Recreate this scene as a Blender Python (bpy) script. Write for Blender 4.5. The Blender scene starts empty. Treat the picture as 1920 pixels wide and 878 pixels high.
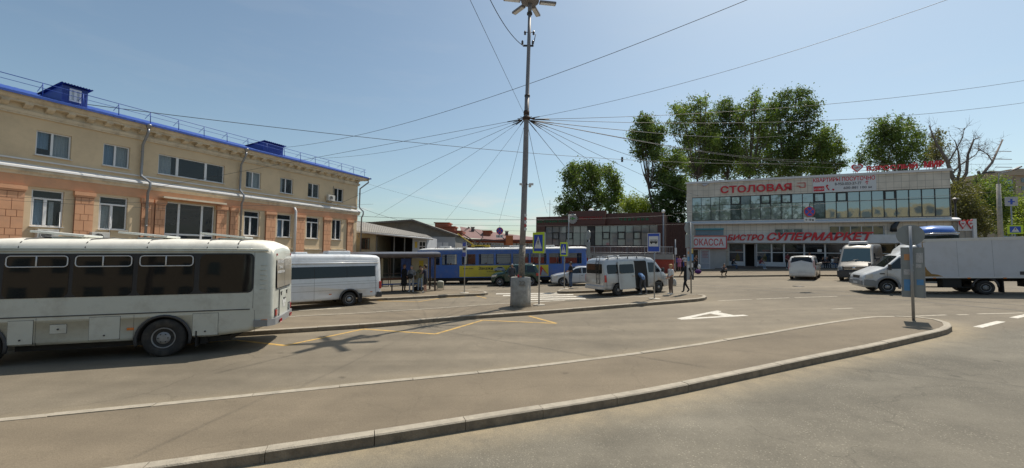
import bpy, bmesh, math, random
from mathutils import Vector, Matrix, noise
from math import radians, sin, cos, pi, tan, exp, log

# ------------------------------------------------------------------ camera
F_PX = 760.0; PITCH = radians(2.64); ROLL = 0.014; CAM_H = 2.6
cf = Vector((0, cos(PITCH), sin(PITCH)))
_u = Vector((0, -sin(PITCH), cos(PITCH)))
cr = Vector((1, 0, 0))*cos(ROLL) + _u*sin(ROLL)
cu = -Vector((1, 0, 0))*sin(ROLL) + _u*cos(ROLL)
CP = Vector((0, 0, CAM_H))
scene = bpy.context.scene
COL = scene.collection
cd = bpy.data.cameras.new('camera'); cam = bpy.data.objects.new('camera', cd); COL.objects.link(cam)
cd.sensor_width = 36; cd.lens = F_PX/1920*36; cd.clip_start = .1; cd.clip_end = 5000
m = Matrix((cr, cu, -cf)).transposed().to_4x4(); m.translation = CP
cam.matrix_world = m
scene.camera = cam

# ------------------------------------------------------------------ world, sun, exposure
SUN_EL = radians(58.5); SUN_AZ = radians(41.0)      # from +Y towards +X
w = bpy.data.worlds.new("World"); scene.world = w; w.use_nodes = True
nt = w.node_tree; bg = nt.nodes['Background']
sky = nt.nodes.new('ShaderNodeTexSky'); sky.sky_type = 'NISHITA'; sky.sun_disc = False
sky.sun_elevation = SUN_EL; sky.sun_rotation = SUN_AZ
sky.altitude = 100; sky.air_density = 1.0; sky.dust_density = 1.6; sky.ozone_density = 1.2
hs = nt.nodes.new('ShaderNodeHueSaturation'); hs.inputs['Saturation'].default_value = .94
tn = nt.nodes.new('ShaderNodeMix'); tn.data_type = 'RGBA'; tn.blend_type = 'MULTIPLY'; tn.inputs[0].default_value = 1; tn.inputs[7].default_value = (.97, 1.05, .985, 1)
nt.links.new(sky.outputs[0], hs.inputs['Color']); nt.links.new(hs.outputs[0], tn.inputs[6])
# thin pale cloud low over the horizon
wtc = nt.nodes.new('ShaderNodeTexCoord'); wmp = nt.nodes.new('ShaderNodeMapping'); wmp.inputs['Scale'].default_value = (3.2, 3.2, 17)
wnz = nt.nodes.new('ShaderNodeTexNoise'); wnz.inputs['Scale'].default_value = 1.5; wnz.inputs['Detail'].default_value = 9; wnz.inputs['Roughness'].default_value = .62
nt.links.new(wtc.outputs['Generated'], wmp.inputs[0]); nt.links.new(wmp.outputs[0], wnz.inputs['Vector'])
wsp = nt.nodes.new('ShaderNodeSeparateXYZ'); nt.links.new(wtc.outputs['Generated'], wsp.inputs[0])
def _mr(src, a, b, c, d):
    q = nt.nodes.new('ShaderNodeMapRange'); q.interpolation_type = 'SMOOTHSTEP'
    for i_, v_ in enumerate((a, b, c, d)): q.inputs[i_+1].default_value = v_
    nt.links.new(src, q.inputs[0]); return q.outputs[0]
wml = nt.nodes.new('ShaderNodeMath'); wml.operation = 'MULTIPLY'; nt.links.new(_mr(wnz.outputs[0], .47, .68, 0, .75), wml.inputs[0]); nt.links.new(_mr(wsp.outputs[2], .05, .17, 1, .04), wml.inputs[1])
wmx = nt.nodes.new('ShaderNodeMix'); wmx.data_type = 'RGBA'; nt.links.new(wml.outputs[0], wmx.inputs[0]); nt.links.new(tn.outputs[2], wmx.inputs[6]); wmx.inputs[7].default_value = (6.6, 6.35, 5.9, 1)
nt.links.new(wmx.outputs[2], bg.inputs[0]); bg.inputs[1].default_value = 0.12
sl = bpy.data.lights.new('sun', 'SUN'); sun = bpy.data.objects.new('sun', sl); COL.objects.link(sun)
sl.energy = 5.0; sl.angle = radians(.55); sl.color = (1, .93, .82)
sdir = Vector((sin(SUN_AZ)*cos(SUN_EL), cos(SUN_AZ)*cos(SUN_EL), sin(SUN_EL)))
sun.rotation_euler = sdir.to_track_quat('Z', 'Y').to_euler()
scene.view_settings.view_transform = 'Standard'; scene.view_settings.look = 'None'
scene.view_settings.exposure = 0.0; scene.view_settings.gamma = 1
scene.cycles.max_bounces = 6; scene.cycles.transparent_max_bounces = 24
scene.cycles.use_denoising = True

# ------------------------------------------------------------------ projection helpers (photo pixels -> metres)
def _sp(x, w=3.0): return w*log(1+exp(min(50, x/w)))
def gz(x):
    x = max(-80, min(90, x)); return .014*x + .025*(_sp(x)-_sp(0))
def gslope(x): return (gz(x+.5)-gz(x-.5))
def ray(px, py): return cf + cr*((px-960)/F_PX) + cu*((439-py)/F_PX)
def at(px, py, Y):
    d = ray(px, py); return CP + d*(Y/d.y)
def G(px, py, dz=0):
    d = ray(px, py); t = .5
    g = lambda t: (CP+d*t).z-gz((CP+d*t).x)-dz
    while g(t) > 0 and t < 600: t *= 1.03
    lo, hi = t/1.03, t
    for _ in range(30):
        mm = (lo+hi)/2
        if g(mm) > 0: lo = mm
        else: hi = mm
    return CP+d*lo
def onplane(px, py, O, d, off=0):
    n = Vector((-d[1], d[0], 0)); o = Vector((O[0], O[1], 0))-n*off*-1
    D = ray(px, py); t = ((o-CP).dot(n))/D.dot(n); p = CP+D*t
    return (p.x-O[0])*d[0]+(p.y-O[1])*d[1], p.z

# ------------------------------------------------------------------ materials
MATS = {}
def lin(c):
    f = lambda v: v/12.92 if v <= .04045 else ((v+.055)/1.055)**2.4
    return tuple(f(v/255) for v in c)
def mat(name, col, rough=.6, metal=0, var=0.12, scale=3.0, bump=0.0, bscale=40, spec=.5, coat=0, dirt=None, emit=0, detail=5):
    """procedural paint or surface: colour modulated by two octaves of noise, optional bump and dirt."""
    if name in MATS: return MATS[name]
    mt = bpy.data.materials.new(name); mt.use_nodes = True; MATS[name] = mt
    n = mt.node_tree; b = n.nodes['Principled BSDF']; L = n.links.new
    tc = n.nodes.new('ShaderNodeTexCoord')
    nz = n.nodes.new('ShaderNodeTexNoise'); nz.inputs['Scale'].default_value = scale; nz.inputs['Detail'].default_value = detail
    nz.inputs['Roughness'].default_value = .62
    L(tc.outputs['Object'], nz.inputs['Vector'])
    mr = n.nodes.new('ShaderNodeMapRange'); mr.inputs[1].default_value = .3; mr.inputs[2].default_value = .7
    mr.inputs[3].default_value = 1-var; mr.inputs[4].default_value = 1+var
    L(nz.outputs[0], mr.inputs[0])
    vm = n.nodes.new('ShaderNodeVectorMath'); vm.operation = 'SCALE'; vm.inputs[0].default_value = col[:3]
    L(mr.outputs[0], vm.inputs['Scale'])
    out = vm.outputs[0]
    if dirt:
        dc, amt, dsc = dirt
        n2 = n.nodes.new('ShaderNodeTexNoise'); n2.inputs['Scale'].default_value = dsc; n2.inputs['Detail'].default_value = 8
        n2.inputs['Roughness'].default_value = .7
        L(tc.outputs['Object'], n2.inputs['Vector'])
        m2 = n.nodes.new('ShaderNodeMapRange'); m2.inputs[1].default_value = .48; m2.inputs[2].default_value = .72
        m2.inputs[4].default_value = amt; L(n2.outputs[0], m2.inputs[0])
        mx = n.nodes.new('ShaderNodeMix'); mx.data_type = 'RGBA'
        L(m2.outputs[0], mx.inputs[0]); L(out, mx.inputs[6]); mx.inputs[7].default_value = (*dc[:3], 1)
        out = mx.outputs[2]
    L(out, b.inputs['Base Color'])
    b.inputs['Roughness'].default_value = rough; b.inputs['Metallic'].default_value = metal
    b.inputs['Specular IOR Level'].default_value = spec; b.inputs['Coat Weight'].default_value = coat
    b.inputs['Coat Roughness'].default_value = .06
    if bump:
        n3 = n.nodes.new('ShaderNodeTexNoise'); n3.inputs['Scale'].default_value = bscale; n3.inputs['Detail'].default_value = 4
        L(tc.outputs['Object'], n3.inputs['Vector'])
        bp = n.nodes.new('ShaderNodeBump'); bp.inputs['Strength'].default_value = bump; bp.inputs['Distance'].default_value = .02
        L(n3.outputs[0], bp.inputs['Height']); L(bp.outputs[0], b.inputs['Normal'])
    return mt
def glass(name, tint, see=.35, rough=.04, spec=.8):
    if name in MATS: return MATS[name]
    mt = bpy.data.materials.new(name); mt.use_nodes = True; MATS[name] = mt
    n = mt.node_tree; b = n.nodes['Principled BSDF']; L = n.links.new
    b.inputs['Base Color'].default_value = (*tint, 1); b.inputs['Roughness'].default_value = rough
    b.inputs['Specular IOR Level'].default_value = spec
    tc = n.nodes.new('ShaderNodeTexCoord'); nz = n.nodes.new('ShaderNodeTexNoise'); nz.inputs['Scale'].default_value = .9
    L(tc.outputs['Object'], nz.inputs['Vector'])
    bp = n.nodes.new('ShaderNodeBump'); bp.inputs['Strength'].default_value = .06; bp.inputs['Distance'].default_value = .05
    L(nz.outputs[0], bp.inputs['Height']); L(bp.outputs[0], b.inputs['Normal'])
    if see > 0:
        tr = n.nodes.new('ShaderNodeBsdfTransparent'); tr.inputs[0].default_value = (.8, .84, .84, 1)
        mx = n.nodes.new('ShaderNodeMixShader'); mx.inputs[0].default_value = 1-see
        L(tr.outputs[0], mx.inputs[1]); L(b.outputs[0], mx.inputs[2])
        L(mx.outputs[0], n.nodes['Material Output'].inputs[0])
    return mt

# ------------------------------------------------------------------ mesh builder
class MB:
    def __init__(s, M=None): s.v = []; s.f = []; s.mi = []; s.sm = []; s.M = M or Matrix.Identity(4)
    def add(s, vs, fs, mi=0, smooth=False):
        o = len(s.v); s.v += [tuple(s.M @ Vector(v)) for v in vs]
        s.f += [tuple(i+o for i in f) for f in fs]; s.mi += [mi]*len(fs); s.sm += [smooth]*len(fs); return s
    def box(s, c, d, mi=0, rz=0, R=None):
        x, y, z = d[0]/2, d[1]/2, d[2]/2
        R = R or Matrix.Rotation(rz, 3, 'Z'); c = Vector(c)
        vs = [c+R @ Vector((a*x, b*y, e*z)) for a in (-1, 1) for b in (-1, 1) for e in (-1, 1)]
        return s.add(vs, [(0, 1, 3, 2), (4, 6, 7, 5), (0, 4, 5, 1), (2, 3, 7, 6), (0, 2, 6, 4), (1, 5, 7, 3)], mi)
    def bx(s, x0, x1, y0, y1, z0, z1, mi=0):
        return s.box(((x0+x1)/2, (y0+y1)/2, (z0+z1)/2), (abs(x1-x0), abs(y1-y0), abs(z1-z0)), mi)
    def quad(s, a, b, c, d, mi=0): return s.add([a, b, c, d], [(0, 1, 2, 3)], mi)
    def tube(s, pts, r, n=8, mi=0, cap=True, smooth=True, sq=False):
        pts = [Vector(p) for p in pts]; rs = r if isinstance(r, (list, tuple)) else [r]*len(pts)
        vs = []; fs = []; prev = None
        for i, p in enumerate(pts):
            t = (pts[min(i+1, len(pts)-1)]-pts[max(i-1, 0)])
            if t.length < 1e-9: t = Vector((0, 0, 1))
            t.normalize()
            if prev is None:
                a = Vector((0, 0, 1)) if abs(t.z) < .9 else Vector((1, 0, 0))
                u = t.cross(a).normalized()
            else:
                u = (prev-t*prev.dot(t)); u = u.normalized() if u.length > 1e-6 else t.cross(Vector((0, 0, 1))).normalized()
            prev = u; w2 = t.cross(u)
            for k in range(n):
                an = 2*pi*k/n+(pi/4 if sq else 0); vs.append(p+(u*cos(an)+w2*sin(an))*rs[i])
        for i in range(len(pts)-1):
            for k in range(n):
                a = i*n+k; b = i*n+(k+1) % n; fs.append((a, b, b+n, a+n))
        if cap: fs.append(tuple(range(n))[::-1]); fs.append(tuple(len(vs)-n+k for k in range(n)))
        return s.add(vs, fs, mi, smooth and not sq)
    def lathe(s, prof, n=24, c=(0, 0, 0), mi=0, axis='z', cap=True, smooth=True):
        vs = []; fs = []; c = Vector(c)
        for r, z in prof:
            for k in range(n):
                a = 2*pi*k/n; p = (r*cos(a), r*sin(a), z)
                if axis == 'y': p = (r*cos(a), z, r*sin(a))
                if axis == 'x': p = (z, r*cos(a), r*sin(a))
                vs.append(c+Vector(p))
        for i in range(len(prof)-1):
            for k in range(n):
                a = i*n+k; b = i*n+(k+1) % n; fs.append((a, b, b+n, a+n))
        if cap: fs.append(tuple(range(n))[::-1]); fs.append(tuple(len(vs)-n+k for k in range(n)))
        return s.add(vs, fs, mi, smooth)
    def prism(s, poly, a0, a1, axis='y', mi=0):
        def P(p, a):
            return {'y': (p[0], a, p[1]), 'z': (p[0], p[1], a), 'x': (a, p[0], p[1])}[axis]
        n = len(poly); vs = [P(p, a0) for p in poly]+[P(p, a1) for p in poly]
        fs = [tuple(range(n)), tuple(range(2*n-1, n-1, -1))]+[(i, n+i, n+(i+1) % n, (i+1) % n) for i in range(n)]
        return s.add(vs, fs, mi)
    def loft(s, rings, mi=0, smooth=True, cap=True):
        n = len(rings[0]); vs = [p for r in rings for p in r]; fs = []
        for i in range(len(rings)-1):
            for k in range(n):
                a = i*n+k; b = i*n+(k+1) % n; fs.append((a, b, b+n, a+n))
        if cap: fs.append(tuple(range(n))[::-1]); fs.append(tuple(len(vs)-n+k for k in range(n)))
        return s.add(vs, fs, mi, smooth)
    def ball(s, c, r, mi=0, n=10, sc=(1, 1, 1)):
        c = Vector(c); vs = []; fs = []; m_ = max(4, n//2+1)
        for i in range(1, m_):
            th = pi*i/m_
            for k in range(n):
                a = 2*pi*k/n; vs.append(c+Vector((r*sc[0]*sin(th)*cos(a), r*sc[1]*sin(th)*sin(a), r*sc[2]*cos(th))))
        for i in range(m_-2):
            for k in range(n):
                a = i*n+k; b = i*n+(k+1) % n; fs.append((a, a+n, b+n, b))
        vs += [c+Vector((0, 0, r*sc[2])), c-Vector((0, 0, r*sc[2]))]; t = len(vs)-2; q = len(vs)-1; o = (m_-2)*n
        for k in range(n): fs.append((t, k, (k+1) % n)); fs.append((q, o+(k+1) % n, o+k))
        return s.add(vs, fs, mi, True)
    def text(s, string, w, h, M, depth=.02, mi=0, bold=0.0, shear=0):
        """lettering fitted to a box w x h in the plane of M (x right, y up, z out)"""
        if bold > .015:
            e = (bold-.012)*h*1.1
            s.text(string, w-2*e, h-e, M @ Matrix.Translation((0, 0, 0)), depth, mi, .012, shear)
            s.text(string, w-2*e, h-e, M @ Matrix.Translation((2*e, e*.4, .001)), depth, mi, .012, shear)
            return s.text(string, w-2*e, h-e, M @ Matrix.Translation((e, e, .002)), depth, mi, .012, shear)
        cu_ = bpy.data.curves.new('tmp', 'FONT'); cu_.body = string; cu_.size = 1; cu_.extrude = 0; cu_.offset = bold; cu_.shear = shear
        cu_.resolution_u = 3
        ob = bpy.data.objects.new('tmp', cu_); COL.objects.link(ob)
        dg = bpy.context.evaluated_depsgraph_get(); me = bpy.data.meshes.new_from_object(ob.evaluated_get(dg))
        vs = [v.co.copy() for v in me.vertices]; fs = [tuple(p.vertices) for p in me.polygons]
        bpy.data.objects.remove(ob); bpy.data.curves.remove(cu_); bpy.data.meshes.remove(me)
        if not vs: return s
        x0 = min(v.x for v in vs); x1 = max(v.x for v in vs); y0 = min(v.y for v in vs); y1 = max(v.y for v in vs)
        ed = {}
        for f in fs:
            for i in range(len(f)):
                k = (f[i], f[(i+1) % len(f)])
                if (k[1], k[0]) in ed: ed.pop((k[1], k[0]))
                else: ed[k] = 1
        n = len(vs); top = []; bot = []
        for v in vs:
            x = (v.x-x0)/(x1-x0)*w; y = (v.y-y0)/(y1-y0)*h
            top.append(M @ Vector((x, y, depth))); bot.append(M @ Vector((x, y, 0)))
        F2 = list(fs)+[(a, a+n, b+n, b) for a, b in ed]
        return s.add(top+bot, F2, mi)
    def build(s, name, mats, parent=None, loc=None, bev=0, flat=False, fix=False):
        me = bpy.data.meshes.new(name); me.from_pydata(s.v, [], s.f)
        if fix:
            bm = bmesh.new(); bm.from_mesh(me); bmesh.ops.recalc_face_normals(bm, faces=bm.faces); bm.to_mesh(me); bm.free()
        for mm in (mats if isinstance(mats, (list, tuple)) else [mats]): me.materials.append(mm)
        me.polygons.foreach_set('material_index', s.mi); me.polygons.foreach_set('use_smooth', [False]*len(s.f) if flat else s.sm)
        me.update()
        o = bpy.data.objects.new(name, me); COL.objects.link(o)
        if parent: o.parent = parent
        if loc: o.location = loc
        if bev:
            b = o.modifiers.new('bev', 'BEVEL'); b.width = bev; b.segments = 2; b.limit_method = 'ANGLE'; b.angle_limit = radians(40)
        return o
def tag(o, label=None, cat=None, group=None, kind=None):
    if label: o['label'] = label
    if cat: o['category'] = cat
    if group: o['group'] = group
    if kind: o['kind'] = kind
    return o
def empty(name, label, cat, M=None, group=None):
    o = bpy.data.objects.new(name, None); COL.objects.link(o); o.empty_display_size = .3
    if M is not None: o.matrix_world = M
    return tag(o, label, cat, group)
def TR(x, y, z, rz=0): return Matrix.Translation((x, y, z)) @ Matrix.Rotation(rz, 4, 'Z')
def ground_frame(x, y, hx, hy, dz=0):
    """frame at a ground point, x axis along heading, leaning with the slope of the square"""
    g = gslope(x); n = Vector((-g, 0, 1)).normalized(); h = Vector((hx, hy, g*hx)).normalized(); l = n.cross(h).normalized()
    M = Matrix((h, l, n)).transposed().to_4x4(); M.translation = (x, y, gz(x)+dz); return M
def frame2(O, d, z=0):
    M = Matrix(((d[0], -d[1], 0), (d[1], d[0], 0), (0, 0, 1))).to_4x4(); M.translation = (O[0], O[1], z); return M
def copy_tree(o, parent=None):
    c = o.copy(); COL.objects.link(c); c.parent = parent
    for ch in o.children: copy_tree(ch, c)
    return c
# ------------------------------------------------------------------ ground
def px_line(pts, dz=0): return [G(a, b, dz) for a, b in pts]
def resample(pts, step=.7, closed=False):
    pts = [Vector((p[0], p[1], 0)) for p in pts]; out = []
    n = len(pts) if closed else len(pts)-1
    for i in range(n):
        a = pts[i]; b = pts[(i+1) % len(pts)]; k = max(1, int((b-a).length/step+.5))
        for j in range(k): out.append(a.lerp(b, j/k))
    if not closed: out.append(pts[-1])
    return out
def smooth_line(pts, it=1, closed=False):
    for _ in range(it):
        q = [p.copy() for p in pts]
        for i in range(0 if closed else 1, len(pts) if closed else len(pts)-1):
            q[i] = (pts[i-1]+pts[i]*2+pts[(i+1) % len(pts)])/4
        pts = q
    return pts
CURB = .15
# island outlines (kerb top outer edge), photo pixels -> ground
near_island = px_line([(1792.7, 612.7), (1780, 617), (1640, 648), (1500, 676), (1343, 709), (1240, 731), (1145, 747), (950, 777), (704, 816), (500, 846), (370, 864.5), (278, 877)], CURB)
a = near_island[-1]-near_island[-2]; a.normalize(); near_island += [near_island[-1]+a*6, near_island[-1]+a*14]
far = px_line([(0, 783), (290, 755), (640, 720), (950, 690), (1240, 654), (1420, 625.5), (1520, 608.5), (1625, 592.5), (1667, 590.5), (1733, 592.5), (1773, 599), (1788, 605)], CURB)
a = (far[0]-far[1]).normalized(); near_island += [far[0]+a*16, far[0]+a*6]+far
mid_island = px_line([(1329.7, 556), (1327, 558.6), (1184, 569.8), (1046, 580.7), (945, 587.7), (845, 594), (713, 606), (553, 615.7)], CURB)
a = (mid_island[-1]-mid_island[-2]).normalized(); mid_island += [mid_island[-1]+a*4, mid_island[-1]+a*12, mid_island[-1]+a*24]
far = px_line([(553, 592.7), (773, 580.7), (947, 568.3), (1060, 563), (1150, 558.8), (1250, 553), (1311, 550.6), (1325, 552.6)], CURB)
a = (far[0]-far[1]).normalized(); mid_island += [far[0]+a*22, far[0]+a*8]+far
stop_island = px_line([(921, 550.5), (890, 550.4), (800, 555), (700, 559.6)], CURB)
a = (stop_island[-1]-stop_island[-2]).normalized(); stop_island += [stop_island[-1]+a*5, stop_island[-1]+a*16]
b = G(700, 541.5, CURB); stop_island += [b+a*13, b, G(850, 541, CURB), G(915, 546, CURB)]
refuge = px_line([(1037, 547), (1065, 546.2), (1100, 545), (1150, 543), (1160, 540), (1100, 538.8), (1058, 540.5)], CURB)
sw = px_line([(1235, 517.5), (1300, 517.5), (1480, 515.2), (1567, 515)], CURB)
a = (sw[0]-sw[1]).normalized(); b = (sw[-1]-sw[-2]).normalized()
far_sidewalk = [sw[-1]+b*26]+sw[::-1]+[sw[0]+a*4, sw[0]+a*4+Vector((0, 4.5, 0))]
far_sidewalk += [Vector((18, 54, 0)), Vector((56, 38, 0))]
ISL = [near_island, mid_island, stop_island, refuge, far_sidewalk]
ISLR = [smooth_line(resample(p, .7, True), 2, True) for p in ISL]

def noise_chain(n, L, tc, scale, detail=6, rough=.6):
    z = n.nodes.new('ShaderNodeTexNoise'); z.inputs['Scale'].default_value = scale; z.inputs['Detail'].default_value = detail
    z.inputs['Roughness'].default_value = rough; L(tc.outputs['Object'], z.inputs['Vector']); return z.outputs[0]
def asphalt(name, base, dustcol, speck=.35, crackamt=.5, sspeck=60):
    mt = bpy.data.materials.new(name); mt.use_nodes = True; n = mt.node_tree; L = n.links.new; b = n.nodes['Principled BSDF']
    tc = n.nodes.new('ShaderNodeTexCoord')
    def mrange(src, a, b_, c, d):
        r = n.nodes.new('ShaderNodeMapRange'); r.inputs[1].default_value = a; r.inputs[2].default_value = b_
        r.inputs[3].default_value = c; r.inputs[4].default_value = d; L(src, r.inputs[0]); return r.outputs[0]
    def math_(op, a, b_):
        r = n.nodes.new('ShaderNodeMath'); r.operation = op
        for i, q in enumerate((a, b_)):
            if isinstance(q, float) or isinstance(q, int): r.inputs[i].default_value = q
            else: L(q, r.inputs[i])
        return r.outputs[0]
    big = mrange(noise_chain(n, L, tc, .16, 5, .55), .3, .7, .80, 1.17)
    midn = mrange(noise_chain(n, L, tc, 1.3, 7, .7), .3, .7, .90, 1.10)
    fine = mrange(noise_chain(n, L, tc, 45, 3, .8), .25, .75, .76, 1.24)
    k = math_('MULTIPLY', math_('MULTIPLY', big, midn), fine)
    # aggregate specks
    vo = n.nodes.new('ShaderNodeTexVoronoi'); vo.inputs['Scale'].default_value = sspeck; L(tc.outputs['Object'], vo.inputs['Vector'])
    sp_ = math_('MULTIPLY', mrange(vo.outputs['Distance'], .12, .3, 1, 0), mrange(noise_chain(n, L, tc, 2.6, 4), .4, .65, 0, 1))
    k = math_('ADD', k, math_('MULTIPLY', sp_, speck))
    # tyre-worn bands and cracks
    vc = n.nodes.new('ShaderNodeTexVoronoi'); vc.feature = 'DISTANCE_TO_EDGE'; vc.inputs['Scale'].default_value = .22
    wv = n.nodes.new('ShaderNodeVectorMath'); wv.operation = 'ADD'
    nzv = n.nodes.new('ShaderNodeTexNoise'); nzv.inputs['Scale'].default_value = .8; nzv.inputs['Detail'].default_value = 6; L(tc.outputs['Object'], nzv.inputs['Vector'])
    sc = n.nodes.new('ShaderNodeVectorMath'); sc.operation = 'SCALE'; sc.inputs['Scale'].default_value = 1.6; L(nzv.outputs['Color'], sc.inputs[0])
    L(tc.outputs['Object'], wv.inputs[0]); L(sc.outputs[0], wv.inputs[1]); L(wv.outputs[0], vc.inputs['Vector'])
    ck = mrange(vc.outputs['Distance'], .0, .006, 1-crackamt, 1)
    ckm = math_('MAXIMUM', ck, mrange(noise_chain(n, L, tc, .35, 3), .47, .53, 0, 1))
    k = math_('MULTIPLY', k, ckm)
    # dark oily spots
    vs = n.nodes.new('ShaderNodeTexVoronoi'); vs.inputs['Scale'].default_value = .55; L(wv.outputs[0], vs.inputs['Vector'])
    k = math_('MULTIPLY', k, mrange(vs.outputs['Distance'], .03, .075, .62, 1))
    # coarse old surface: greyer, with large pale stones
    ac = n.nodes.new('ShaderNodeAttribute'); ac.attribute_name = 'coarse'
    v2 = n.nodes.new('ShaderNodeTexVoronoi'); v2.inputs['Scale'].default_value = 30; L(tc.outputs['Object'], v2.inputs['Vector'])
    pick = mrange(v2.outputs['Color'], .5, .62, 0, 1)
    st2 = math_('MULTIPLY', math_('MULTIPLY', mrange(v2.outputs['Distance'], .16, .34, 1, 0), pick), mrange(noise_chain(n, L, tc, .9, 5, .7), .38, .62, .1, 1))
    cg = mrange(noise_chain(n, L, tc, .5, 7, .7), .35, .65, .74, 1.02)
    kc = math_('ADD', math_('MULTIPLY', cg, k), math_('MULTIPLY', st2, 1.0))
    km = n.nodes.new('ShaderNodeMix'); km.data_type = 'FLOAT'; L(ac.outputs['Fac'], km.inputs[0]); L(k, km.inputs[2]); L(kc, km.inputs[3]); k = km.outputs[0]
    bc = n.nodes.new('ShaderNodeMix'); bc.data_type = 'RGBA'; L(ac.outputs['Fac'], bc.inputs[0]); bc.inputs[6].default_value = (*base, 1); bc.inputs[7].default_value = (base[0]*.92, base[1]*.98, base[2]*1.04, 1)
    # long soft streaks of tyre grime
    mpg = n.nodes.new('ShaderNodeMapping'); mpg.inputs['Rotation'].default_value = (0, 0, radians(-20)); mpg.inputs['Scale'].default_value = (.09, 1.1, 1); L(tc.outputs['Object'], mpg.inputs[0])
    sn = n.nodes.new('ShaderNodeTexNoise'); sn.inputs['Scale'].default_value = 1; sn.inputs['Detail'].default_value = 4; L(mpg.outputs[0], sn.inputs['Vector'])
    k = math_('MULTIPLY', k, mrange(sn.outputs[0], .35, .65, .88, 1.08))
    vm = n.nodes.new('ShaderNodeVectorMath'); vm.operation = 'SCALE'; L(bc.outputs[2], vm.inputs[0]); L(k, vm.inputs['Scale'])
    at_ = n.nodes.new('ShaderNodeAttribute'); at_.attribute_name = 'dust'
    dn = math_('MULTIPLY', at_.outputs['Fac'], mrange(noise_chain(n, L, tc, 2.2, 8, .75), .3, .62, .25, 1))
    mx = n.nodes.new('ShaderNodeMix'); mx.data_type = 'RGBA'; L(dn, mx.inputs[0]); L(vm.outputs[0], mx.inputs[6])
    dv = n.nodes.new('ShaderNodeVectorMath'); dv.operation = 'SCALE'; dv.inputs[0].default_value = dustcol; L(fine, dv.inputs['Scale']); L(dv.outputs[0], mx.inputs[7])
    L(mx.outputs[2], b.inputs['Base Color']); b.inputs['Roughness'].default_value = .88; b.inputs['Specular IOR Level'].default_value = .35
    bp = n.nodes.new('ShaderNodeBump'); bp.inputs['Strength'].default_value = .5; bp.inputs['Distance'].default_value = .01
    L(math_('ADD', fine, sp_), bp.inputs['Height']); L(bp.outputs[0], b.inputs['Normal'])
    return mt
A_ROAD = asphalt('asphalt_road', (.185, .155, .112), (.30, .245, .16), .5, .22, 38)
A_WALK = asphalt('asphalt_pavement', (.183, .147, .101), (.25, .205, .14), .15, .12, 70)

def seg_dist(p, poly):
    best = 1e9
    for i in range(len(poly)):
        a = poly[i]; b = poly[(i+1) % len(poly)]; ab = b-a; L2 = ab.length_squared
        t = 0 if L2 < 1e-9 else max(0, min(1, (p-a).dot(ab)/L2)); d = (a+ab*t-p).length
        if d < best: best = d
    return best
def make_ground():
    xs = [-600, -300, -150, -90, -60, -45]+[-32+.45*i for i in range(int(84/.45))]+[54, 62, 72, 90, 150, 300, 600]
    ys = [-300, -120, -60, -30, -12, -4, 0]+[1.0+.42*i for i in range(int(52/.42))]+[54, 60, 70, 90, 140, 220, 400, 900]
    xs = sorted(xs); ys = sorted(ys)
    vs = [(x, y, gz(x)) for y in ys for x in xs]; nx = len(xs)
    fs = [(j*nx+i, j*nx+i+1, (j+1)*nx+i+1, (j+1)*nx+i) for j in range(len(ys)-1) for i in range(nx-1)]
    mb = MB(); mb.add(vs, fs, 0, True); o = mb.build('ground', A_ROAD); tag(o, kind='structure')
    dust = [0.0]*len(vs); lines = [[Vector((p.x, p.y, 0)) for p in q] for q in ISL[:4]]
    w_ = [1.0, .3, .25, .3]
    for i, v in enumerate(vs):
        if -25 < v[0] < 30 and 1 < v[1] < 36:
            p = Vector((v[0], v[1], 0)); d = 0
            for q, ww in zip(lines, w_):
                k = seg_dist(p, q); d = max(d, ww*max(0, 1-(k/.85))**1.1)
            dust[i] = min(1, d*1.1)
    at_ = o.data.attributes.new('dust', 'FLOAT', 'POINT'); at_.data.foreach_set('value', dust)
    edge = sorted([(p.x, p.y) for p in near_island[:14]])
    def ey(x):
        if x >= edge[-1][0]: return edge[-1][1]+(x-edge[-1][0])*.12
        for (a, b), (c, d) in zip(edge, edge[1:]):
            if a <= x <= c: return b+(d-b)*(x-a)/max(1e-6, c-a)
        return edge[0][1]
    co = [max(0, min(1, (ey(v[0])-v[1]+.3)/.8)) for v in vs]
    at_ = o.data.attributes.new('coarse', 'FLOAT', 'POINT'); at_.data.foreach_set('value', co)
    return o
make_ground()
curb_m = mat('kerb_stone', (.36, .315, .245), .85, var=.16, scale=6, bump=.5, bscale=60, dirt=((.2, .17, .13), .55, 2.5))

curb_d = mat('kerb_dark_face', (.21, .175, .13), .9, var=.3, scale=5, bump=.6, bscale=40, dirt=((.09, .075, .06), .7, 2.2))  # outer kerb faces take a darker base colour than the tops

def poly_mesh(name, outline, dz, m, sub=.6, attr=False):
    """a sheet that follows the ground inside an outline"""
    bm = bmesh.new(); vs = [bm.verts.new((p.x, p.y, 0)) for p in outline]
    bm.faces.new(vs)
    x0 = min(p.x for p in outline); x1 = max(p.x for p in outline)
    x = math.ceil(x0)
    while x < x1:
        geom = bm.verts[:]+bm.edges[:]+bm.faces[:]
        bmesh.ops.bisect_plane(bm, geom=geom, plane_co=(x, 0, 0), plane_no=(1, 0, 0), dist=1e-5); x += 1.0
    for v in bm.verts: v.co.z = gz(v.co.x)+dz
    bmesh.ops.recalc_face_normals(bm, faces=bm.faces)
    me = bpy.data.meshes.new(name); bm.to_mesh(me)
    if sum(p.normal.z*p.area for p in me.polygons) < 0:
        bmesh.ops.reverse_faces(bm, faces=bm.faces); bm.to_mesh(me)
    bm.free(); me.materials.append(m); o = bpy.data.objects.new(name, me); COL.objects.link(o); return o
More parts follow.
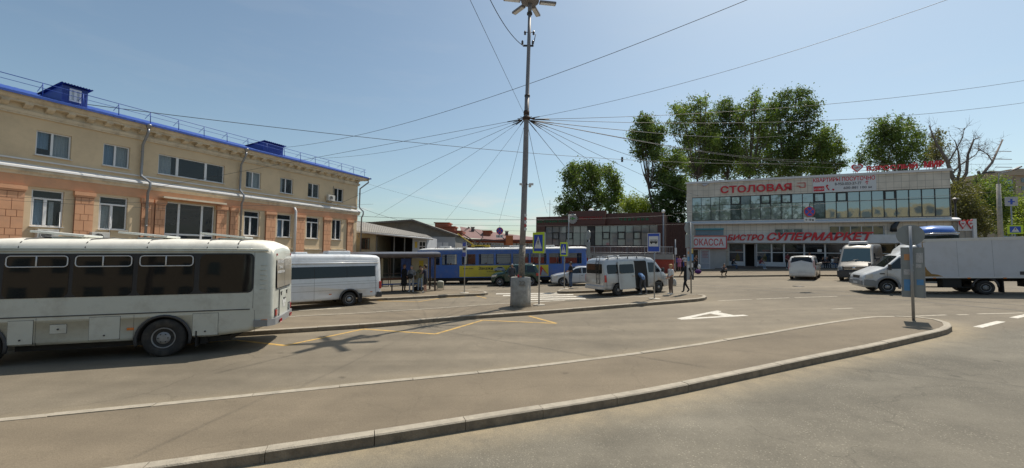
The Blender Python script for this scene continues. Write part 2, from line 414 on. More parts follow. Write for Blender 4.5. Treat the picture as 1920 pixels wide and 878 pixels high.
def inset(poly, d):
    n = len(poly); area = sum(poly[i].x*poly[(i+1) % n].y-poly[(i+1) % n].x*poly[i].y for i in range(n)); s = 1 if area > 0 else -1
    out = []
    for i in range(n):
        a = poly[i-1]; b = poly[(i+1) % n]; t = (b-a).normalized(); out.append(poly[i]+Vector((-t.y, t.x, 0))*s*d)
    return out
def make_island(name, ring, w=.17):
    inn = inset(ring, w)
    top = poly_mesh(name+'_pavement' if name != 'sidewalk' else name, inn, CURB-.012, A_WALK); tag(top, kind='structure')
    mb = MB(); n = len(ring)
    rnd = random.Random(5)
    # kerb in stones about 1 m long with slight joints and offsets
    i = 0; k = 0
    while i < n:
        j = min(i+2, n); h = rnd.uniform(-.005, .004); sh = rnd.uniform(-.006, .006)
        for q in range(i, j):
            a, b = ring[q], ring[(q+1) % n]; c, d = inn[(q+1) % n], inn[q]
            za = gz(a.x); zb = gz(b.x)
            if q == i: a2 = a.lerp(b, .016); d2 = d.lerp(c, .016)
            else: a2, d2 = a, d
            t = CURB+h
            ch = .018
            ai = a2.lerp(d2, ch/w); bi = b.lerp(c, ch/w)
            mb.add([(a2.x, a2.y, za-.1), (b.x, b.y, zb-.1), (b.x, b.y, zb+t-ch), (a2.x, a2.y, za+t-ch), (bi.x, bi.y, zb+t), (ai.x, ai.y, za+t), (c.x, c.y, gz(c.x)+t), (d2.x, d2.y, gz(d2.x)+t), (c.x, c.y, gz(c.x)), (d2.x, d2.y, gz(d2.x))],
                   [(3, 2, 4, 5), (5, 4, 6, 7), (7, 6, 8, 9)]+([(0, 3, 5, 7, 9)] if q == i else [])+([(1, 8, 6, 4, 2)] if q == j-1 else []))
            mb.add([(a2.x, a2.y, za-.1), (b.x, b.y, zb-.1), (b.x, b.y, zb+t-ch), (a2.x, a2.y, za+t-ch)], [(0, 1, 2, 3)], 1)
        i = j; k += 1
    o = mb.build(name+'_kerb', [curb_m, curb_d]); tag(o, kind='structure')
for nm, r in zip(['traffic_island', 'mast_island', 'bus_stop_island', 'crossing_refuge', 'sidewalk'], ISLR): make_island(nm, r)

white_m = mat('road_paint_white', (.62, .58, .5), .8, var=.1, scale=8, dirt=((.27, .235, .19), .9, 7))
yellow_m = mat('road_paint_yellow', (.50, .31, .08), .8, var=.15, scale=8, dirt=((.19, .16, .115), .95, 5))
rail_m = mat('tram_rail_steel', (.07, .065, .06), .55, .3, var=.2)
def strip(mb, pts, w, dz=.004):
    pts = resample(pts, .8)
    for i in range(len(pts)-1):
        a, b = pts[i], pts[i+1]; t = (b-a).normalized(); nn = Vector((-t.y, t.x, 0))*w/2
        t0 = (pts[min(i+2, len(pts)-1)]-pts[i+1]); 
        q = [a-nn, b-nn, b+nn, a+nn]
        mb.quad(*[(p.x, p.y, gz(p.x)+dz) for p in q])
def mark(name, lines, w, m, dz=.004):
    mb = MB()
    for l in lines: strip(mb, px_line(l), w, dz)
    o = mb.build(name, m); return tag(o, kind='structure')
mark('yellow_zigzag_marking', [[(300, 650.5), (440, 638), (535, 648.3), (681.7, 617.3), (816.7, 626.7), (905, 600.7), (1043, 606.7), (991.7, 592.7)], [(170, 645), (300, 650.5)]], .13, yellow_m)
mark('yellow_stop_marking', [[(700, 564.2), (783, 566.3), (833, 558.2), (871, 557)], [(893, 555), (912, 559.6)]], .12, yellow_m)
mark('crosswalk_marking', [[(930, 551.3), (1058, 549.8)], [(943, 554.6), (1075, 552.8)], [(958, 558.2), (1092, 556.2)], [(962, 562.2), (1098, 559.8)], [(990, 567.2), (1088, 563)]], .5, white_m, .0045)
mark('edge_line_marking', [[(1346, 564.3), (1410, 561.5)], [(1418, 561.2), (1480, 558.6)], [(1490, 558.3), (1570, 555.9)], [(1715, 593.2), (1774, 590.8)], [(1795, 590.6), (1815, 590.2)], [(1833, 589), (1920, 587)], [(1560, 580), (1600, 578)]], .13, mat('worn_paint', (.40, .355, .28), .85, var=.3, scale=6))
mark('lane_dash_marking', [[(1833, 614), (1877, 603)], [(1900, 596.5), (1935, 589)]], .2, white_m)
mark('lane_edge_marking', [[(560, 582.5), (640, 577.8)]], .25, mat('worn_paint', (.36, .32, .26), .85, var=.3, scale=6))
mark('tram_rail', [[(1258, 536.8), (1313, 538.2), (1460, 546.5), (1613, 556.3), (1770, 570), (1940, 585)], [(1300, 533.6), (1346, 535.9), (1580, 547), (1780, 563), (1940, 574.6)]], .09, rail_m, .006)
# big letter on the road
mb = MB()
def zA(x, y): return (1260+x/12, 570+y/12)
for q in ([(110, 330), (1000, 152), (1060, 152), (860, 220), (450, 310), (215, 355)], [(215, 355), (450, 310), (455, 345)], [(1000, 152), (1110, 165), (1100, 180), (1040, 187), (1390, 255), (1180, 275), (1110, 270), (860, 220)],
          [(1390, 255), (1600, 246), (1730, 268), (1390, 288), (1180, 298), (1180, 275)], [(450, 315), (1110, 277), (1180, 275), (1180, 298), (455, 345)]):
    w_ = [G(*zA(*p)) for p in q]; mb.add([(p.x, p.y, gz(p.x)+.0045) for p in w_], [tuple(range(len(w_)))])
tag(mb.build('letter_road_marking', white_m), kind='structure')
# ------------------------------------------------------------------ the office building (cream and terracotta, blue roof)
def wall_holes(mb, x0, x1, z0, z1, holes, y=0, depth=.16, mi=0, mi_rev=0, y_back=None):
    xs = sorted({x0, x1, *[h[0] for h in holes], *[h[1] for h in holes]}); zs = sorted({z0, z1, *[h[2] for h in holes], *[h[3] for h in holes]})
    xs = [x for x in xs if x0 <= x <= x1]; zs = [z for z in zs if z0 <= z <= z1]
    for i in range(len(xs)-1):
        for j in range(len(zs)-1):
            cx = (xs[i]+xs[i+1])/2; cz = (zs[j]+zs[j+1])/2
            if any(h[0] < cx < h[1] and h[2] < cz < h[3] for h in holes): continue
            mb.quad((xs[i], y, zs[j]), (xs[i+1], y, zs[j]), (xs[i+1], y, zs[j+1]), (xs[i], y, zs[j+1]), mi)
    for a, b, c, d in holes:
        Y = y+depth
        mb.quad((a, y, c), (a, Y, c), (a, Y, d), (a, y, d), mi_rev); mb.quad((b, y, d), (b, Y, d), (b, Y, c), (b, y, c), mi_rev)
        mb.quad((a, y, d), (a, Y, d), (b, Y, d), (b, y, d), mi_rev); mb.quad((b, y, c), (b, Y, c), (a, Y, c), (a, y, c), mi_rev)
def frame_rect(mb, a, b, c, d, y, t=.07, dp=.07, mi=0):
    mb.bx(a, b, y, y+dp, c, c+t, mi); mb.bx(a, b, y, y+dp, d-t, d, mi); mb.bx(a, a+t, y, y+dp, c+t, d-t, mi); mb.bx(b-t, b, y, y+dp, c+t, d-t, mi)
LBO = (-16.9, 44); LBD = Vector((.387, .922)).normalized(); LBD = (LBD.x, LBD.y)
LM = frame2(LBO, LBD)
cream = mat('cream_render', (.66, .515, .335), .9, var=.06, scale=.6, bump=.25, bscale=30, dirt=((.36, .28, .19), .45, .5))
cream_l = mat('cream_trim', (.66, .57, .43), .88, var=.08, scale=1.2, bump=.2, bscale=20, dirt=((.24, .2, .16), .6, 1.6))
terra = mat('terracotta_render', (.64, .34, .195), .9, var=.09, scale=1.2, bump=.25, bscale=30, dirt=((.5, .3, .2), .5, 3))
terra_d = mat('terracotta_joint', (.30, .14, .085), .95)
pvc = mat('white_pvc', (.74, .74, .74), .35, var=.04, dirt=((.5, .48, .44), .3, 3))
metal_w = mat('painted_sill', (.62, .62, .62), .4, var=.08, dirt=((.4, .36, .3), .4, 3))
zinc = mat('galvanised_pipe', (.28, .29, .31), .42, .55, var=.15, scale=4, dirt=((.22, .2, .18), .4, 4))
blue_roof = mat('blue_roof_sheet', (.02, .07, .33), .55, var=.15, scale=2, dirt=((.05, .09, .3), .3, 2))
blue_d = mat('blue_dormer_sheet', (.02, .055, .27), .45, var=.12, scale=3)
win_glass = glass('window_glass', (.05, .065, .08), .62, .04, 1.0)
dark_in = mat('dark_interior', (.03, .028, .026), .9)
curt = mat('pale_curtain', (.72, .76, .8), .85, var=.15, scale=14)
blindm = mat('blue_blind', (.42, .6, .82), .8, var=.1, scale=20)
stone_d = mat('plinth_stone', (.2, .185, .165), .9, var=.15, scale=2, bump=.3)

office = empty('office_building', 'long cream and terracotta office building with a blue sheet metal roof', 'building', LM)
U = [(-26.75, -25.4), (-23.9, -22.5), (-21.1, -19.8), (-12.28, -11.02), (-9.24, -7.96), (-6.36, -5.07), (-3.23, -2.02)]
Lw = [(-26.7, -25.4), (-23.92, -22.66), (-21.13, -19.76), (-12.3, -11.0), (-9.4, -8.0), (-6.39, -4.96), (-3.35, -2.15)]
for k in range(1, 4): U.append((-26.75-2.8*k, -25.4-2.8*k)); Lw.append((-26.7-2.8*k, -25.4-2.8*k))
holesU = [(a, b, 7.6, 8.98) for a, b in U]+[(-18.26, -13.97, 7.6, 8.98)]
holesL = [(a, b, 3.68, 5.72) for a, b in Lw]+[(-17.71, -14.54, 1.2, 5.78)]
mb = MB(); wall_holes(mb, -38, 0, 6.35, 9.7, holesU); wall_holes(mb, -38, 0, -.8, 6.35, holesL)
mb.quad((0, 0, -.8), (0, 13, -.8), (0, 13, 9.7), (0, 0, 9.7)); mb.quad((-38, 0, -.8), (-38, 0, 9.7), (-38, 13, 9.7), (-38, 13, -.8)); mb.quad((-38, 13, -.8), (-38, 13, 9.7), (0, 13, 9.7), (0, 13, -.8))
mb.build('wall', cream, office)
# terracotta band, pilasters with incised blocks
mb = MB(); mb.bx(-38, .03, -.05, .0-.002, 5.85, 6.42)
mb.bx(-18.5, -18.37, -.05, -.002, .2, 5.85)
mb.build('frieze', terra, office)
PIL = [(-30.6, -29.8), (-27.9, -27.1), (-25.1, -24.2), (-22.24, -21.42), (-19.09, -18.55), (-18.35, -17.77), (-14.44, -13.72), (-13.45, -12.83), (-10.49, -9.62), (-7.56, -6.66), (-4.46, -3.6), (-1.42, -.6)]
rnd = random.Random(3)
for a, b in PIL:
    mb = MB(); y = -.14
    mb.bx(a+.01, b-.01, y+.02, -.003, -.5, 5.6, 1)
    mb.bx(a-.06, b+.06, y-.07, -.003, 5.6, 5.82, 0); mb.bx(a-.02, b+.02, y-.03, -.003, 5.5, 5.597, 0)
    z = -.4; row = 0; g = .022
    while z < 5.45:
        h = .62 if row % 2 == 0 else .36; h = min(h, 5.49-z)
        cuts = [a, a+(b-a)*(.5 if row % 2 == 0 else .32), b] if row % 2 == 0 else [a, a+(b-a)*.3, a+(b-a)*.72, b]
        for i in range(len(cuts)-1): mb.bx(cuts[i]+g/2, cuts[i+1]-g/2, y, y+.05, z+g/2, z+h-g/2, 0)
        z += h; row += 1
    mb.build('pilaster', [terra, terra_d], office)
# string course with metal flashing, rail, main cornice
mb = MB()
mb.prism([(-.003, 6.42), (-.08, 6.42), (-.12, 6.52), (-.22, 6.62), (-.22, 6.80), (-.003, 6.98)], -38, .25, 'x', 0)
mb.build('string_course', cream_l, office)
mb = MB(); mb.prism([(-.003, 6.985), (-.26, 6.825), (-.28, 6.76), (-.26, 6.86), (-.003, 7.03)], -38, .28, 'x'); mb.bx(-38, -.05, -.09, -.003, 7.22, 7.30)
mb.build('flashing', metal_w, office)
mb = MB()
mb.bx(-38, .1, -.10, -.003, 9.62, 9.70); mb.prism([(-.003, 9.705), (-.14, 9.705), (-.2, 9.86), (-.003, 9.86)], -38, .15, 'x')
mb.bx(-38, .35, -.54, -.003, 10.2, 10.30); mb.prism([(-.003, 10.303), (-.58, 10.303), (-.70, 10.42), (-.74, 10.56), (-.003, 10.56)], -38, .9, 'x')
mb.bx(-38, 0, -.12, -.003, 9.863, 10.197)
for k in range(46):
    x = -37.8+k*.83; mb.prism([(-.123, 9.95), (-.3, 10.0), (-.52, 10.12), (-.52, 10.197), (-.123, 10.197)], x, x+.3, 'x')
mb.build('cornice', cream_l, office)
# roof
mb = MB(); k0 = 0
n = 260; x0, x1 = -38.2, 1.1
for i in range(n):
    a = x0+(x1-x0)*i/n; b = x0+(x1-x0)*(i+1)/n; za = .03 if i % 2 else 0; zb = .0 if i % 2 else .03
    mb.quad((a, -.86, 10.60+za), (b, -.86, 10.60+zb), (b, 6.5, 12.65+zb), (a, 6.5, 12.65+za)); mb.quad((b, 14, 10.6), (a, 14, 10.6), (a, 6.5, 12.65+za), (b, 6.5, 12.65+zb))
mb.bx(x0, x1, -.86, -.82, 10.5, 10.62); mb.bx(x0, x1, -.81, .5, 10.563, 10.575)
mb.add([(1.1, -.86, 10.5), (1.1, 14, 10.5), (1.1, 6.5, 12.65)], [(0, 1, 2)])
roof = mb.build('roof', blue_roof, office)
mb = MB()
for i in range(24):
    x = -37.5+i*1.62+.6; z = 10.86
    mb.tube([(x, -.55, z-.1), (x, -.5, z+.62)], .022, 6); mb.tube([(x, -.5, z+.55), (x, .1, z+.25)], .014, 5)
mb.tube([(-38, -.5, 11.48), (.6, -.5, 11.48)], .02, 6); mb.tube([(-38, -.52, 11.2), (.6, -.52, 11.2)], .014, 6)
mb.build('roof_railing', blue_roof, office)
def dormer(s, w=1.9, h=1.15, win=True, y=-.2, dep=2.6):
    mz = lambda yy: 10.62+(yy+.86)*.278
    z = mz(y); zt = z+h; yb = y+dep; zb = mz(yb)+.02
    mb = MB(); mb.prism([(y, z-.1), (yb, zb-.25), (yb, zb), (y, zt)], s, s+w, 'x'); k = 12
    for i in range(k): mb.bx(s+w*i/k, s+w*i/k+.03, y-.012, y-.001, z, zt-.03)
    o = mb.build('dormer', blue_d, office)
    mb = MB(); k = 22
    for i in range(k):
        a = s-.15+(w+.3)*i/k; b = s-.15+(w+.3)*(i+1)/k; q = .045*(i % 2); q2 = .045*((i+1) % 2)
        mb.quad((a, y-.25, zt+.05+q), (b, y-.25, zt+.05+q2), (b, yb+.2, zb+.03+q2), (a, yb+.2, zb+.03+q))
    mb.build('dormer_roof', blue_d, o)
    if win:
        mb = MB(); frame_rect(mb, s+.3, s+w-.3, z+.15, zt-.12, y-.06, .08, .05); mb.bx(s+w/2-.06, s+w/2+.06, y-.055, y-.015, z+.23, zt-.2)
        f = mb.build('dormer_window', pvc, o)
        mb = MB(); mb.quad((s+.35, y-.03, z+.18), (s+w-.35, y-.03, z+.18), (s+w-.35, y-.03, zt-.15), (s+.35, y-.03, zt-.15)); mb.build('pane', mat('dusty_pane', (.5, .52, .5), .3, var=.25, scale=4), f)
dormer(-23.0, 1.1, 1.0, True, .1, 2.6); dormer(-10.3, 1.9, .85, False, .9, 2.2)
# windows
def office_window(a, b, c, d, kind, cur=None, parent=office):
    y = .1; mb = MB(); t = .075
    frame_rect(mb, a, b, c, d, y, t, .07)
    panes = []
    if kind == 'two':
        m_ = a+(b-a)*.46; mb.bx(m_-.05, m_+.05, y-.005, y+.07, c+t, d-t)
    if kind == 'three':
        h = d-(d-c)*.24; mb.bx(a+t, b-t, y-.004, y+.07, h-.05, h+.05); m_ = a+(b-a)*.46; mb.bx(m_-.05, m_+.05, y-.005, y+.07, c+t, h-.05)
        mb.bx(a+t, a+t+.05, y-.01, y+.05, c+t, h-.05); mb.bx(m_-.09, m_-.05, y-.01, y+.05, c+t, h-.05)
    if kind == 'wide':
        for q in (.27, .7): mb.bx(a+(b-a)*q-.08, a+(b-a)*q+.08, y-.005, y+.07, c+t, d-t)
    if kind == 'door':
        for q in (.27, .74): mb.bx(a+(b-a)*q-.07, a+(b-a)*q+.07, y-.005, y+.07, c+t, d-t)
        for z in (3.55, 1.2+.9): mb.bx(a+t, b-t, y-.003, y+.065, z-.06, z+.06)
    f = mb.build('window', pvc, parent, bev=.008)
    g = MB(); g.quad((a+t, y+.035, c+t), (b-t, y+.035, c+t), (b-t, y+.035, d-t), (a+t, y+.035, d-t)); g.build('pane', win_glass, f)
    g = MB(); g.bx(a-.04, b+.04, -.12, .1, c-.035, c-.002); g.build('sill', metal_w, f)
    g = MB(); g.quad((a-.3, y+1.1, c-.4), (b+.3, y+1.1, c-.4), (b+.3, y+1.1, d+.2), (a-.3, y+1.1, d+.2)); g.quad((a-.3, y+.1, d+.2), (b+.3, y+.1, d+.2), (b+.3, y+1.1, d+.2), (a-.3, y+1.1, d+.2))
    g.quad((a-.3, y+.1, c-.4), (a-.3, y+1.1, c-.4), (a-.3, y+1.1, d+.2), (a-.3, y+.1, d+.2)); g.quad((b+.3, y+.1, c-.4), (b+.3, y+1.1, c-.4), (b+.3, y+1.1, d+.2), (b+.3, y+.1, d+.2))
    if kind == 'door':
        for i in range(9): g.bx(a+.7+i*.2, a+.9+i*.2, y+.5, y+.9, 4.2+i*.1, 4.3+i*.1)
    g.build('room', dark_in, f)
    if cur:
        g = MB()
        for (p, q, r0, r1, mi) in cur:
            X0 = a+(b-a)*p; X1 = a+(b-a)*q; Z0 = c+(d-c)*r0; Z1 = c+(d-c)*r1; k = max(4, int((X1-X0)/.06))
            for i in range(k):
                g.quad((X0+(X1-X0)*i/k, y+.16+.03*(i % 2), Z0), (X0+(X1-X0)*(i+1)/k, y+.16+.03*((i+1) % 2), Z0), (X0+(X1-X0)*(i+1)/k, y+.16+.03*((i+1) % 2), Z1), (X0+(X1-X0)*i/k, y+.16+.03*(i % 2), Z1), mi)
        g.build('curtain', [curt, blindm], f)
CU = [[(.5, 1, 0, 1, 0)], [(0, .4, .3, 1, 1), (.5, 1, 0, 1, 0)], [(0, .46, .0, 1, 1), (.55, 1, 0, 1, 0)], [(.3, 1, 0, 1, 0)], [(0, .3, 0, 1, 0)], None, None, [(0, 1, 0, 1, 0)], None, None]
for i, (a, b) in enumerate(U): office_window(a, b, 7.6, 8.98, 'two', CU[i])
CL = [None, [(0, .45, 0, .72, 1), (.6, .75, 0, .7, 0)], [(0, .46, 0, .72, 0)], None, [(0, .46, 0, .74, 1)], None, [(.4, .5, 0, 1, 0)], None, None, None]
for i, (a, b) in enumerate(Lw): office_window(a, b, 3.68, 5.72, 'two' if i == 6 else 'three', CL[i])
office_window(-18.26, -13.97, 7.6, 8.98, 'wide', [(0, .2, 0, 1, 0)]); office_window(-17.71, -14.54, 1.2, 5.78, 'door')
# lower sill band and plinth
for a, b in zip([-24.1, -21.3, -12.7, -9.5, -6.5, -3.45], [-22.4, -19.3, -10.6, -7.7, -4.6, -1.55]):
    mb = MB(); mb.bx(a, b, -.1, -.003, 2.62, 2.72); mb.build('ledge', cream_l, office)
mb = MB(); mb.bx(-38, .05, -.2, -.003, -.8, .5); mb.build('plinth', stone_d, office)
mb = MB(); mb.bx(-18.1, -14.0, -.5, -.003, 6.0, 6.06); mb.bx(-18.1, -14.0, -.52, -.49, 5.95, 6.08); mb.build('door_canopy', cream_l, office)
def downpipe(s, zt=10.3, off=-.75, s2=None, sb=None):
    mb = MB(); s2 = s if s2 is None else s2; sb = s2 if sb is None else sb
    mb.tube([(s, off, zt), (s, off, zt-.25), (s2, -.2, zt-1.0), (s2, -.18, 7.5), (s2, -.22, 7.25), (sb, -.55, 6.85), (sb, -.52, 6.5), (sb, -.32, 6.2), (sb, -.3, .1)], .075, 10)
    mb.lathe([(.08, zt+.0), (.17, zt+.22), (.17, zt+.27)], 10, (s, off, 0))
    for z in (8.8, 8.0, 5.2, 4.0, 2.6): mb.lathe([(.09, z), (.09, z+.06)], 10, ((s2 if z > 7 else sb), -.18 if z > 7 else -.3, 0)); mb.tube([((s2 if z > 7 else sb), -.3 if z < 7 else -.18, z+.03), ((s2 if z > 7 else sb), 0, z+.03)], .012, 5)
    mb.build('downpipe', zinc, office)
downpipe(-19.25, sb=-18.9); downpipe(-12.85, sb=-12.75); downpipe(.75, zt=10.35, off=-.75, s2=.12, sb=.35)
mb = MB(); mb.tube([(-7.9, -.2, 6.4), (-7.85, -.34, 6.1), (-7.83, -.3, 1)], .11, 10); mb.build('downpipe', metal_w, office)
def ac_unit(s, z, label):
    r = empty('air_conditioner', label, 'air conditioner', LM @ Matrix.Translation((s, 0, z)), 'air conditioners on the office wall')
    mb = MB(); mb.bx(0, .82, -.42, -.12, 0, .58); mb.build('casing', mat('ac_casing', (.6, .59, .55), .45, var=.06, dirt=((.35, .3, .24), .4, 5)), r, bev=.015)
    mb = MB(); mb.lathe([(.24, -.425), (.24, -.44), (.2, -.44), (.2, -.425)], 24, (.32, 0, .29), axis='y')
    for k in range(5): mb.lathe([(.04*k+.03, -.428), (.04*k+.03, -.437), (.04*k+.038, -.437), (.04*k+.038, -.428)], 20, (.32, 0, .29), axis='y')
    mb.build('grille', mat('ac_grille', (.3, .3, .29), .5), r)
    mb = MB(); mb.lathe([(.2, -.424), (.001, -.4245)], 20, (.32, 0, .29), axis='y', cap=False); mb.build('fan_opening', dark_in, r)
    mb = MB(); mb.bx(.1, .14, -.4, 0, -.04, -.003); mb.bx(.68, .72, -.4, 0, -.04, -.003); mb.bx(.1, .14, -.03, 0, -.3, -.043); mb.bx(.68, .72, -.03, 0, -.3, -.043); mb.tube([(.8, -.2, .2), (.95, -.05, .3), (.95, -.02, 1.6)], .02, 6); mb.build('bracket', zinc, r)
ac_unit(-23.75, 2.95, 'white air conditioner with round fan under the lower window above the big bus')
ac_unit(-21.55, 2.9, 'air conditioner seen side-on between two terracotta pilasters above the bus')
ac_unit(-4.3, 7.5, 'small air conditioner on the upper storey near the office corner')
# ------------------------------------------------------------------ warehouse and low wing
grey_sheet = mat('corrugated_asbestos', (.24, .225, .2), .9, var=.12, scale=1.5, dirt=((.13, .12, .11), .6, 1.2))
tin = mat('grey_sheet_wall', (.2, .2, .19), .75, var=.15, scale=.8, dirt=((.12, .11, .1), .5, 1))
tin_l = mat('pale_sheet_wall', (.42, .44, .47), .6, var=.08, scale=1)
def WP(px, py, Y): return at(px, py, Y)
shed = empty('warehouse', 'grey sheet metal warehouse with a shallow gabled corrugated roof', 'warehouse')
YS = 56
A = at(680, 419, YS); B = at(776, 412.5, YS); Cc = at(858, 441, YS)
ridge_z = B.z; el = 4.9
mb = MB(); x0, x1, xr = at(640, 440, YS).x, Cc.x-.4, B.x
zl = ridge_z-(xr-x0)*.085; zr = Cc.z+.15
n = 26; 
mb.add([(x0, YS, -1), (x1, YS, -1), (x1, YS, zr-.1), (xr, YS, ridge_z-.12), (x0, YS, zl-.1)], [(0, 1, 2, 3, 4)])
mb.add([(x0, YS, -1), (x0, YS+18, -1), (x0, YS+18, zl-.1), (x0, YS, zl-.1), (x1, YS, -1), (x1, YS+18, -1), (x1, YS+18, zr-.1), (x1, YS, zr-.1)], [(0, 3, 2, 1), (4, 5, 6, 7)])
for i in range(34):
    x = x0+(x1-x0)*i/34; mb.bx(x, x+.05, YS-.04, YS-.002, 2, min(zl-.1+(x-x0)*.085, 99) if x < xr else ridge_z-.2-(x-xr)*(ridge_z-zr)/(x1-xr))
mb.build('wall', tin, shed)
mb = MB()
def corr(p0, p1, q0, q1, n, amp=.05):
    p0, p1, q0, q1 = map(Vector, (p0, p1, q0, q1))
    for i in range(n):
        a = p0.lerp(p1, i/n); b = p0.lerp(p1, (i+1)/n); c = q0.lerp(q1, (i+1)/n); d = q0.lerp(q1, i/n)
        ua = Vector((0, 0, amp*(i % 2))); ub = Vector((0, 0, amp*((i+1) % 2))); mb.quad(a+ua, b+ub, c+ub, d+ua)
corr((x0-.3, YS-.9, zl), (xr, YS-.9, ridge_z), (x0-.3, YS+18, zl), (xr, YS+18, ridge_z), 90)
corr((xr, YS-.9, ridge_z), (Cc.x, YS-.9, Cc.z), (xr, YS+18, ridge_z), (Cc.x, YS+18, Cc.z), 90)
mb.build('roof', grey_sheet, shed)
mb = MB(); mb.prism([(x0-.3, zl-.22), (xr, ridge_z-.2), (Cc.x, Cc.z-.18), (Cc.x, Cc.z-.02), (xr, ridge_z-.02), (x0-.3, zl-.02)], YS-.92, YS-.82); mb.build('fascia', mat('weathered_fascia', (.16, .15, .14), .85, var=.2), shed)
mb = MB()
a = at(803, 444, YS); b = at(853, 470, YS); mb.bx(a.x, b.x, YS-.12, YS-.05, b.z-2, a.z)
for i in range(6): mb.bx(a.x+(b.x-a.x)*i/5-.03, a.x+(b.x-a.x)*i/5+.03, YS-.15, YS-.12, b.z-2, a.z)
mb.build('sliding_gate', tin_l, shed)
mb = MB()
for px in (824, 836): a = at(px, 461, YS); mb.bx(a.x-.35, a.x+.35, YS-.16, YS-.125, a.z-.45, a.z+.45); 
mb.build('gate_window', pvc, shed)
wing = empty('low_wing', 'low cream outbuilding with a dark open loading bay under a sloping corrugated roof', 'outbuilding')
YW = 45.5
p = at(668, 434, YW); q = at(812, 447.5, YW-.5)
mb = MB()
xa = at(664, 440, YW).x; xb = at(705, 440, YW).x; xc = at(774, 440, YW).x; xd = at(801, 440, YW).x
zt = at(690, 440, YW).z
wh = [(at(677, 440, YW).x, at(694, 440, YW).x, at(680, 468, YW).z, at(680, 446, YW).z)]
wall_holes(mb, xa, xb, -1, zt+.1, wh, y=YW, depth=.2); mb.quad((xb, YW, -1), (xb, YW+6, -1), (xb, YW+6, zt), (xb, YW, zt))
mb.build('wall', mat('cream_plaster', (.42, .35, .23), .9, var=.08, scale=1, dirt=((.25, .2, .15), .4, 1.5)), wing)
mb = MB(); a, b, c, d = wh[0]; frame_rect(mb, a, b, c, d, YW+.08, .09, .06); mb.bx((a+b)/2-.03, (a+b)/2+.03, YW+.08, YW+.14, c, d)
f = mb.build('window', mat('brown_frame', (.13, .06, .035), .6), wing); g = MB(); g.quad((a, YW+.12, c), (b, YW+.12, c), (b, YW+.12, d), (a, YW+.12, d)); g.build('pane', glass('dark_pane', (.015, .017, .018), .1), f)
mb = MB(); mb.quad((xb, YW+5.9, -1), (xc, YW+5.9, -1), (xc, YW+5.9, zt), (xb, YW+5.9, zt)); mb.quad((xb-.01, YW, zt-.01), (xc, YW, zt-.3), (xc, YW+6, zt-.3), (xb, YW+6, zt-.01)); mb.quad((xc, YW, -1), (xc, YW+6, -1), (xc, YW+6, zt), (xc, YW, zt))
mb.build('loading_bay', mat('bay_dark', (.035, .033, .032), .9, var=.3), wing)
mb = MB()
for x in (xb+.1, (xb+xc)/2, xc-.9): mb.bx(x-.05, x+.05, YW, YW+.1, -1, zt-.1)
mb.bx(xb, xc, YW+.02, YW+.08, at(0, 466, YW).z-.05, at(0, 466, YW).z+.05)
mb.build('post', tin, wing)
mb = MB(); mb.quad((xc, YW-.02, -1), (xd, YW-.02, -1), (xd, YW-.02, zt-.2), (xc, YW-.02, zt-.2)); mb.quad((xd, YW-.02, -1), (xd, YW+6, -1), (xd, YW+6, zt-.2), (xd, YW-.02, zt-.2)); mb.build('side_wall', tin_l, wing)
mb = MB(); a = at(780, 460, YW-.04); mb.bx(a.x-.14, a.x+.14, YW-.045, YW-.025, a.z-.3, a.z+.4); mb.build('notice', mat('yellow_notice', (.55, .38, .06), .7, var=.3, scale=9), wing)
mb = MB(); a = at(792, 461, YW-.03); frame_rect(mb, a.x-.4, a.x+.4, a.z-.5, a.z+.5, YW-.08, .07, .05); mb.bx(a.x-.02, a.x+.02, YW-.07, YW-.03, a.z-.5, a.z+.5); mb.bx(a.x-.4, a.x+.4, YW-.07, YW-.03, a.z-.1, a.z-.04); f = mb.build('barred_window', pvc, wing)
g = MB(); g.quad((a.x-.35, YW-.03, a.z-.45), (a.x+.35, YW-.03, a.z-.45), (a.x+.35, YW-.03, a.z+.45), (a.x-.35, YW-.03, a.z+.45)); g.build('pane', glass('dark_pane', (.015, .017, .018), .1), f)
mb = MB(); a = at(667, 433, YW-1.0); b = at(812, 446.5, YW-1.0); c = at(790, 434, YW+7); d = at(667, 414, YW+7)
corr(a, b, d, at(800, 441, YW+7), 80, .05); mb.build('roof', grey_sheet, wing)
mb = MB(); mb.tube([a+Vector((0, -.05, -.12)), b+Vector((0, -.05, -.12))], .09, 8); mb.tube([a+Vector((.2, 0, -.12)), a+Vector((.1, .7, -.7))], .06, 8); mb.build('gutter', metal_w, wing)
mb = MB(); mb.prism([(a.x, a.z-.25), (b.x, b.z-.22), (b.x, b.z-.03), (a.x, a.z-.03)], YW-.93, YW-.88); mb.build('fascia', mat('brown_fascia', (.16, .085, .05), .8), wing)
# ------------------------------------------------------------------ far orange brick building
brick = mat('orange_brick', (.36, .12, .06), .9, var=.14, scale=2, dirt=((.25, .09, .05), .6, 3))
brick_d = mat('brown_roof_sheet', (.16, .075, .065), .7, var=.15, scale=1.5)
bb = empty('brick_building', 'long orange brick building with a dark red roof beyond the tram', 'building')
YB = 74
def pz(py, Y=YB, px=900): return at(px, py, Y).z
def px_(px, Y=YB): return at(px, 440, Y).x
mb = MB(); fr = [(px_(853), pz(432)), (px_(870), pz(432)), (px_(948), pz(447)), (px_(1010), pz(452))]
wx = [px_(q) for q in (882, 894, 905, 917, 928, 939, 964, 974, 984, 994)]
hl = [(x-.55, x+.55, pz(462), pz(455)) for x in wx]
wall_holes(mb, px_(851), px_(1020), -1, pz(448.5), hl, y=YB, depth=.3)
mb.build('wall', brick, bb)
mb = MB(); frm = MB()
for a, b, c, d in hl: frame_rect(frm, a, b, c, d, YB+.1, .12, .08)
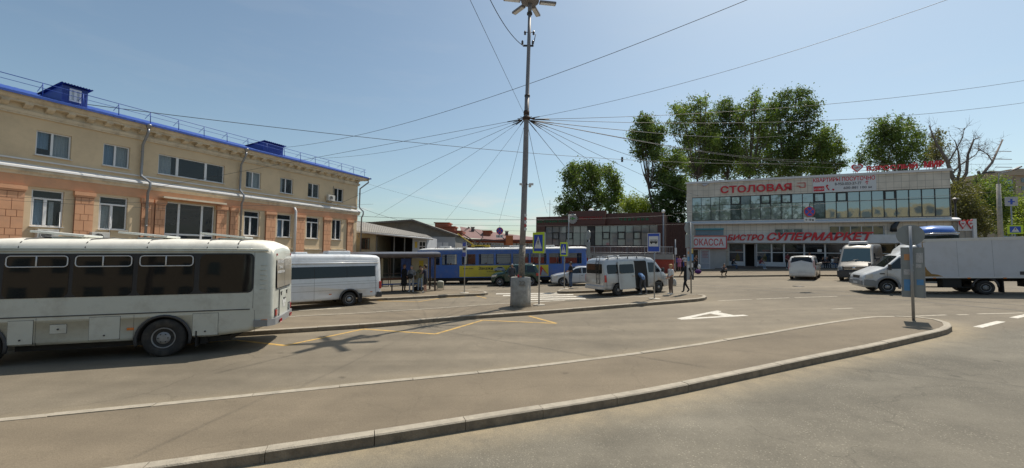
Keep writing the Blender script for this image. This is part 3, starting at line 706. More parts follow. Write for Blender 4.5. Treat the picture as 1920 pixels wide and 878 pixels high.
for a, b, c, d in hl:
    fm = MB(); frame_rect(fm, a, b, c, d, YB+.1, .12, .08); fm.bx((a+b)/2-.05, (a+b)/2+.05, YB+.1, YB+.18, c, d); f = fm.build('window', pvc, bb)
    g = MB(); g.quad((a, YB+.2, c), (b, YB+.2, c), (b, YB+.2, d), (a, YB+.2, d)); g.build('pane', glass('dark_pane', (.015, .017, .018), .1), f)
mb = MB()
mb.bx(px_(845), px_(869), YB-2.5, YB+8, -1, pz(433, YB-2.5)); mb.build('stair_tower', mat('dark_brick', (.27, .075, .045), .9, var=.12), bb)
mb = MB(); mb.bx(px_(867.5), px_(870.5), YB-2.7, YB-2.45, -1, pz(433, YB-2.5)); mb.build('corner_pier', brick, bb)
mb = MB(); mb.bx(px_(948.5), px_(962), YB-1.5, YB+5, -1, pz(441.5)); mb.build('brick_projection', mat('bright_brick', (.5, .16, .06), .9, var=.1), bb)
mb = MB()
mb.add([(px_(869), YB-.6, pz(446)), (px_(950), YB-.6, pz(451)), (px_(945), YB+9, pz(438, YB+9)), (px_(850), YB+9, pz(425.5, YB+9))], [(0, 1, 2, 3)])
mb.add([(px_(948), YB-.6, pz(449)), (px_(1030), YB-.6, pz(454)), (px_(1030), YB+9, pz(446, YB+9)), (px_(930), YB+9, pz(436, YB+9))], [(0, 1, 2, 3)])
mb.bx(px_(869), px_(1030), YB-.6, YB-.003, pz(452), pz(449.5)); mb.build('roof', brick_d, bb)
for x, y0, y1, w_, d_ in ((913, 434, 445, 14, 4), (828, 420, 430, 26, 6), (842, 427, 436, 20, 5)):
    mb = MB(); mb.bx(px_(x-w_/2, YB+d_), px_(x+w_/2, YB+d_), YB+d_, YB+d_+4, pz(y1, YB+d_)-2, pz(y0, YB+d_)); mb.bx(px_(x-w_/2, YB+d_)-.2, px_(x+w_/2, YB+d_)+.2, YB+d_-.2, YB+d_+4.2, pz(y0, YB+d_)+.003, pz(y0, YB+d_)+.2); mb.build('brick_dormer', brick, bb)
for x in (843, 848, 886, 950): 
    mb = MB(); a = px_(x, YB+6); z = pz(431 if x < 900 else 438, YB+6); mb.bx(a-.3, a+.3, YB+6, YB+6.6, z-1.5, z+.4); mb.bx(a-.4, a+.4, YB+5.9, YB+6.7, z+.45, z+.55); mb.build('chimney', mat('soot', (.1, .09, .09), .9), bb)
mb = MB(); a = at(893, 461, 62); b = at(1010, 464, 62); mb.bx(a.x, b.x, 62, 62.2, -.5, a.z); mb.bx(a.x, b.x, 61.9, 62.3, a.z+.003, a.z+.12)
tag(mb.build('boundary_wall', mat('pale_concrete', (.42, .43, .43), .9, var=.1)), 'pale grey concrete boundary wall before the orange brick building', 'wall')
# ------------------------------------------------------------------ shop building at the far side of the square
RBO = (21.6, 50.0); _t = radians(66.1); RBD = (sin(_t), -cos(_t)); RM = frame2(RBO, RBD)
def rb(px, py, off=0): return onplane(px, py, RBO, RBD, -off) if off else onplane(px, py, RBO, RBD)
tile = bpy.data.materials.new('facade_tile'); tile.use_nodes = True
n = tile.node_tree; b = n.nodes['Principled BSDF']; tc = n.nodes.new('ShaderNodeTexCoord'); br = n.nodes.new('ShaderNodeTexBrick')
mp = n.nodes.new('ShaderNodeMapping'); mp.inputs['Rotation'].default_value = (radians(90), 0, 0)
n.links.new(tc.outputs['Object'], mp.inputs[0]); n.links.new(mp.outputs[0], br.inputs['Vector'])
br.offset = 0; br.squash = 1; br.inputs['Color1'].default_value = (.66, .595, .50, 1); br.inputs['Color2'].default_value = (.60, .545, .46, 1); br.inputs['Mortar'].default_value = (.3, .27, .23, 1)
br.inputs['Scale'].default_value = 1; br.inputs['Brick Width'].default_value = .62; br.inputs['Row Height'].default_value = .62; br.inputs['Mortar Size'].default_value = .014; br.inputs['Bias'].default_value = 0
nz = n.nodes.new('ShaderNodeTexNoise'); nz.inputs['Scale'].default_value = .7; nz.inputs['Detail'].default_value = 8; n.links.new(tc.outputs['Object'], nz.inputs['Vector'])
mr = n.nodes.new('ShaderNodeMapRange'); mr.inputs[1].default_value = .3; mr.inputs[2].default_value = .7; mr.inputs[3].default_value = .8; mr.inputs[4].default_value = 1.1; n.links.new(nz.outputs[0], mr.inputs[0])
vm = n.nodes.new('ShaderNodeVectorMath'); vm.operation = 'SCALE'; n.links.new(br.outputs[0], vm.inputs[0]); n.links.new(mr.outputs[0], vm.inputs['Scale']); n.links.new(vm.outputs[0], b.inputs['Base Color'])
b.inputs['Roughness'].default_value = .38
red = mat('sign_red', (.55, .02, .03), .4, var=.08); red_d = mat('sign_red_side', (.22, .015, .02), .5)
white_s = mat('sign_white', (.62, .63, .64), .5, var=.06, dirt=((.45, .42, .38), .4, 1.5)); alu_w = mat('white_aluminium', (.56, .57, .58), .4, var=.06, dirt=((.4, .38, .35), .4, 2))
blackf = mat('black_window_frame', (.018, .018, .02), .4, var=.2)
mirror = glass('mirror_glass', (.05, .075, .085), 0, .03, 1.0); mirror.node_tree.nodes['Principled BSDF'].inputs['Metallic'].default_value = .55
mirror.node_tree.nodes['Principled BSDF'].inputs['Base Color'].default_value = (.32, .37, .375, 1)
mirror_d = glass('mirror_glass_dark', (.1, .13, .14), 0, .04, .9); mirror_d.node_tree.nodes['Principled BSDF'].inputs['Metallic'].default_value = .4
shopglass = glass('shop_glass', (.015, .02, .025), .45, .03, .7)
shop = empty('shopping_building', 'two-storey grey tiled shop building with a ribbon of mirrored windows', 'building', RM)
W = 24.2; ZG = .7; gl0 = .62; gz0, gz1 = 6.83, 9.7
mb = MB()
wall_holes(mb, 0, W, 6.55, 11.45, [(gl0, W-.03, gz0, gz1)], depth=.2)
wall_holes(mb, 0, W+.25, -.5, 6.55, [(4.55, W-.2, .9, 4.15), (9.2, 11.9, 5.0, 5.75), (14.3, 19.0, 5.0, 6.0), (20.4, 22.4, 5.05, 5.95)], y=0, depth=.25)
mb.quad((0, 0, -.5), (0, 0, 11.45), (0, 14, 11.45), (0, 14, -.5)); mb.quad((W, 0, -.5), (W, 14, -.5), (W, 14, 11.45), (W, 0, 11.45)); mb.quad((0, 0, 11.45), (W, 0, 11.45), (W, 14, 11.45), (0, 14, 11.45))
mb.build('wall', tile, shop)
mb = MB(); mb.bx(-.12, W+.12, -.14, .3, 11.45, 11.63); mb.bx(-.12, W+.12, -.17, -.14, 11.40, 11.64); mb.build('parapet_coping', metal_w, shop)
mb = MB(); mb.prism([(-.003, 6.35), (-.55, 6.35), (-.55, 6.5), (-.003, 6.72)], -.2, W+.45, 'x'); mb.build('ledge', metal_w, shop)
# second floor ribbon windows
vx = [135, 193, 256, 315, 388, 455, 520, 583, 652, 720, 792, 862, 935, 1010, 1085, 1160]; ss = [rb(1260+v/3.512, 400)[0] for v in vx]
ss += [rb(1560+v/3.511, 390)[0] for v in (33, 107, 185, 265, 345, 427, 510, 595, 683, 780)]
ss = sorted(ss); ss[0] = gl0; ss[-1] = W-.03
opens = {4, 7, 9, 12, 14, 18}
zt = 8.68
keep = [ss[0]]
for s_ in ss[1:]:
    if s_-keep[-1] > .5: keep.append(s_)
ss = keep
for i in range(len(ss)-1):
    a, b_ = ss[i], ss[i+1]; t = .03
    mb = MB(); mb.bx(a, a+t, .04, .16, gz0, gz1); mb.bx(b_-t, b_, .04, .16, gz0, gz1)
    mb.bx(a+t, b_-t, .045, .15, gz0, gz0+.06); mb.bx(a+t, b_-t, .045, .15, gz1-.06, gz1); mb.bx(a+t, b_-t, .045, .15, zt-.025, zt+.025)
    if i in opens: frame_rect(mb, a+.02, b_-.02, zt-.02, gz1-.02, .0, .12, .05)
    f = mb.build('window', blackf, shop)
    g = MB(); rr = random.Random(i*7); ti = rr.uniform(-.006, .006); tj = rr.uniform(-.006, .006); dk = 1 if i in (4, 12) else 0
    g.quad((a+t, .1+ti, gz0+.06), (b_-t, .1-ti, gz0+.06), (b_-t, .1-ti+tj, zt-.025), (a+t, .1+ti+tj, zt-.025), dk)
    g.quad((a+t, .1+tj, zt+.025), (b_-t, .1-tj, zt+.025), (b_-t, .1-tj+ti, gz1-.06), (a+t, .1+tj+ti, gz1-.06), 1 if i == 5 else 0); g.build('pane', [mirror, mirror_d], f)
for (a, b_, c, d, k) in ((9.2, 11.9, 5.0, 5.75, 3), (14.3, 19.0, 5.0, 6.0, 5), (20.4, 22.4, 5.05, 5.95, 2)):
    mb = MB(); frame_rect(mb, a, b_, c, d, .12, .07, .06)
    for i in range(1, k): x = a+(b_-a)*i/k; mb.bx(x-.04, x+.04, .12, .18, c+.07, d-.07)
    f = mb.build('small_window', alu_w, shop); g = MB(); g.quad((a, .16, c), (b_, .16, c), (b_, .16, d), (a, .16, d)); g.build('pane', mirror_d, f)
# shopfront
sx = [4.55, 6.15, 7.3, 8.9, 10.1, 12.0, 13.9, 15.9, 17.9, 19.9, 21.9, W-.2]
for i in range(len(sx)-1):
    a, b_ = sx[i], sx[i+1]; t = .08; z0 = .9+.12*i*.6; z0 = 1.45 if i != 1 else 1.3; y = .06
    mb = MB()
    if i == 1:
        frame_rect(mb, a, b_, 1.3, 4.1, y, .1, .08); f = mb.build('shop_doorway', alu_w, shop)
        g = MB(); g.quad((a-.3, 1.6, 1), (b_+.3, 1.6, 1), (b_+.3, 1.6, 4.3), (a-.3, 1.6, 4.3)); g.bx(a+.25, a+.32, .5, .56, 1.4, 4); g.build('dark_opening', dark_in, f)
        g = MB(); g.box((b_+.02, -.4, 2.7), (.06, .9, 2.6)); g.build('open_door', alu_w, f); continue
    frame_rect(mb, a, b_, z0, 4.1, y, t, .08); mb.bx(a+t, b_-t, y+.004, y+.076, z0+.02, z0+.5); mb.bx(a+t, b_-t, y+.002, y+.07, 3.0, 3.08)
    f = mb.build('shop_window', alu_w, shop)
    g = MB(); g.quad((a+t, y+.04, z0+.5), (b_-t, y+.04, z0+.5), (b_-t, y+.04, 4.02), (a+t, y+.04, 4.02)); g.build('pane', shopglass, f)
    if i in (0, 2): 
        g = MB(); R_ = random.Random(i)
        g.quad((a+t, y+.07, z0+.52), (b_-t, y+.07, z0+.52), (b_-t, y+.07, 2.98), (a+t, y+.07, 2.98), 0); g.quad((a+t, y+.07, 3.1), (b_-t, y+.07, 3.1), (b_-t, y+.07, 4.0), (a+t, y+.07, 4.0), 1)
        bc_ = a+(b_-a)*.58; g.prism([(bc_-.2, z0+.6), (bc_+.2, z0+.6), (bc_+.22, z0+1.05), (bc_+.08, z0+1.3), (bc_+.07, z0+1.45), (bc_-.07, z0+1.45), (bc_-.08, z0+1.3), (bc_-.22, z0+1.05)], y+.06, y+.068, 'y', 2); g.bx(a+.7, b_-.2, y+.062, y+.068, 3.13, 3.35, 3)
        g.build('advert_film', [mat('film_blue', (.1, .19, .3), .5, var=.4, scale=3), mat('film_teal', (.2, .3, .36), .5, var=.35, scale=4), mat('film_yellow', (.4, .36, .1), .5), mat('film_pink', (.5, .25, .24), .5)], f)
    elif i in (5, 6, 7):
        g = MB(); g.bx(b_-.7, b_-.3, y+.03, y+.038, 3.15, 3.45); g.build('notice', white_s, f)
mb = MB(); mb.bx(0.5, W, 1.7, 1.75, .5, 4.4); mb.bx(4.3, W, .2, 1.75, 4.3, 4.35); mb.build('interior', dark_in, shop)
plinth_m = mat('dark_plinth', (.13, .105, .09), .85, var=.15, scale=2)
mb = MB(); mb.bx(4.3, W+.1, -.25, -.003, -.5, 1.42); mb.build('plinth', plinth_m, shop)
mb = MB(); mb.bx(3.0, 9.4, -1.5, -.26, -.5, 1.14); mb.bx(2.7, 9.7, -1.85, -1.5, -.5, 1.0); mb.bx(2.4, 10, -2.2, -1.85, -.5, .86); mb.build('steps', mat('dark_steps', (.16, .135, .115), .85, var=.15, scale=3), shop)
# fascia with lettering
mb = MB(); mb.bx(4.3, 21.0, -.75, -.003, 4.2, 5.0); mb.bx(4.2, 21.1, -.78, -.003, 4.12, 4.197); mb.build('sign_fascia', alu_w, shop)
XZ = Matrix(((1, 0, 0, 0), (0, 0, -1, 0), (0, 1, 0, 0), (0, 0, 0, 1)))
def facade_text(name, s, pl, pr, pb, pt_, y, parent, ms, bold=.03, depth=.08, z=None, rbf=rb, shear=0):
    a, za = rbf(pl, (pb+pt_)/2); b_, zb = rbf(pr, (pb+pt_)/2)
    if z is None: z = (rbf((pl+pr)/2, pb)[1], rbf((pl+pr)/2, pt_)[1])
    mb = MB(); mb.text(s, b_-a, z[1]-z[0], Matrix.Translation((a, y, z[0])) @ XZ, depth, 0, bold, shear); return mb.build(name, ms, parent)
facade_text('lettering', 'БИСТРО', 1363, 1430, 450, 437, -.76, shop, red, .035, .1, (4.4, 5.08), shear=.25)
facade_text('lettering', 'СУПЕРМАРКЕТ', 1436, 1632, 450, 434, -.76, shop, red, .04, .1, (4.4, 5.28), shear=.3)
def outlined(string, a, b_, z0, z1, y, parent, bold, name, shear=0, grow=.03):
    mb = MB(); mb.text(string, b_-a+grow*2, z1-z0+grow*2, Matrix.Translation((a-grow, y+.001, z0-grow)) @ XZ, .04, 0, bold+.008, shear); mb.build(name, mat('letter_halo', (.5, .3, .28), .5), parent)
outlined('БИСТРО', rb(1363, 443)[0], rb(1430, 443)[0], 4.4, 5.08, -.755, shop, .035, 'letter_backing', .25)
outlined('СУПЕРМАРКЕТ', rb(1436, 443)[0], rb(1632, 443)[0], 4.4, 5.28, -.755, shop, .04, 'letter_backing', .3)
facade_text('lettering', 'СТОЛОВАЯ', 1351, 1484, 362, 345, -.02, shop, red, .03, .12, (10.08, 10.92))
outlined('СТОЛОВАЯ', rb(1351, 353)[0], rb(1484, 353)[0], 10.08, 10.92, -.01, shop, .03, 'letter_backing')
mb = MB(); a = rb(1495, 350)[0]; b_ = rb(1510, 350)[0]
for q in ((a, b_, 10.95, 11.0), (b_-.05, b_, 10.45, 10.95), (a+.2, b_-.05, 10.45, 10.5), (a-.1, a+.2, 10.62, 10.67), (a+.2, a+.25, 10.5, 10.67)): mb.bx(q[0], q[1], -.1, -.003, q[2]-.1, q[3]-.1)
mb.build('cup_emblem', red, shop)
# banner
s0, s1 = 12.86, 18.4
ban = MB(); ban.bx(s0, s1, -.06, -.02, 9.72, 11.4); banner = ban.build('banner', white_s, shop)
mb = MB(); mb.text('КВАРТИРЫ ПОСУТОЧНО', s1-s0-.15, .46, Matrix.Translation((s0+.06, -.061, 10.86)) @ XZ, .012, 0, .02); mb.text('↑', .35, .4, Matrix.Translation((s1-.95, -.061, 10.4)) @ XZ, .012, 0, .03)
mb.build('banner_text', red, banner)
mb = MB(); mb.bx(s0+.08, s0+1.05, -.075, -.061, 9.85, 10.4); mb.build('price_panel', red, banner)
mb = MB(); mb.text('от 1300 ₽', .85, .22, Matrix.Translation((s0+.14, -.076, 10.0)) @ XZ, .01, 0, .02); mb.build('price_text', white_s, banner)
mb = MB(); mb.tube([(s0+1.25+.25*(1-cos(t))*1.0, -.075, 10.45-.5*(1-cos(t*.0))-.5*t/1.5) for t in [i*.15 for i in range(11)]], .05, 6); mb.ball((s0+1.33, -.07, 10.45), .1); mb.ball((s0+1.85, -.07, 9.98), .1); mb.build('phone_emblem', red, banner)
mb = MB(); mb.text('8-950-053-37-77', 2.3, .3, Matrix.Translation((s0+2.0, -.061, 10.42)) @ XZ, .01, 0, .012); mb.text('600-881', 1.25, .27, Matrix.Translation((s0+2.75, -.061, 9.98)) @ XZ, .01, 0, .012); mb.text('100 м', .95, .25, Matrix.Translation((s1-1.35, -.061, 9.98)) @ XZ, .01, 0, .012)
mb.build('number_text', mat('sign_dark', (.06, .06, .075), .5), banner)
# rooftop sign with heart
def heart_pts(w, h, k=36):
    out = []
    for i in range(k):
        t = 2*pi*i/k; x = 16*sin(t)**3; y = 13*cos(t)-5*cos(2*t)-2*cos(3*t)-cos(4*t); out.append((x/32*w, (y+17)/29.5*h))
    return out
def heart(x, z, w, h, y, parent):
    mb = MB(); mb.prism([(x+p[0], z+p[1]) for p in heart_pts(w, h)], y, y+.12); f = mb.build('heart_panel', red, parent)
    mb = MB(); mb.prism([(x+p[0]*.74, z+h*.14+p[1]*.74) for p in heart_pts(w, h)], y-.02, y-.001); mb.build('heart_face', white_s, f)
    mb = MB(); mb.text('18+', w*.42, h*.2, Matrix.Translation((x-w*.21, y-.022, z+h*.47)) @ XZ, .02, 0, .02); mb.build('heart_text', red, f)
rs = empty('rooftop_sign', 'red lettering and a heart standing on the roof edge of the shop building', 'sign', RM)
a = rb(1608, 314, 0)[0]; heart(a, 11.72, 1.0, .95, .1, rs)
mb = MB(); a = rb(1625, 314)[0]; b_ = rb(1721, 310)[0]; mb.text('ВЗРОСЛЫЙ', b_-a, .62, Matrix.Translation((a, .1, 11.85)) @ XZ, .12, 0, .035); mb.build('lettering', red, rs); mb = MB(); a = rb(1733, 308)[0]; b_ = rb(1770, 306)[0]; mb.text('МИР', b_-a, .66, Matrix.Translation((a, .1, 11.85)) @ XZ, .12, 0, .035); mb.build('lettering', red, rs)
mb = MB(); a = rb(1600, 314)[0]; b_ = rb(1772, 306)[0]; mb.bx(a, b_, .24, .28, 11.9, 11.94); mb.bx(a, b_, .24, .28, 12.25, 12.29)
x = a+.2
while x < b_: mb.bx(x, x+.04, .2, .24, 11.63, 12.4); mb.tube([(x, .24, 12.3), (x, .9, 11.63)], .02, 5); x += 1.2
mb.build('frame', blackf, rs)
# bits on the wall
mb = MB(); a, z = rb(1322, 348); mb.prism([(a-.4, z+.15), (a+.4, z+.2), (a+.1, z-.05), (a-.05, z-.12)], -.3, -.003); mb.build('floodlight', mat('lamp_grey', (.4, .41, .46), .4), shop)
mb = MB(); a, z = rb(1672, 424); mb.tube([(a-.05, -.5, z-.6), (a, -.45, z-.1), (a+.45, -.4, z+.55)], [.3, .26, .12], 8); mb.build('vent_duct', blackf, shop)
# ticket office kiosk in front of the left part of the facade
kq = empty('ticket_kiosk', 'pale ticket kiosk with a white sign in red letters beside the shop building', 'kiosk', RM)
kx0, kx1, ky = -1.1, 4.15, -1.6
def kb(px, py): return onplane(px, py, (RBO[0]+RBD[1]*1.6*-1*-1*1, RBO[1]-RBD[0]*1.6), RBD)
mb = MB(); kh = [(.3, 1.3, 1.0, 3.3), (1.45, 2.5, 1.0, 3.3)]
wall_holes(mb, -.2, kx1, -.3, 3.55, kh, y=ky+.2, depth=.1); mb.quad((-.2, ky+.2, -.3), (-.2, 0, -.3), (-.2, 0, 3.55), (-.2, ky+.2, 3.55)); mb.quad((kx1, ky+.2, -.3), (kx1, ky+.2, 3.55), (kx1, 0, 3.55), (kx1, 0, -.3)); mb.quad((-.2, ky+.2, 3.55), (kx1, ky+.2, 3.55), (kx1, 0, 3.55), (-.2, 0, 3.55))
mb.build('wall', mat('kiosk_panel', (.37, .36, .34), .6, var=.05, dirt=((.26, .24, .21), .4, 1.2)), kq)
for i, (a, b_, c, d) in enumerate(kh):
    mb = MB(); frame_rect(mb, a, b_, c, d, ky+.2, .08, .06); mb.bx(a+.08, b_-.08, ky+.21, ky+.25, c+.65, c+.72); f = mb.build('door' if i else 'glazed_door', alu_w, kq)
    g = MB(); g.quad((a, ky+.25, c), (b_, ky+.25, c), (b_, ky+.25, d), (a, ky+.25, d)); g.build('pane', shopglass if i == 0 else mat('papered_glass', (.36, .38, .42), .4, var=.1, scale=5), f)
    if i:
        g = MB()
        for k in range(5): g.bx(a+.2, b_-.2-.1*(k % 2), ky+.235, ky+.24, 3.0-k*.16, 3.06-k*.16)
        g.build('printed_notice', mat('print_red', (.36, .12, .12), .6), f)
mb = MB(); frame_rect(mb, kx0, kx1+.1, 3.42, 4.9, ky-.25, .09, .5); mb.build('sign_frame', red, kq)
mb = MB(); mb.bx(kx0+.09, kx1+.01, ky-.2, ky+.2, 3.51, 4.81); sg = mb.build('sign_box', white_s, kq)
mb = MB(); mb.text('АВТОКАССА', kx1-kx0-.6, .82, Matrix.Translation((kx0+.35, ky-.201, 3.75)) @ XZ, .02, 0, .008); mb.build('lettering', red, sg)
mb = MB(); a, z = rb(1300, 425); mb.bx(1.0, 4.0, -.1, -.003, 5.05, 5.8); fr_ = mb.build('upper_window', mat('pale_blue_glass', (.2, .28, .33), .2, var=.1), kq)
mb = MB(); mb.bx(.95, 4.05, -.35, -.1, 5.7, 5.85); mb.build('turquoise_awning', mat('turquoise', (.05, .3, .36), .5), fr_)
# ------------------------------------------------------------------ restaurant in dark brown cladding
RO = (at(1005, 440, 56).x, 56.0); RRM = frame2(RO, RBD)
def rr_(px, py): return onplane(px, py, RO, RBD)
brownc = bpy.data.materials.new('brown_slat_cladding'); brownc.use_nodes = True; n = brownc.node_tree; b = n.nodes['Principled BSDF']
tc = n.nodes.new('ShaderNodeTexCoord'); wv = n.nodes.new('ShaderNodeTexWave'); wv.wave_type = 'BANDS'; wv.bands_direction = 'X'; wv.inputs['Scale'].default_value = 2.2; wv.inputs['Distortion'].default_value = .3
n.links.new(tc.outputs['Object'], wv.inputs['Vector']); cr_ = n.nodes.new('ShaderNodeValToRGB'); cr_.color_ramp.elements[0].color = (.03, .015, .012, 1); cr_.color_ramp.elements[1].color = (.115, .046, .033, 1); cr_.color_ramp.elements[1].position = .45
n.links.new(wv.outputs[0], cr_.inputs[0]); n.links.new(cr_.outputs[0], b.inputs['Base Color']); b.inputs['Roughness'].default_value = .6
rest = empty('restaurant', 'dark brown slatted restaurant with a glazed upper floor and green lettering', 'restaurant', RRM)
RW = rr_(1247, 440)[0]; zt_ = rr_(1010, 407)[1]
s1a, z1a = rr_(1022, 426); s2a = rr_(1233, 440)[0]; zb_ = rr_(1150, 461)[1]; zmid = rr_(1200, 422)[1]
mb = MB(); wall_holes(mb, 0, RW, -.5, zt_, [(s1a, s2a, zb_, zmid)], depth=.4); mb.quad((0, 0, -.5), (0, 0, zt_), (0, 12, zt_), (0, 12, -.5)); mb.quad((RW, 0, -.5), (RW, 12, -.5), (RW, 12, zt_), (RW, 0, zt_)); mb.quad((0, 0, zt_), (RW, 0, zt_), (RW, 12, zt_), (0, 12, zt_))
a = rr_(1070, 410)[0]; b_ = rr_(1137, 410)[0]; mb.bx(a, b_, -.9, -.003, zmid+.05, zt_+.55)
mb.bx(b_+.01, RW, -.25, -.003, zmid+.1, zt_+.2)
mb.build('wall', brownc, rest)
k = 15; step = (s2a-s1a)/k; wglass = glass('restaurant_glass', (.1, .12, .13), 0, .05, .9)
wglass.node_tree.nodes['Principled BSDF'].inputs['Metallic'].default_value = .25; wglass.node_tree.nodes['Principled BSDF'].inputs['Base Color'].default_value = (.2, .225, .24, 1)
for i in range(k):
    a = s1a+i*step; b_ = a+step; mb = MB(); t = .035; hb = .2
    if i == 6: 
        mb.bx(a, b_, .0, .38, zb_, zmid); mb.build('dark_column', blackf, rest); continue
    mb.bx(a, a+t, .2, .3, zb_, zmid); mb.bx(b_-t, b_, .2, .3, zb_, zmid); mb.bx(a+t, b_-t, .2, .29, zb_, zb_+.06); mb.bx(a+t, b_-t, .2, .29, zmid-.06, zmid); zz = zb_+(zmid-zb_)*.64; mb.bx(a+t, b_-t, .2, .29, zz-.02, zz+.02)
    if i in (1, 3, 8, 10, 12): frame_rect(mb, a+.02, b_-.02, zb_+(zmid-zb_)*.32, zz+.12, .12, .11, .08)
    f = mb.build('window', blackf, rest); g = MB(); R_ = random.Random(i+40); ti = R_.uniform(-.012, .012)
    g.quad((a, .26+ti, zb_), (b_, .26-ti, zb_), (b_, .26-ti, zz), (a, .26+ti, zz)); g.quad((a, .26-ti, zz), (b_, .26+ti, zz), (b_, .26+ti, zmid), (a, .26-ti, zmid)); g.build('pane', wglass, f)
green_l = mat('letter_green', (.01, .15, .06), .5)
def rtext(s, pl, pr, pb, pt_, y, m, nm='lettering', bold=.02):
    a = rr_(pl, pb)[0]; b_ = rr_(pr, pb)[0]; z0 = rr_((pl+pr)/2, pb)[1]; z1 = rr_((pl+pr)/2, pt_)[1]; mb = MB(); mb.text(s, b_-a, z1-z0, Matrix.Translation((a, y, z0)) @ XZ, .06, 0, bold); return mb.build(nm, m, rest)
rtext('ВОСТОЧНАЯ КУХНЯ', 1007, 1068, 417.5, 413.5, -.02, green_l); rtext('РЕСТОРАН', 1090, 1131, 413, 407.5, -.92, mat('letter_red', (.3, .012, .012), .5)); [rtext(ch, 1162+i*8.2, 1167+i*8.2, 414.3-i*.12, 409.8-i*.12, -.27, green_l, 'letter') for i, ch in enumerate('чайхана')]
a, z = rr_(1077.5, 411.5); mb = MB()
star = [(a+(.72 if i % 2 else .6)*cos(pi*i/16)*.95, z+(.72 if i % 2 else .6)*sin(pi*i/16)) for i in range(32)]
mb.prism(star, -1.02, -.91); em = mb.build('round_emblem', mat('emblem_grey', (.3, .29, .27), .5), rest)
mb = MB(); mb.ball((a, -1.03, z+.02), .2, sc=(.8, .1, 1)); mb.ball((a-.26, -1.03, z), .12, sc=(1, .1, .8)); mb.ball((a+.26, -1.03, z), .12, sc=(1, .1, .8)); mb.build('emblem_leaf', mat('leaf_green', (.05, .25, .03), .5), em)
mb = MB(); a, z = rr_(1026.5, 401); mb.tube([(a, 1, z-.6), (a, 1, z+2)], .025, 6); mb.tube([(a-.4, 1, z+1.5), (a+.4, 1, z+1.4)], .02, 5); mb.build('roof_antenna', blackf, rest)
mb = MB(); a, z = rr_(1106, 396); mb.lathe([(.02, 0), (.28, -.02), (.42, -.1)], 16, (a, .8, z), axis='y'); mb.tube([(a, .8, z), (a, 1, z-1)], .04, 6); mb.build('satellite_dish', white_s, rest)
# terrace wall with steel balustrade in front of the restaurant
TO = (at(1106, 470, 47).x, 47.0); td = Vector((at(1262, 470, 42).x-TO[0], 42-47)).normalized(); TD = (td.x, td.y); TM = frame2(TO, TD)
TL = onplane(1262, 470, TO, TD)[0]; zt1 = onplane(1180, 476, TO, TD)[1]; zt2 = onplane(1180, 463, TO, TD)[1]
tw = empty('terrace_wall', 'red and grey retaining wall with a steel balustrade below the brown restaurant', 'wall', TM)
mb = MB(); mb.bx(-9, TL, 0, .4, -.3, zt1-.55); mb.build('red_wall', mat('red_plaster', (.3, .05, .03), .85, var=.15, scale=1, dirt=((.2, .1, .08), .5, 1.5)), tw)
mb = MB(); mb.bx(-9, TL, -.08, .5, zt1-.545, zt1); mb.build('wall_coping', mat('concrete_grey', (.27, .26, .25), .85, var=.1), tw)
mb = MB()
mb.tube([(-9, .1, zt2), (TL, .1, zt2)], .04, 6); mb.tube([(-9, .1, zt1+.12), (TL, .1, zt1+.12)], .025, 5)
x = -9.0
while x < TL: mb.bx(x-.012, x+.012, .09, .11, zt1, zt2); x += .16
x = -9.0
while x < TL: mb.bx(x-.03, x+.03, .07, .13, zt1, zt2); x += 1.9
mb.build('balustrade', zinc, tw)
mb = MB(); a = at(1249, 440, 47.5); b_ = at(1288, 440, 47.2); mb.bx(a.x, b_.x, 47.3, 47.5, 0, at(1270, 418, 47.5).z); x = a.x
while x < b_.x: mb.bx(x, x+.06, 47.26, 47.3, 0, at(1270, 418, 47.5).z-.02); x += .22
tag(mb.build('plank_fence', mat('dark_brown_plank', (.07, .035, .028), .85, var=.2)), 'tall dark brown plank fence closing the gap beside the tiled building', 'fence')
# fence with hearts right of the shop building
hf = empty('heart_sign_fence', 'pale board fence topped by a white panel with two red hearts', 'fence', frame2((at(1788, 440, 40).x, 40), RBD))
fo = (at(1788, 440, 40).x, 40.0)
L_ = onplane(1829, 440, fo, RBD)[0]; z0 = onplane(1810, 433, fo, RBD)[1]; z1 = onplane(1810, 413, fo, RBD)[1]
mb = MB(); mb.bx(0, L_, .0, .08, -.5, z1-.1); x = 0
while x < L_: mb.bx(x, x+.07, -.06, -.003, -.5, z0+.0); x += .42
mb.build('boards', mat('pale_board', (.34, .31, .27), .8, var=.12), hf)
mb = MB(); mb.bx(.3, L_-.1, -.1, -.07, z0, z1-.1); pn = mb.build('sign_panel', white_s, hf)
hw = (L_-.4)/2
heart(.3+hw*.52, z0+.15, hw*.9, z1-z0-.1, -.22, hf); heart(.3+hw*1.5, z0+.15, hw*.9, z1-z0-.1, -.22, hf)
mb = MB(); mb.bx(L_-.25, L_, -.25, .2, -.5, z1+.1); mb.build('end_post', white_s, hf)
# tall block far away at the right
tb = empty('tower_block', 'distant beige and blue glass tower block rising above the trees', 'building')
YT = 150; a = at(1866, 400, YT).x; b_ = at(1990, 400, YT).x; zt = at(1900, 322, YT).z; c = at(1907, 400, YT).x
mb = MB(); mb.bx(c, b_, YT, YT+20, 0, zt+1.2); mb.bx(a, c, YT+.5, YT+20, 0, zt-2); mb.bx(a-2, b_, YT-.8, YT, zt-1.5, zt); mb.build('wall', mat('beige_block', (.38, .3, .22), .85, var=.06, scale=.1), tb)
for i in range(12):
    z = zt-4-i*3.1; mb = MB()
    for j in range(7): x = c+2+j*3; mb.bx(x, x+1.5, YT-.1, YT-.02, z, z+1.6)
    mb.build('window_row', mirror_d, tb)
mb = MB(); mb.bx(a+1, c-.8, YT+.3, YT+.45, 4, zt-3)
bl = mb.build('blue_glazing', mat('blue_glazing', (.12, .22, .36), .15, var=.15, scale=.4), tb); mb = MB()
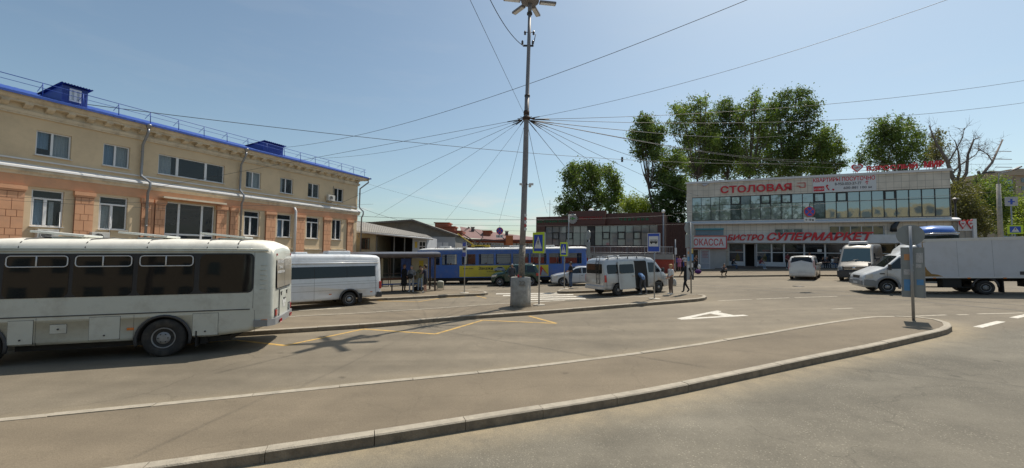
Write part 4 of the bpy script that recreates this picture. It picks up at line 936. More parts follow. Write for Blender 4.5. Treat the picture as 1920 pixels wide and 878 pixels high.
for i in range(14): mb.bx(a+1, c-.8, YT+.2, YT+.29, 4+i*3, 4.25+i*3)
mb.build('glazing_bar', metal_w, bl)
# ------------------------------------------------------------------ trees
def leaf_mat(name, c, trans=.35, var=.45):
    mt = bpy.data.materials.new(name); mt.use_nodes = True; n = mt.node_tree; b = n.nodes['Principled BSDF']; L = n.links.new
    g = n.nodes.new('ShaderNodeNewGeometry'); mr = n.nodes.new('ShaderNodeMapRange'); mr.inputs[3].default_value = 1-var; mr.inputs[4].default_value = 1+var; L(g.outputs['Random Per Island'], mr.inputs[0])
    tc = n.nodes.new('ShaderNodeTexCoord'); nz = n.nodes.new('ShaderNodeTexNoise'); nz.inputs['Scale'].default_value = .45; L(tc.outputs['Object'], nz.inputs['Vector'])
    m2 = n.nodes.new('ShaderNodeMapRange'); m2.inputs[1].default_value = .35; m2.inputs[2].default_value = .65; m2.inputs[3].default_value = .75; m2.inputs[4].default_value = 1.25; L(nz.outputs[0], m2.inputs[0])
    mm = n.nodes.new('ShaderNodeMath'); mm.operation = 'MULTIPLY'; L(mr.outputs[0], mm.inputs[0]); L(m2.outputs[0], mm.inputs[1])
    vm = n.nodes.new('ShaderNodeVectorMath'); vm.operation = 'SCALE'; vm.inputs[0].default_value = c; L(mm.outputs[0], vm.inputs['Scale']); L(vm.outputs[0], b.inputs['Base Color'])
    b.inputs['Roughness'].default_value = .55; b.inputs['Specular IOR Level'].default_value = .4
    t = n.nodes.new('ShaderNodeBsdfTranslucent'); v2 = n.nodes.new('ShaderNodeVectorMath'); v2.operation = 'MULTIPLY'; v2.inputs[1].default_value = (1.5, 1.5, .6); L(vm.outputs[0], v2.inputs[0]); L(v2.outputs[0], t.inputs[0])
    mx = n.nodes.new('ShaderNodeMixShader'); mx.inputs[0].default_value = trans; L(b.outputs[0], mx.inputs[1]); L(t.outputs[0], mx.inputs[2]); L(mx.outputs[0], n.nodes['Material Output'].inputs[0]); return mt
bark = mat('bark', (.10, .08, .065), .95, var=.25, scale=3, bump=.6, bscale=20); bark_g = mat('dead_bark', (.17, .14, .12), .95, var=.25, scale=3)
leafD = leaf_mat('leaves_dark', (.10, .15, .042)); leafG = leaf_mat('leaves_green', (.14, .20, .05)); leafY = leaf_mat('leaves_yellow_green', (.22, .28, .045)); leafB = leaf_mat('leaves_brownish', (.12, .12, .045))
def leaves(blobs, rnd, count, size, hang=.3):
    """leaf faces on many small sprays scattered through overlapping clumps; blobs = (centre, radius, squash)"""
    vs = []; fs = []; wts = [b[1]**2 for b in blobs]; tot = sum(wts)
    for (c, r, sq), w_ in zip(blobs, wts):
        n = int(count*w_/tot); sprays = max(6, n//9)
        for _ in range(sprays):
            d = Vector((rnd.gauss(0, 1), rnd.gauss(0, 1), rnd.gauss(0, 1)))
            if d.length < .1: d = Vector((1, 0, 0))
            d.normalize(); q = r*(.25+.95*rnd.random()**.6)*(1+.35*noise.noise(c*.7+d*2.3)); p = c+Vector((d.x*q, d.y*q, d.z*q*sq))
            if noise.noise(p*.6+Vector((7, 0, 0))) < -.38: continue
            sr = rnd.uniform(.28, .75)*(1 if q < r*.9 else .7)
            ax = (d+Vector((rnd.gauss(0, .5), rnd.gauss(0, .5), rnd.gauss(.2, .5)))).normalized()
            for k in range(rnd.randint(10, 20)):
                o = p+ax*rnd.gauss(0, sr)+Vector((rnd.gauss(0, .42), rnd.gauss(0, .42), rnd.gauss(0, .36)))*sr; s = size*rnd.uniform(.5, 1.2)
                u = Vector((rnd.gauss(0, 1), rnd.gauss(0, 1), rnd.gauss(0, .7))).normalized(); v = u.cross(Vector((rnd.gauss(0, 1), rnd.gauss(0, 1), rnd.gauss(0, 1)))).normalized()
                n0 = len(vs); vs += [o-u*s*.5, o+v*s*.34, o+u*s*.55, o-v*s*.34]; fs.append((n0, n0+1, n0+2, n0+3))
    return vs, fs
def tree(base, H, blobs, rnd_seed, leafm, label, name='poplar_tree', group=None, count=6000, size=.34, trunk_r=.3, lean=(0, 0)):
    rnd = random.Random(rnd_seed); r = empty(name, label, 'tree', Matrix.Translation(base), group)
    bl = [(Vector(c)-Vector(base), rad, sq) for c, rad, sq in blobs]
    mb = MB(); top = Vector((lean[0], lean[1], H*.8)); pts = [Vector((0, 0, -.5))]
    for i in range(1, 8): pts.append(top*(i/7)+Vector((rnd.uniform(-.2, .2), rnd.uniform(-.2, .2), 0)))
    mb.tube(pts, [trunk_r*(1.15-.13*i) for i in range(8)], 8)
    for c, rad, sq in bl:
        k = max(0, min(.85, (c.z-rad*.8)/(H*.8))); s = top*k; m1 = s.lerp(c, .5)+Vector((0, 0, -.12*(c-s).length)); rr = trunk_r*(.34-.2*k)
        mb.tube([s, m1, c], [rr, rr*.7, rr*.35], 6, cap=False)
        for _ in range(3):
            e = c+Vector((rnd.gauss(0, 1), rnd.gauss(0, 1), rnd.gauss(.3, .8))).normalized()*rad*.85; m2 = c.lerp(e, .5)+Vector((0, 0, -.1*rad)); mb.tube([m1.lerp(c, .6), m2, e], [rr*.4, rr*.25, .015], 5, cap=False)
    mb.build('trunk', bark, r)
    vs, fs = leaves(bl, rnd, int(count*2.1), size*.74); m2 = MB(); m2.add(vs, fs); m2.build('crown', leafm, r); return r
def blobs_px(lst, Y, dy=2.0, seed=0):
    """(px, py, radius px) circles of the crown at depth Y -> clumps in space"""
    rnd = random.Random(seed); out = []
    ext = []
    for px, py, rp, *sq in lst:
        ext.append((px, py, rp*.86)); ext.append((px+rnd.uniform(-1, 1)*rp*.9, py+rnd.uniform(-1, 1)*rp*.8, rp*.5)); ext.append((px+rnd.uniform(-1, 1)*rp*1.0, py+rnd.uniform(-.9, .9)*rp, rp*.36))
    for px, py, rp, *sq in ext:
        out.append((at(px, py, Y+rnd.uniform(-dy, dy)), rp*Y/F_PX, sq[0] if sq else 1.0))
    return out
def T(px, Y): x = at(px, 440, Y).x; return (x, Y, gz(x))
GR = 'trees behind the buildings'
Y = 68
tree(T(1102, Y), 13, blobs_px([(1085, 322, 20), (1112, 318, 17), (1078, 345, 22), (1110, 345, 24), (1068, 378, 22), (1100, 385, 26), (1062, 398, 14), (1130, 370, 18), (1075, 315, 10)], Y, 2.5, 1), 11, leafD, 'broad dark green tree behind the brown restaurant roof', 'broadleaf_tree', GR, 7000, .42)
tree(T(1142, Y-3), 12, blobs_px([(1144, 325, 12), (1148, 345, 16), (1152, 370, 20), (1146, 392, 16), (1140, 318, 7)], Y-3, 1.5, 2), 12, leafG, 'narrow pointed green tree beside the broad dark tree above the restaurant', 'broadleaf_tree', GR, 2400, .4)
tree(T(1190, 66), 7, blobs_px([(1190, 380, 18), (1172, 390, 14), (1212, 385, 16), (1200, 398, 20), (1222, 398, 10), (1182, 400, 16)], 62, 2, 3), 13, leafY, 'low round yellow green tree peeping over the restaurant roof', 'broadleaf_tree', GR, 3300, .3)
Y = 60
tree(T(1250, Y), 17, blobs_px([(1214, 238, 20), (1207, 256, 22), (1228, 256, 20), (1217, 275, 22), (1196, 284, 13), (1235, 290, 20), (1245, 318, 22), (1232, 335, 18), (1255, 350, 26), (1268, 300, 16), (1270, 370, 18), (1240, 378, 20), (1262, 390, 24), (1256, 420, 22), (1275, 345, 18), (1210, 228, 10)], Y, 2, 4), 14, leafD, 'tall leaning poplar at the corner of the grey tiled building', 'poplar_tree', GR, 11000, .4, .38, (-3, 0))
Y = 71
tree(T(1300, Y), 22, blobs_px([(1268, 205, 14), (1300, 200, 18), (1315, 192, 12), (1282, 222, 22), (1270, 240, 16), (1300, 245, 24), (1285, 270, 18), (1320, 262, 20), (1310, 295, 22), (1292, 310, 14), (1330, 310, 20), (1328, 235, 18), (1334, 215, 13), (1336, 265, 18)], Y, 2.5, 5), 15, leafG, 'tall airy poplar with drooping twigs, first behind the cafeteria sign', 'poplar_tree', GR, 6200, .4, .4, (1, 0))
tree(T(1365, Y+2), 22, blobs_px([(1352, 205, 18), (1372, 210, 18), (1345, 232, 22), (1375, 240, 22), (1350, 265, 24), (1370, 285, 20), (1350, 305, 22), (1330, 325, 14), (1362, 192, 8)], Y+2, 2.5, 6), 16, leafD, 'dense round-topped poplar, second behind the tiled building roof', 'poplar_tree', GR, 6000, .4, .38)
tree(T(1402, Y-1), 23, blobs_px([(1415, 182, 12), (1408, 205, 18), (1430, 200, 16), (1400, 232, 20), (1425, 235, 18), (1410, 262, 20), (1395, 292, 16), (1418, 300, 16), (1405, 322, 12), (1388, 215, 14), (1442, 225, 16), (1440, 262, 16), (1436, 295, 14), (1386, 262, 14)], Y-1, 2.2, 7), 17, leafG, 'thin poplar with visible limbs between two denser crowns', 'poplar_tree', GR, 3900, .4, .4, (.5, 0))
tree(T(1480, Y+1), 24, blobs_px([(1465, 190, 20), (1492, 185, 20), (1515, 200, 20), (1455, 215, 20), (1485, 220, 26), (1520, 230, 22), (1465, 250, 24), (1500, 260, 26), (1528, 265, 16), (1470, 285, 24), (1505, 300, 22), (1450, 305, 18), (1485, 318, 20), (1500, 176, 9)], Y+1, 3, 8), 18, leafD, 'largest darkest poplar of the group behind the cafeteria sign', 'poplar_tree', GR, 9000, .42, .45)
tree(T(1555, Y-1), 18, blobs_px([(1548, 252, 18), (1560, 275, 16), (1577, 280, 12), (1540, 285, 18), (1560, 305, 20), (1530, 315, 16), (1580, 305, 8), (1545, 322, 14)], Y-1, 2, 9), 19, leafG, 'lower poplar at the edge of the group beside open sky', 'poplar_tree', GR, 4000, .4, .3)
tree(T(1340, 79), 17, blobs_px([(1290, 300, 20), (1312, 318, 22), (1340, 290, 22), (1330, 262, 20), (1365, 315, 24), (1300, 265, 16), (1385, 285, 18), (1392, 312, 20)], 79, 3, 31), 41, leafG, 'broad lower tree filling the gap between the first poplars', 'broadleaf_tree', GR, 6000, .42, .35)
tree(T(1450, 80), 19, blobs_px([(1420, 290, 24), (1440, 262, 22), (1448, 318, 24), (1480, 300, 26), (1515, 315, 22), (1535, 295, 18), (1425, 240, 16), (1410, 318, 22)], 80, 3, 32), 42, leafD, 'broad shaded tree filling the gap behind the thin poplar', 'broadleaf_tree', GR, 6000, .42, .35)
Y = 75
tree(T(1690, Y), 20, blobs_px([(1650, 240, 20), (1675, 238, 22), (1700, 240, 20), (1640, 265, 22), (1670, 265, 26), (1705, 270, 24), (1635, 290, 20), (1665, 298, 26), (1700, 300, 24), (1612, 296, 12), (1725, 262, 16), (1735, 290, 20), (1750, 275, 12)], Y, 3, 10), 20, leafD, 'round green tree behind the rooftop heart sign', 'broadleaf_tree', GR, 7000, .42, .4)
tree(T(1752, 66), 18, blobs_px([(1758, 255, 12), (1765, 275, 14), (1755, 290, 14), (1768, 295, 12)], 66, 1.5, 12), 22, leafB, 'thin half-dead tree with sparse brownish leaves by the roof corner', 'broadleaf_tree', GR, 900, .32, .3, (-.5, 0))
Yb = 52
tree(T(1800, 50), 7, blobs_px([(1795, 350, 16), (1800, 375, 22), (1815, 365, 18), (1808, 400, 24), (1830, 395, 20), (1795, 410, 16), (1840, 420, 18), (1820, 430, 18), (1790, 385, 14)], 50, 2, 13), 23, leafB, 'brownish green bushy tree beside the tiled building end', 'broadleaf_tree', GR, 5200, .26, .2)
tree(T(1850, 56), 9, blobs_px([(1862, 345, 18), (1850, 360, 18), (1880, 355, 16), (1868, 375, 22), (1890, 380, 16), (1850, 390, 20), (1885, 405, 20), (1865, 420, 20), (1838, 362, 12), (1835, 340, 10)], 56, 2, 14), 24, leafG, 'full green tree around the concrete street lamp post', 'broadleaf_tree', GR, 5600, .3, .25)
tree(T(1915, 52), 8, blobs_px([(1910, 395, 14), (1925, 385, 18), (1905, 420, 16), (1925, 415, 22), (1945, 400, 22), (1890, 432, 12), (1912, 440, 14)], 52, 2, 15), 25, leafY, 'light yellow green tree by the far crossing sign', 'broadleaf_tree', GR, 3600, .26, .2)
# bare dead tree
def bare_tree(base, limbs, label):
    r = empty('dead_tree', label, 'tree', Matrix.Translation(base)); mb = MB(); rnd = random.Random(8); b0 = Vector(base); tw = MB()
    for l in limbs:
        pts = [p-b0 for p in l[0]]; k = len(pts); mb.tube(pts, [l[1]+(l[2]-l[1])*i/(k-1) for i in range(k)], 7)
        for i in range(1, k):
            for _ in range(7 if l[2] < .1 else 2):
                p = pts[i-1].lerp(pts[i], rnd.random()); d = Vector((rnd.gauss(0, 1), rnd.gauss(0, 1), rnd.gauss(.8, .6))).normalized(); q = p+d*rnd.uniform(.6, 1.8); tw.tube([p, p.lerp(q, .5)+Vector((rnd.gauss(0, .12), 0, rnd.gauss(0, .12))), q], [.035, .02, .008], 4, cap=False)
                for _ in range(3): e = q+Vector((rnd.gauss(0, .5), rnd.gauss(0, .5), rnd.gauss(.3, .4))); tw.tube([p.lerp(q, .7), e], [.014, .006], 3, cap=False)
    mb.build('trunk', bark_g, r); tw.build('twigs', bark_g, r)
Y = 60
def pl(lst): return [at(a, b_, Y+c) for a, b_, c in lst]
bare_tree(T(1795, Y), [(pl([(1800, 420, 0), (1796, 350, 0), (1785, 330, 0), (1775, 300, 0), (1755, 268, .5), (1742, 235, 1)]), .42, .06), (pl([(1796, 350, 0), (1812, 325, .3), (1815, 290, 1), (1826, 262, 1), (1838, 258, 1)]), .26, .05), (pl([(1793, 345, 0), (1800, 320, 0), (1797, 285, -.5), (1790, 262, -1)]), .22, .04),
    (pl([(1812, 400, 0), (1836, 370, 0), (1838, 332, 0), (1860, 305, 1), (1880, 262, 2)]), .34, .09), (pl([(1838, 332, 0), (1834, 321, 0)]), .22, .16), (pl([(1860, 302, 1), (1852, 290, .5), (1834, 278, 0), (1835, 272, 0)]), .08, .03), (pl([(1783, 328, 0), (1800, 310, .5), (1830, 290, 1), (1838, 275, 1)]), .14, .03), (pl([(1778, 305, 0), (1790, 285, 0), (1805, 258, 0), (1808, 240, 0)]), .12, .03)],
    'bare dead tree with forked grey limbs behind the shop building corner')
# ------------------------------------------------------------------ vehicles
def paint(name, c, rough=.3, coat=.6, var=.04, dirt=.35, metal=0): return mat(name, c, rough, metal, var, 1.5, coat=coat, dirt=((.22, .19, .15), dirt, 1.6))
tyre_m = mat('tyre_rubber', (.028, .027, .026), .85, var=.2, scale=5, dirt=((.12, .1, .08), .5, 4)); rim_m = mat('steel_rim', (.35, .35, .36), .4, .6, var=.15, dirt=((.12, .1, .08), .4, 8)); rim_w = mat('grey_rim', (.27, .27, .27), .5, .2, var=.15, dirt=((.1, .08, .07), .6, 8))
under_m = mat('underbody_black', (.018, .017, .016), .8, var=.3); plast = mat('dark_plastic', (.045, .045, .048), .6, var=.15, dirt=((.14, .12, .1), .4, 4))
vglass = glass('vehicle_glass', (.012, .014, .016), 0, .03, .6); vglass_t = glass('tinted_vehicle_glass', (.008, .009, .01), 0, .035, .55)
chrome = mat('chrome', (.6, .6, .6), .15, .9, var=.05); red_l = mat('tail_lamp_red', (.45, .012, .012), .2, coat=.8); amber = mat('lamp_amber', (.6, .16, .02), .25, coat=.6); lens = mat('lamp_lens', (.55, .57, .58), .12, .3, coat=1); plate_m = mat('number_plate', (.55, .55, .53), .5, var=.1, scale=20)
def wheel(parent, x, y, r, w=.22, side=1, rimm=None, rr=.62, holes=8, dish=.05):
    mb = MB(); s = side; yo = y
    mb.lathe([(r*.6, -w/2), (r*.9, -w/2), (r*.98, -w*.4), (r, -w*.25), (r, w*.25), (r*.98, w*.4), (r*.9, w/2), (r*rr+.01, w/2), (r*rr, w/2-.02)], 28, (x, yo, r), axis='y')
    t = mb.build('wheel', tyre_m, parent)
    mb = MB(); k = -1 if s < 0 else 1; f = k*w/2
    prof = [(r*rr, f*.9), (r*rr*.95, f*1.02), (r*rr*.88, f*.85), (r*rr*.8, f*.5), (r*.34, f*.62), (r*.3, f*1.0), (r*.12, f*1.05), (.001, f*1.05)]
    mb.lathe(prof, 28, (x, yo, r), axis='y', cap=False)
    o = mb.build('rim', rimm or rim_m, t)
    mb = MB()
    for i in range(holes):
        a = 2*pi*i/holes; mb.lathe([(r*.085, f*.62), (r*.085, f*.66), (.001, f*.665)], 8, (x+cos(a)*r*rr*.68, yo, r+sin(a)*r*rr*.68), axis='y', cap=False)
    for i in range(6):
        a = 2*pi*i/6; mb.lathe([(.014, f*1.0), (.014, f*1.12), (.001, f*1.13)], 6, (x+cos(a)*r*.22, yo, r+sin(a)*r*.22), axis='y', cap=False)
    mb.build('wheel_hole_bolt', under_m, t)  # flat dark discs stand in for rim holes; bolt heads share the mesh
    return t
def body_loft(stations, w, belt, tum, rc, zb=None, crown=.03):
    """stations: (x, ztop, zbottom, width factor)"""
    rings = []
    for x, zt, zb_, wf in stations:
        W_ = w*wf; b_ = min(belt, zt-rc-.02); yr = W_-tum*max(0, zt-rc-b_)
        half = [(0, zb_), (W_*.8, zb_), (W_*.97, zb_+.04), (W_, zb_+.12), (W_, zb_+.17), (W_, (zb_+b_)/2+.05), (W_*1.0, b_), (yr, zt-rc), (yr-rc*.16, zt-rc*.5), (yr-rc*.55, zt-rc*.12), (yr-rc*1.2, zt), (0, zt+crown)]
        ring = [(x, -y, z) for y, z in half]+[(x, y, z) for y, z in half[::-1][1:-1]]
        rings.append(ring)
    return rings
class Van:
    def __init__(s, name, label, cat, M, w, belt, tum, rc, stations, pm, arches, archr, group=None, crown=.03):
        s.root = empty(name, label, cat, M, group); s.w = w; s.belt = belt; s.tum = tum; s.rc = rc; s.st = stations; s.crown = crown
        mb = MB(); mb.loft(body_loft(stations, w, belt, tum, rc, crown=crown)); body = mb.build('body', [pm, under_m], s.root, fix=True)
        if arches:
            for ax in arches:
                cb = MB(); cb.lathe([(archr, -w*1.3), (archr, -w*.62)], 28, (ax, 0, archr*.82), axis='y'); cb.lathe([(archr, w*.62), (archr, w*1.3)], 28, (ax, 0, archr*.82), axis='y')
                c = cb.build('cutter', [under_m], s.root, fix=True)
                md = body.modifiers.new('cut', 'BOOLEAN'); md.operation = 'DIFFERENCE'; md.object = c; md.solver = 'EXACT'
                try: md.material_mode = 'TRANSFER'
                except Exception: pass
                dg = bpy.context.evaluated_depsgraph_get(); me = bpy.data.meshes.new_from_object(body.evaluated_get(dg)); body.modifiers.clear(); old = body.data; body.data = me
                bpy.data.objects.remove(c)
        s.body = body
    def y(s, z, wf=1):
        W_ = s.w*wf; return W_-s.tum*max(0, z-s.belt)
    def panel(s, name, pts, m, side, off=.006, parent=None, th=None, mi=0):
        """flat piece following the flank; pts in (x, z)"""
        mb = MB(); s.padd(mb, pts, side, off); return mb.build(name, m, parent or s.root)
    def padd(s, mb, pts, side, off=.006, mi=0, inner=.02):
        zs_ = [p[1] for p in pts]; b = s.belt
        if s.tum > .03 and min(zs_) < b-.02 and max(zs_) > b+.02:
            for lo in (True, False):
                out = []; n = len(pts)
                for i in range(n):
                    p, q = pts[i], pts[(i+1) % n]; ip = (p[1] <= b) == lo or p[1] == b; iq = (q[1] <= b) == lo or q[1] == b
                    if ip: out.append(p)
                    if ip != iq and abs(q[1]-p[1]) > 1e-9: t = (b-p[1])/(q[1]-p[1]); out.append((p[0]+(q[0]-p[0])*t, b))
                if len(out) > 2: s.padd1(mb, out, side, off, mi, inner)
            return
        s.padd1(mb, pts, side, off, mi, inner)
    def screen(s, name, p1, p2, m, off=.012, parent=None):
        """curved windscreen lying on the crowned upper surface: p = (x, z, half width)"""
        mb = MB(); rows = []
        for x, z, w_ in (p1, ((p1[0]+p2[0])/2, (p1[1]+p2[1])/2, (p1[2]+p2[2])/2), p2):
            rows.append([(x+off*.6, w_*k/3, z+off+s.crown*(1-abs(k)/3*.75)) for k in range(-3, 4)])
        vs = [p for r in rows for p in r]; mb.add(vs, [(r*7+c, r*7+c+1, (r+1)*7+c+1, (r+1)*7+c) for r in range(2) for c in range(6)], 0, True); return mb.build(name, m, parent or s.root)
    def padd1(s, mb, pts, side, off=.006, mi=0, inner=.02):
        n = len(pts); vs = [(x, side*(s.y(z)+off), z) for x, z in pts]+[(x, side*(s.y(z)-inner), z) for x, z in pts]
        mb.add(vs, [tuple(range(n))]+[(i, i+n, (i+1) % n+n, (i+1) % n) for i in range(n)], mi)
def rrect(x0, x1, z0, z1, r=.08, k=3, sk=0):
    out = []
    for cx, cz, a0 in ((x1-r, z1-r, 0), (x0+r, z1-r, 90), (x0+r, z0+r, 180), (x1-r, z0+r, 270)):
        for i in range(k+1):
            a = radians(a0+90*i/k); out.append((cx+r*cos(a), cz+r*sin(a)))
    return out
def arch_lip(v, ax, r, side, m, parent=None, t=.05, z0=.25, cz=None, off=.02):
    mb = MB(); pts = []; cz = r*.82 if cz is None else cz
    for i in range(19):
        a = pi*(i/18)*1.16-pi*.08; x = ax+(r+.02)*cos(a); z = cz+(r+.02)*sin(a)
        if z > z0: pts.append((x, side*(v.y(z)+off*.3), z))
    mb.tube(pts, t, 6); return mb.build('arch_trim', m, parent or v.root)

# --- the old bus at the stop -------------------------------------------------
bus_paint = paint('bus_paint', (.52, .535, .48), .38, .35, .04, .45)
bh = Vector((-.955, -.298)).normalized(); c0 = Vector((-8.82, 10.42)); nl = Vector((bh.y, -bh.x))     # nl points to the far side
ctr = Vector((-8.82, 10.42))-nl*0+Vector((-bh.y, bh.x))*0
# far side direction from the visible flank
fs_ = Vector((-.298, .955)); HW = 1.22
o2 = c0+fs_*HW
BM = ground_frame(o2.x, o2.y, bh.x, bh.y)
# frame: x forward (towards the picture's left edge), y = left flank faces the camera
st = [(-2.43, 2.6, .86, .925), (-2.40, 2.74, .78, .96), (-2.34, 2.84, .7, .985), (-2.15, 2.93, .6, 1), (-1.85, 2.965, .5, 1), (-1.0, 2.98, .42, 1), (3.6, 2.98, .42, 1), (4.1, 2.95, .42, .99), (4.35, 2.86, .45, .96), (4.5, 2.6, .5, .9)]
bus = Van('city_bus', 'old cream white bus with open roof hatches and a dirty rear window', 'bus', BM, HW, 1.05, .045, .24, st, bus_paint, [0, 3.6], .56, crown=.06)
bx_ = lambda s: -s     # measured positions run backwards along the flank
# dark window band and windows
for sd in (1, -1):
    mb = MB(); bus.padd(mb, [(-1.95, 1.56), (-1.95, 2.62), (4.2, 2.62), (4.2, 1.56)] if sd < 0 else rrect(-1.96, 4.2, 1.57, 2.63, .12), sd, .008); band = mb.build('window_band', mat('window_rubber', (.02, .022, .028), .35, var=.1), bus.root)
    wins = [(-1.92, -.72, 1.60, 2.6), (-.6, .6, 1.58, 2.6), (.7, 1.88, 1.58, 2.6), (1.96, 3.16, 1.58, 2.6), (3.25, 4.1, 1.58, 2.6)]
    for i, (a, b_, c, d) in enumerate(wins):
        mb = MB(); bus.padd(mb, rrect(a, b_, c, d, .13), sd, .014); wn = mb.build('window', vglass_t, band)
        if i > 0:
            mb = MB(); zz = 2.31; q = [(a+.05, d-.03), (b_-.05, d-.03), (b_-.03, zz), (a+.03, zz)]
            def P(x, z, o=.022): return (x, sd*(bus.y(z)+o), z)
            rp = rrect(a+.035, b_-.035, zz, d-.03, .07); mb.tube([P(*p) for p in rp+[rp[0]]], .013, 5, cap=False)
            mb.tube([P((a+b_)/2+.02, zz), P((a+b_)/2+.02, d-.03)], .016, 5); mb.build('sliding_vent', metal_w, wn)
    mb = MB(); mb.tube([(x, sd*(bus.y(2.72)+.012), 2.70) for x in (-2.3, 0, 4.2)], .03, 6); mb.tube([(x, sd*(bus.y(2.72)+.02), 2.75) for x in (-2.3, 0, 4.2)], .014, 5); mb.build('drip_rail', bus_paint, bus.root)
    mb = MB(); bus.padd(mb, [(-1.9, 1.115), (-1.9, 1.14), (4.3, 1.14), (4.3, 1.115)], sd, .012); mb.build('rub_strip', plast, bus.root)
    for nm, (a, b_, c, d) in (('locker_door', (.9, 1.5, .52, 1.07)), ('locker_door', (-1.18, -.62, .5, 1.06)), ('filler_flap', (1.93, 2.24, .72, .93)), ('locker_door', (2.55, 3.0, .5, 1.05))):
        mb = MB(); bus.padd(mb, [(a, c), (b_, c), (b_, d), (a, d)], sd, .009); o_ = mb.build(nm, bus_paint, bus.root)
        mb = MB(); t = .008
        for q in ((a-t, a, c-t, d+t), (b_, b_+t, c-t, d+t), (a, b_, c-t, c), (a, b_, d, d+t)): bus.padd(mb, [(q[0], q[2]), (q[1], q[2]), (q[1], q[3]), (q[0], q[3])], sd, .002)
        mb.lathe([(.02, 0), (.02, .015), (.001, .016)], 8, ((a+b_)/2, sd*(HW+.008), c+.1), axis='y', cap=False); mb.build('door_gap', plast, o_)
    for x in (-.1-.62, 1.4-.0): pass
    mb = MB(); 
    for x in (-2.02, .62, 2.5): bus.padd(mb, [(x, .45), (x+.006, .45), (x+.006, 1.1), (x, 1.1)], sd, .002)
    bus.padd(mb, [(-1.97, 1.15), (-1.962, 1.15), (-1.962, 2.7), (-1.97, 2.7)], sd, .002); mb.build('panel_seam', plast, bus.root)
    for x in (.68, -2.25): mb = MB(); bus.padd(mb, [(x-.07, .72 if x > 0 else .78), (x+.07, .72 if x > 0 else .78), (x+.07, .78 if x > 0 else .84), (x-.07, .78 if x > 0 else .84)], sd, .02); mb.build('side_marker', amber, bus.root)
    arch_lip(bus, 0, .56, sd, plast, t=.035); arch_lip(bus, 3.6, .56, sd, plast, t=.035)
    wheel(bus.root, 0, sd*(HW-.13), .48, .27, sd, rim_w, .55, 6); wheel(bus.root, 3.6, sd*(HW-.13), .48, .27, sd, rim_w, .55, 6)
    mb = MB(); mb.bx(-.72, -.69, sd*(HW-.1)-.16, sd*(HW-.1)+.12, .22, .62); mb.build('mud_flap', under_m, bus.root)
    mb = MB()
    for k in range(6): mb.tube([(-2.12-.0, sd*(bus.y(2.3-k*.13)+.012), 2.3-k*.13), (-2.28, sd*(bus.y(2.3-k*.13)+.008), 2.3-k*.13)], .008, 5)
    mb.build('louvre', bus_paint, bus.root)
mb = MB(); mb.bx(-1.4, 3.0, -1.0, 1.0, .3, .42); mb.bx(-.9, -.75, -1.1, 1.1, .26, .5); mb.build('chassis', under_m, bus.root)
# roof ribs and hatches
roof_c2 = paint('hatch_lid_grey', (.6, .62, .58), .45, .2, .04, .3)
mb = MB()
for x in (-1.55, -.85, .45, 1.7, 2.95): 
    mb.tube([(x+(.12 if abs(y) > .8 else 0)*0, y, bus_z) for y, bus_z in ((-1.13, 2.76), (-1.06, 2.90), (-.9, 2.985), (-.5, 3.025), (0, 3.05), (.5, 3.025), (.9, 2.985), (1.06, 2.90), (1.13, 2.76))], .018, 5)
mb.build('roof_seam', plast, bus.root)
for x in (-1.1, .75, 2.55):
    mb = MB(); mb.box((x, 0, 3.04), (.6, .6, .06)); hb = mb.build('roof_hatch', bus_paint, bus.root)
    R = Matrix.Rotation(radians(-7), 3, 'Y'); mb = MB(); mb.box((x+.15, 0, 3.14), (1.1, .75, .055), R=Matrix.Rotation(radians(-6), 3, 'Y')); mb.build('hatch_lid', roof_c2, hb, bev=.01)
# rear face: window, engine flap, lamps, bumper, writing
def rear(x0, z): return x0
rx = lambda z: -2.625 if z < 1.9 else -2.625+(z-1.9)*.05
mb = MB(); rp = rrect(-.93, .93, 1.62, 2.5, .12); n = len(rp)
mb.add([(-2.60-.035 if z < 2.3 else -2.615, y, z) for y, z in rp]+[(-2.4, y, z) for y, z in rp], [tuple(range(n))]+[(i, i+n, (i+1) % n+n, (i+1) % n) for i in range(n)]); rb_ = mb.build('rear_window_rubber', mat('window_rubber', (.02, .022, .028), .35), bus.root)
dusty = mat('dusty_rear_glass', (.25, .22, .17), .3, var=.18, scale=2, coat=.4, dirt=((.33, .28, .21), .6, 2))
mb = MB()
for a, b_ in ((-.9, -.02), (.02, .9)):
    mb.add([(-2.662, a, 1.65), (-2.662, b_, 1.65), (-2.64, b_, 2.47), (-2.64, a, 2.47)], [(0, 1, 2, 3)])
mb.build('rear_window', dusty, rb_)
RF = Matrix(((0, 0, -1, -2.665), (-1, 0, 0, 0), (0, 1, 0, 0), (0, 0, 0, 1)))
mb = MB(); mb.text('ЗАКАЗ АВТОБУСА', .78, .08, RF @ Matrix.Translation((-.86, 2.35, -.015)), .004, 0, .01); mb.build('window_text', white_s, rb_); mb = MB(); mb.text('30 мест', .36, .075, RF @ Matrix.Translation((-.64, 2.2, -.008)), .004, 0, .01); mb.build('window_text', white_s, rb_); mb = MB(); mb.text('8-9-069-077-594', .78, .075, RF @ Matrix.Translation((-.86, 2.06, -.004)), .004, 0, .01); mb.build('window_text', white_s, rb_)
mb = MB(); mb.bx(-2.65, -2.6, -.42, .5, .82, 1.56); ef = mb.build('engine_flap', bus_paint, bus.root, bev=.01)
mb = MB(); t = .012
for q in ((-.42-t, -.42, .8, 1.58), (.5, .5+t, .8, 1.58), (-.42, .5, 1.56, 1.56+t), (-.42, .5, .8, .82)): mb.bx(-2.645, -2.6, q[0], q[1], q[2], q[3])
mb.build('flap_gap', plast, ef)
mb = MB()
for y in (-.3, .38): mb.tube([(-2.66, y-.06, 1.5), (-2.67, y+.06, 1.5)], .018, 6); mb.tube([(-2.66, y, 1.5), (-2.66, y, 1.4)], .012, 5)
mb.build('hinge', plast, ef)
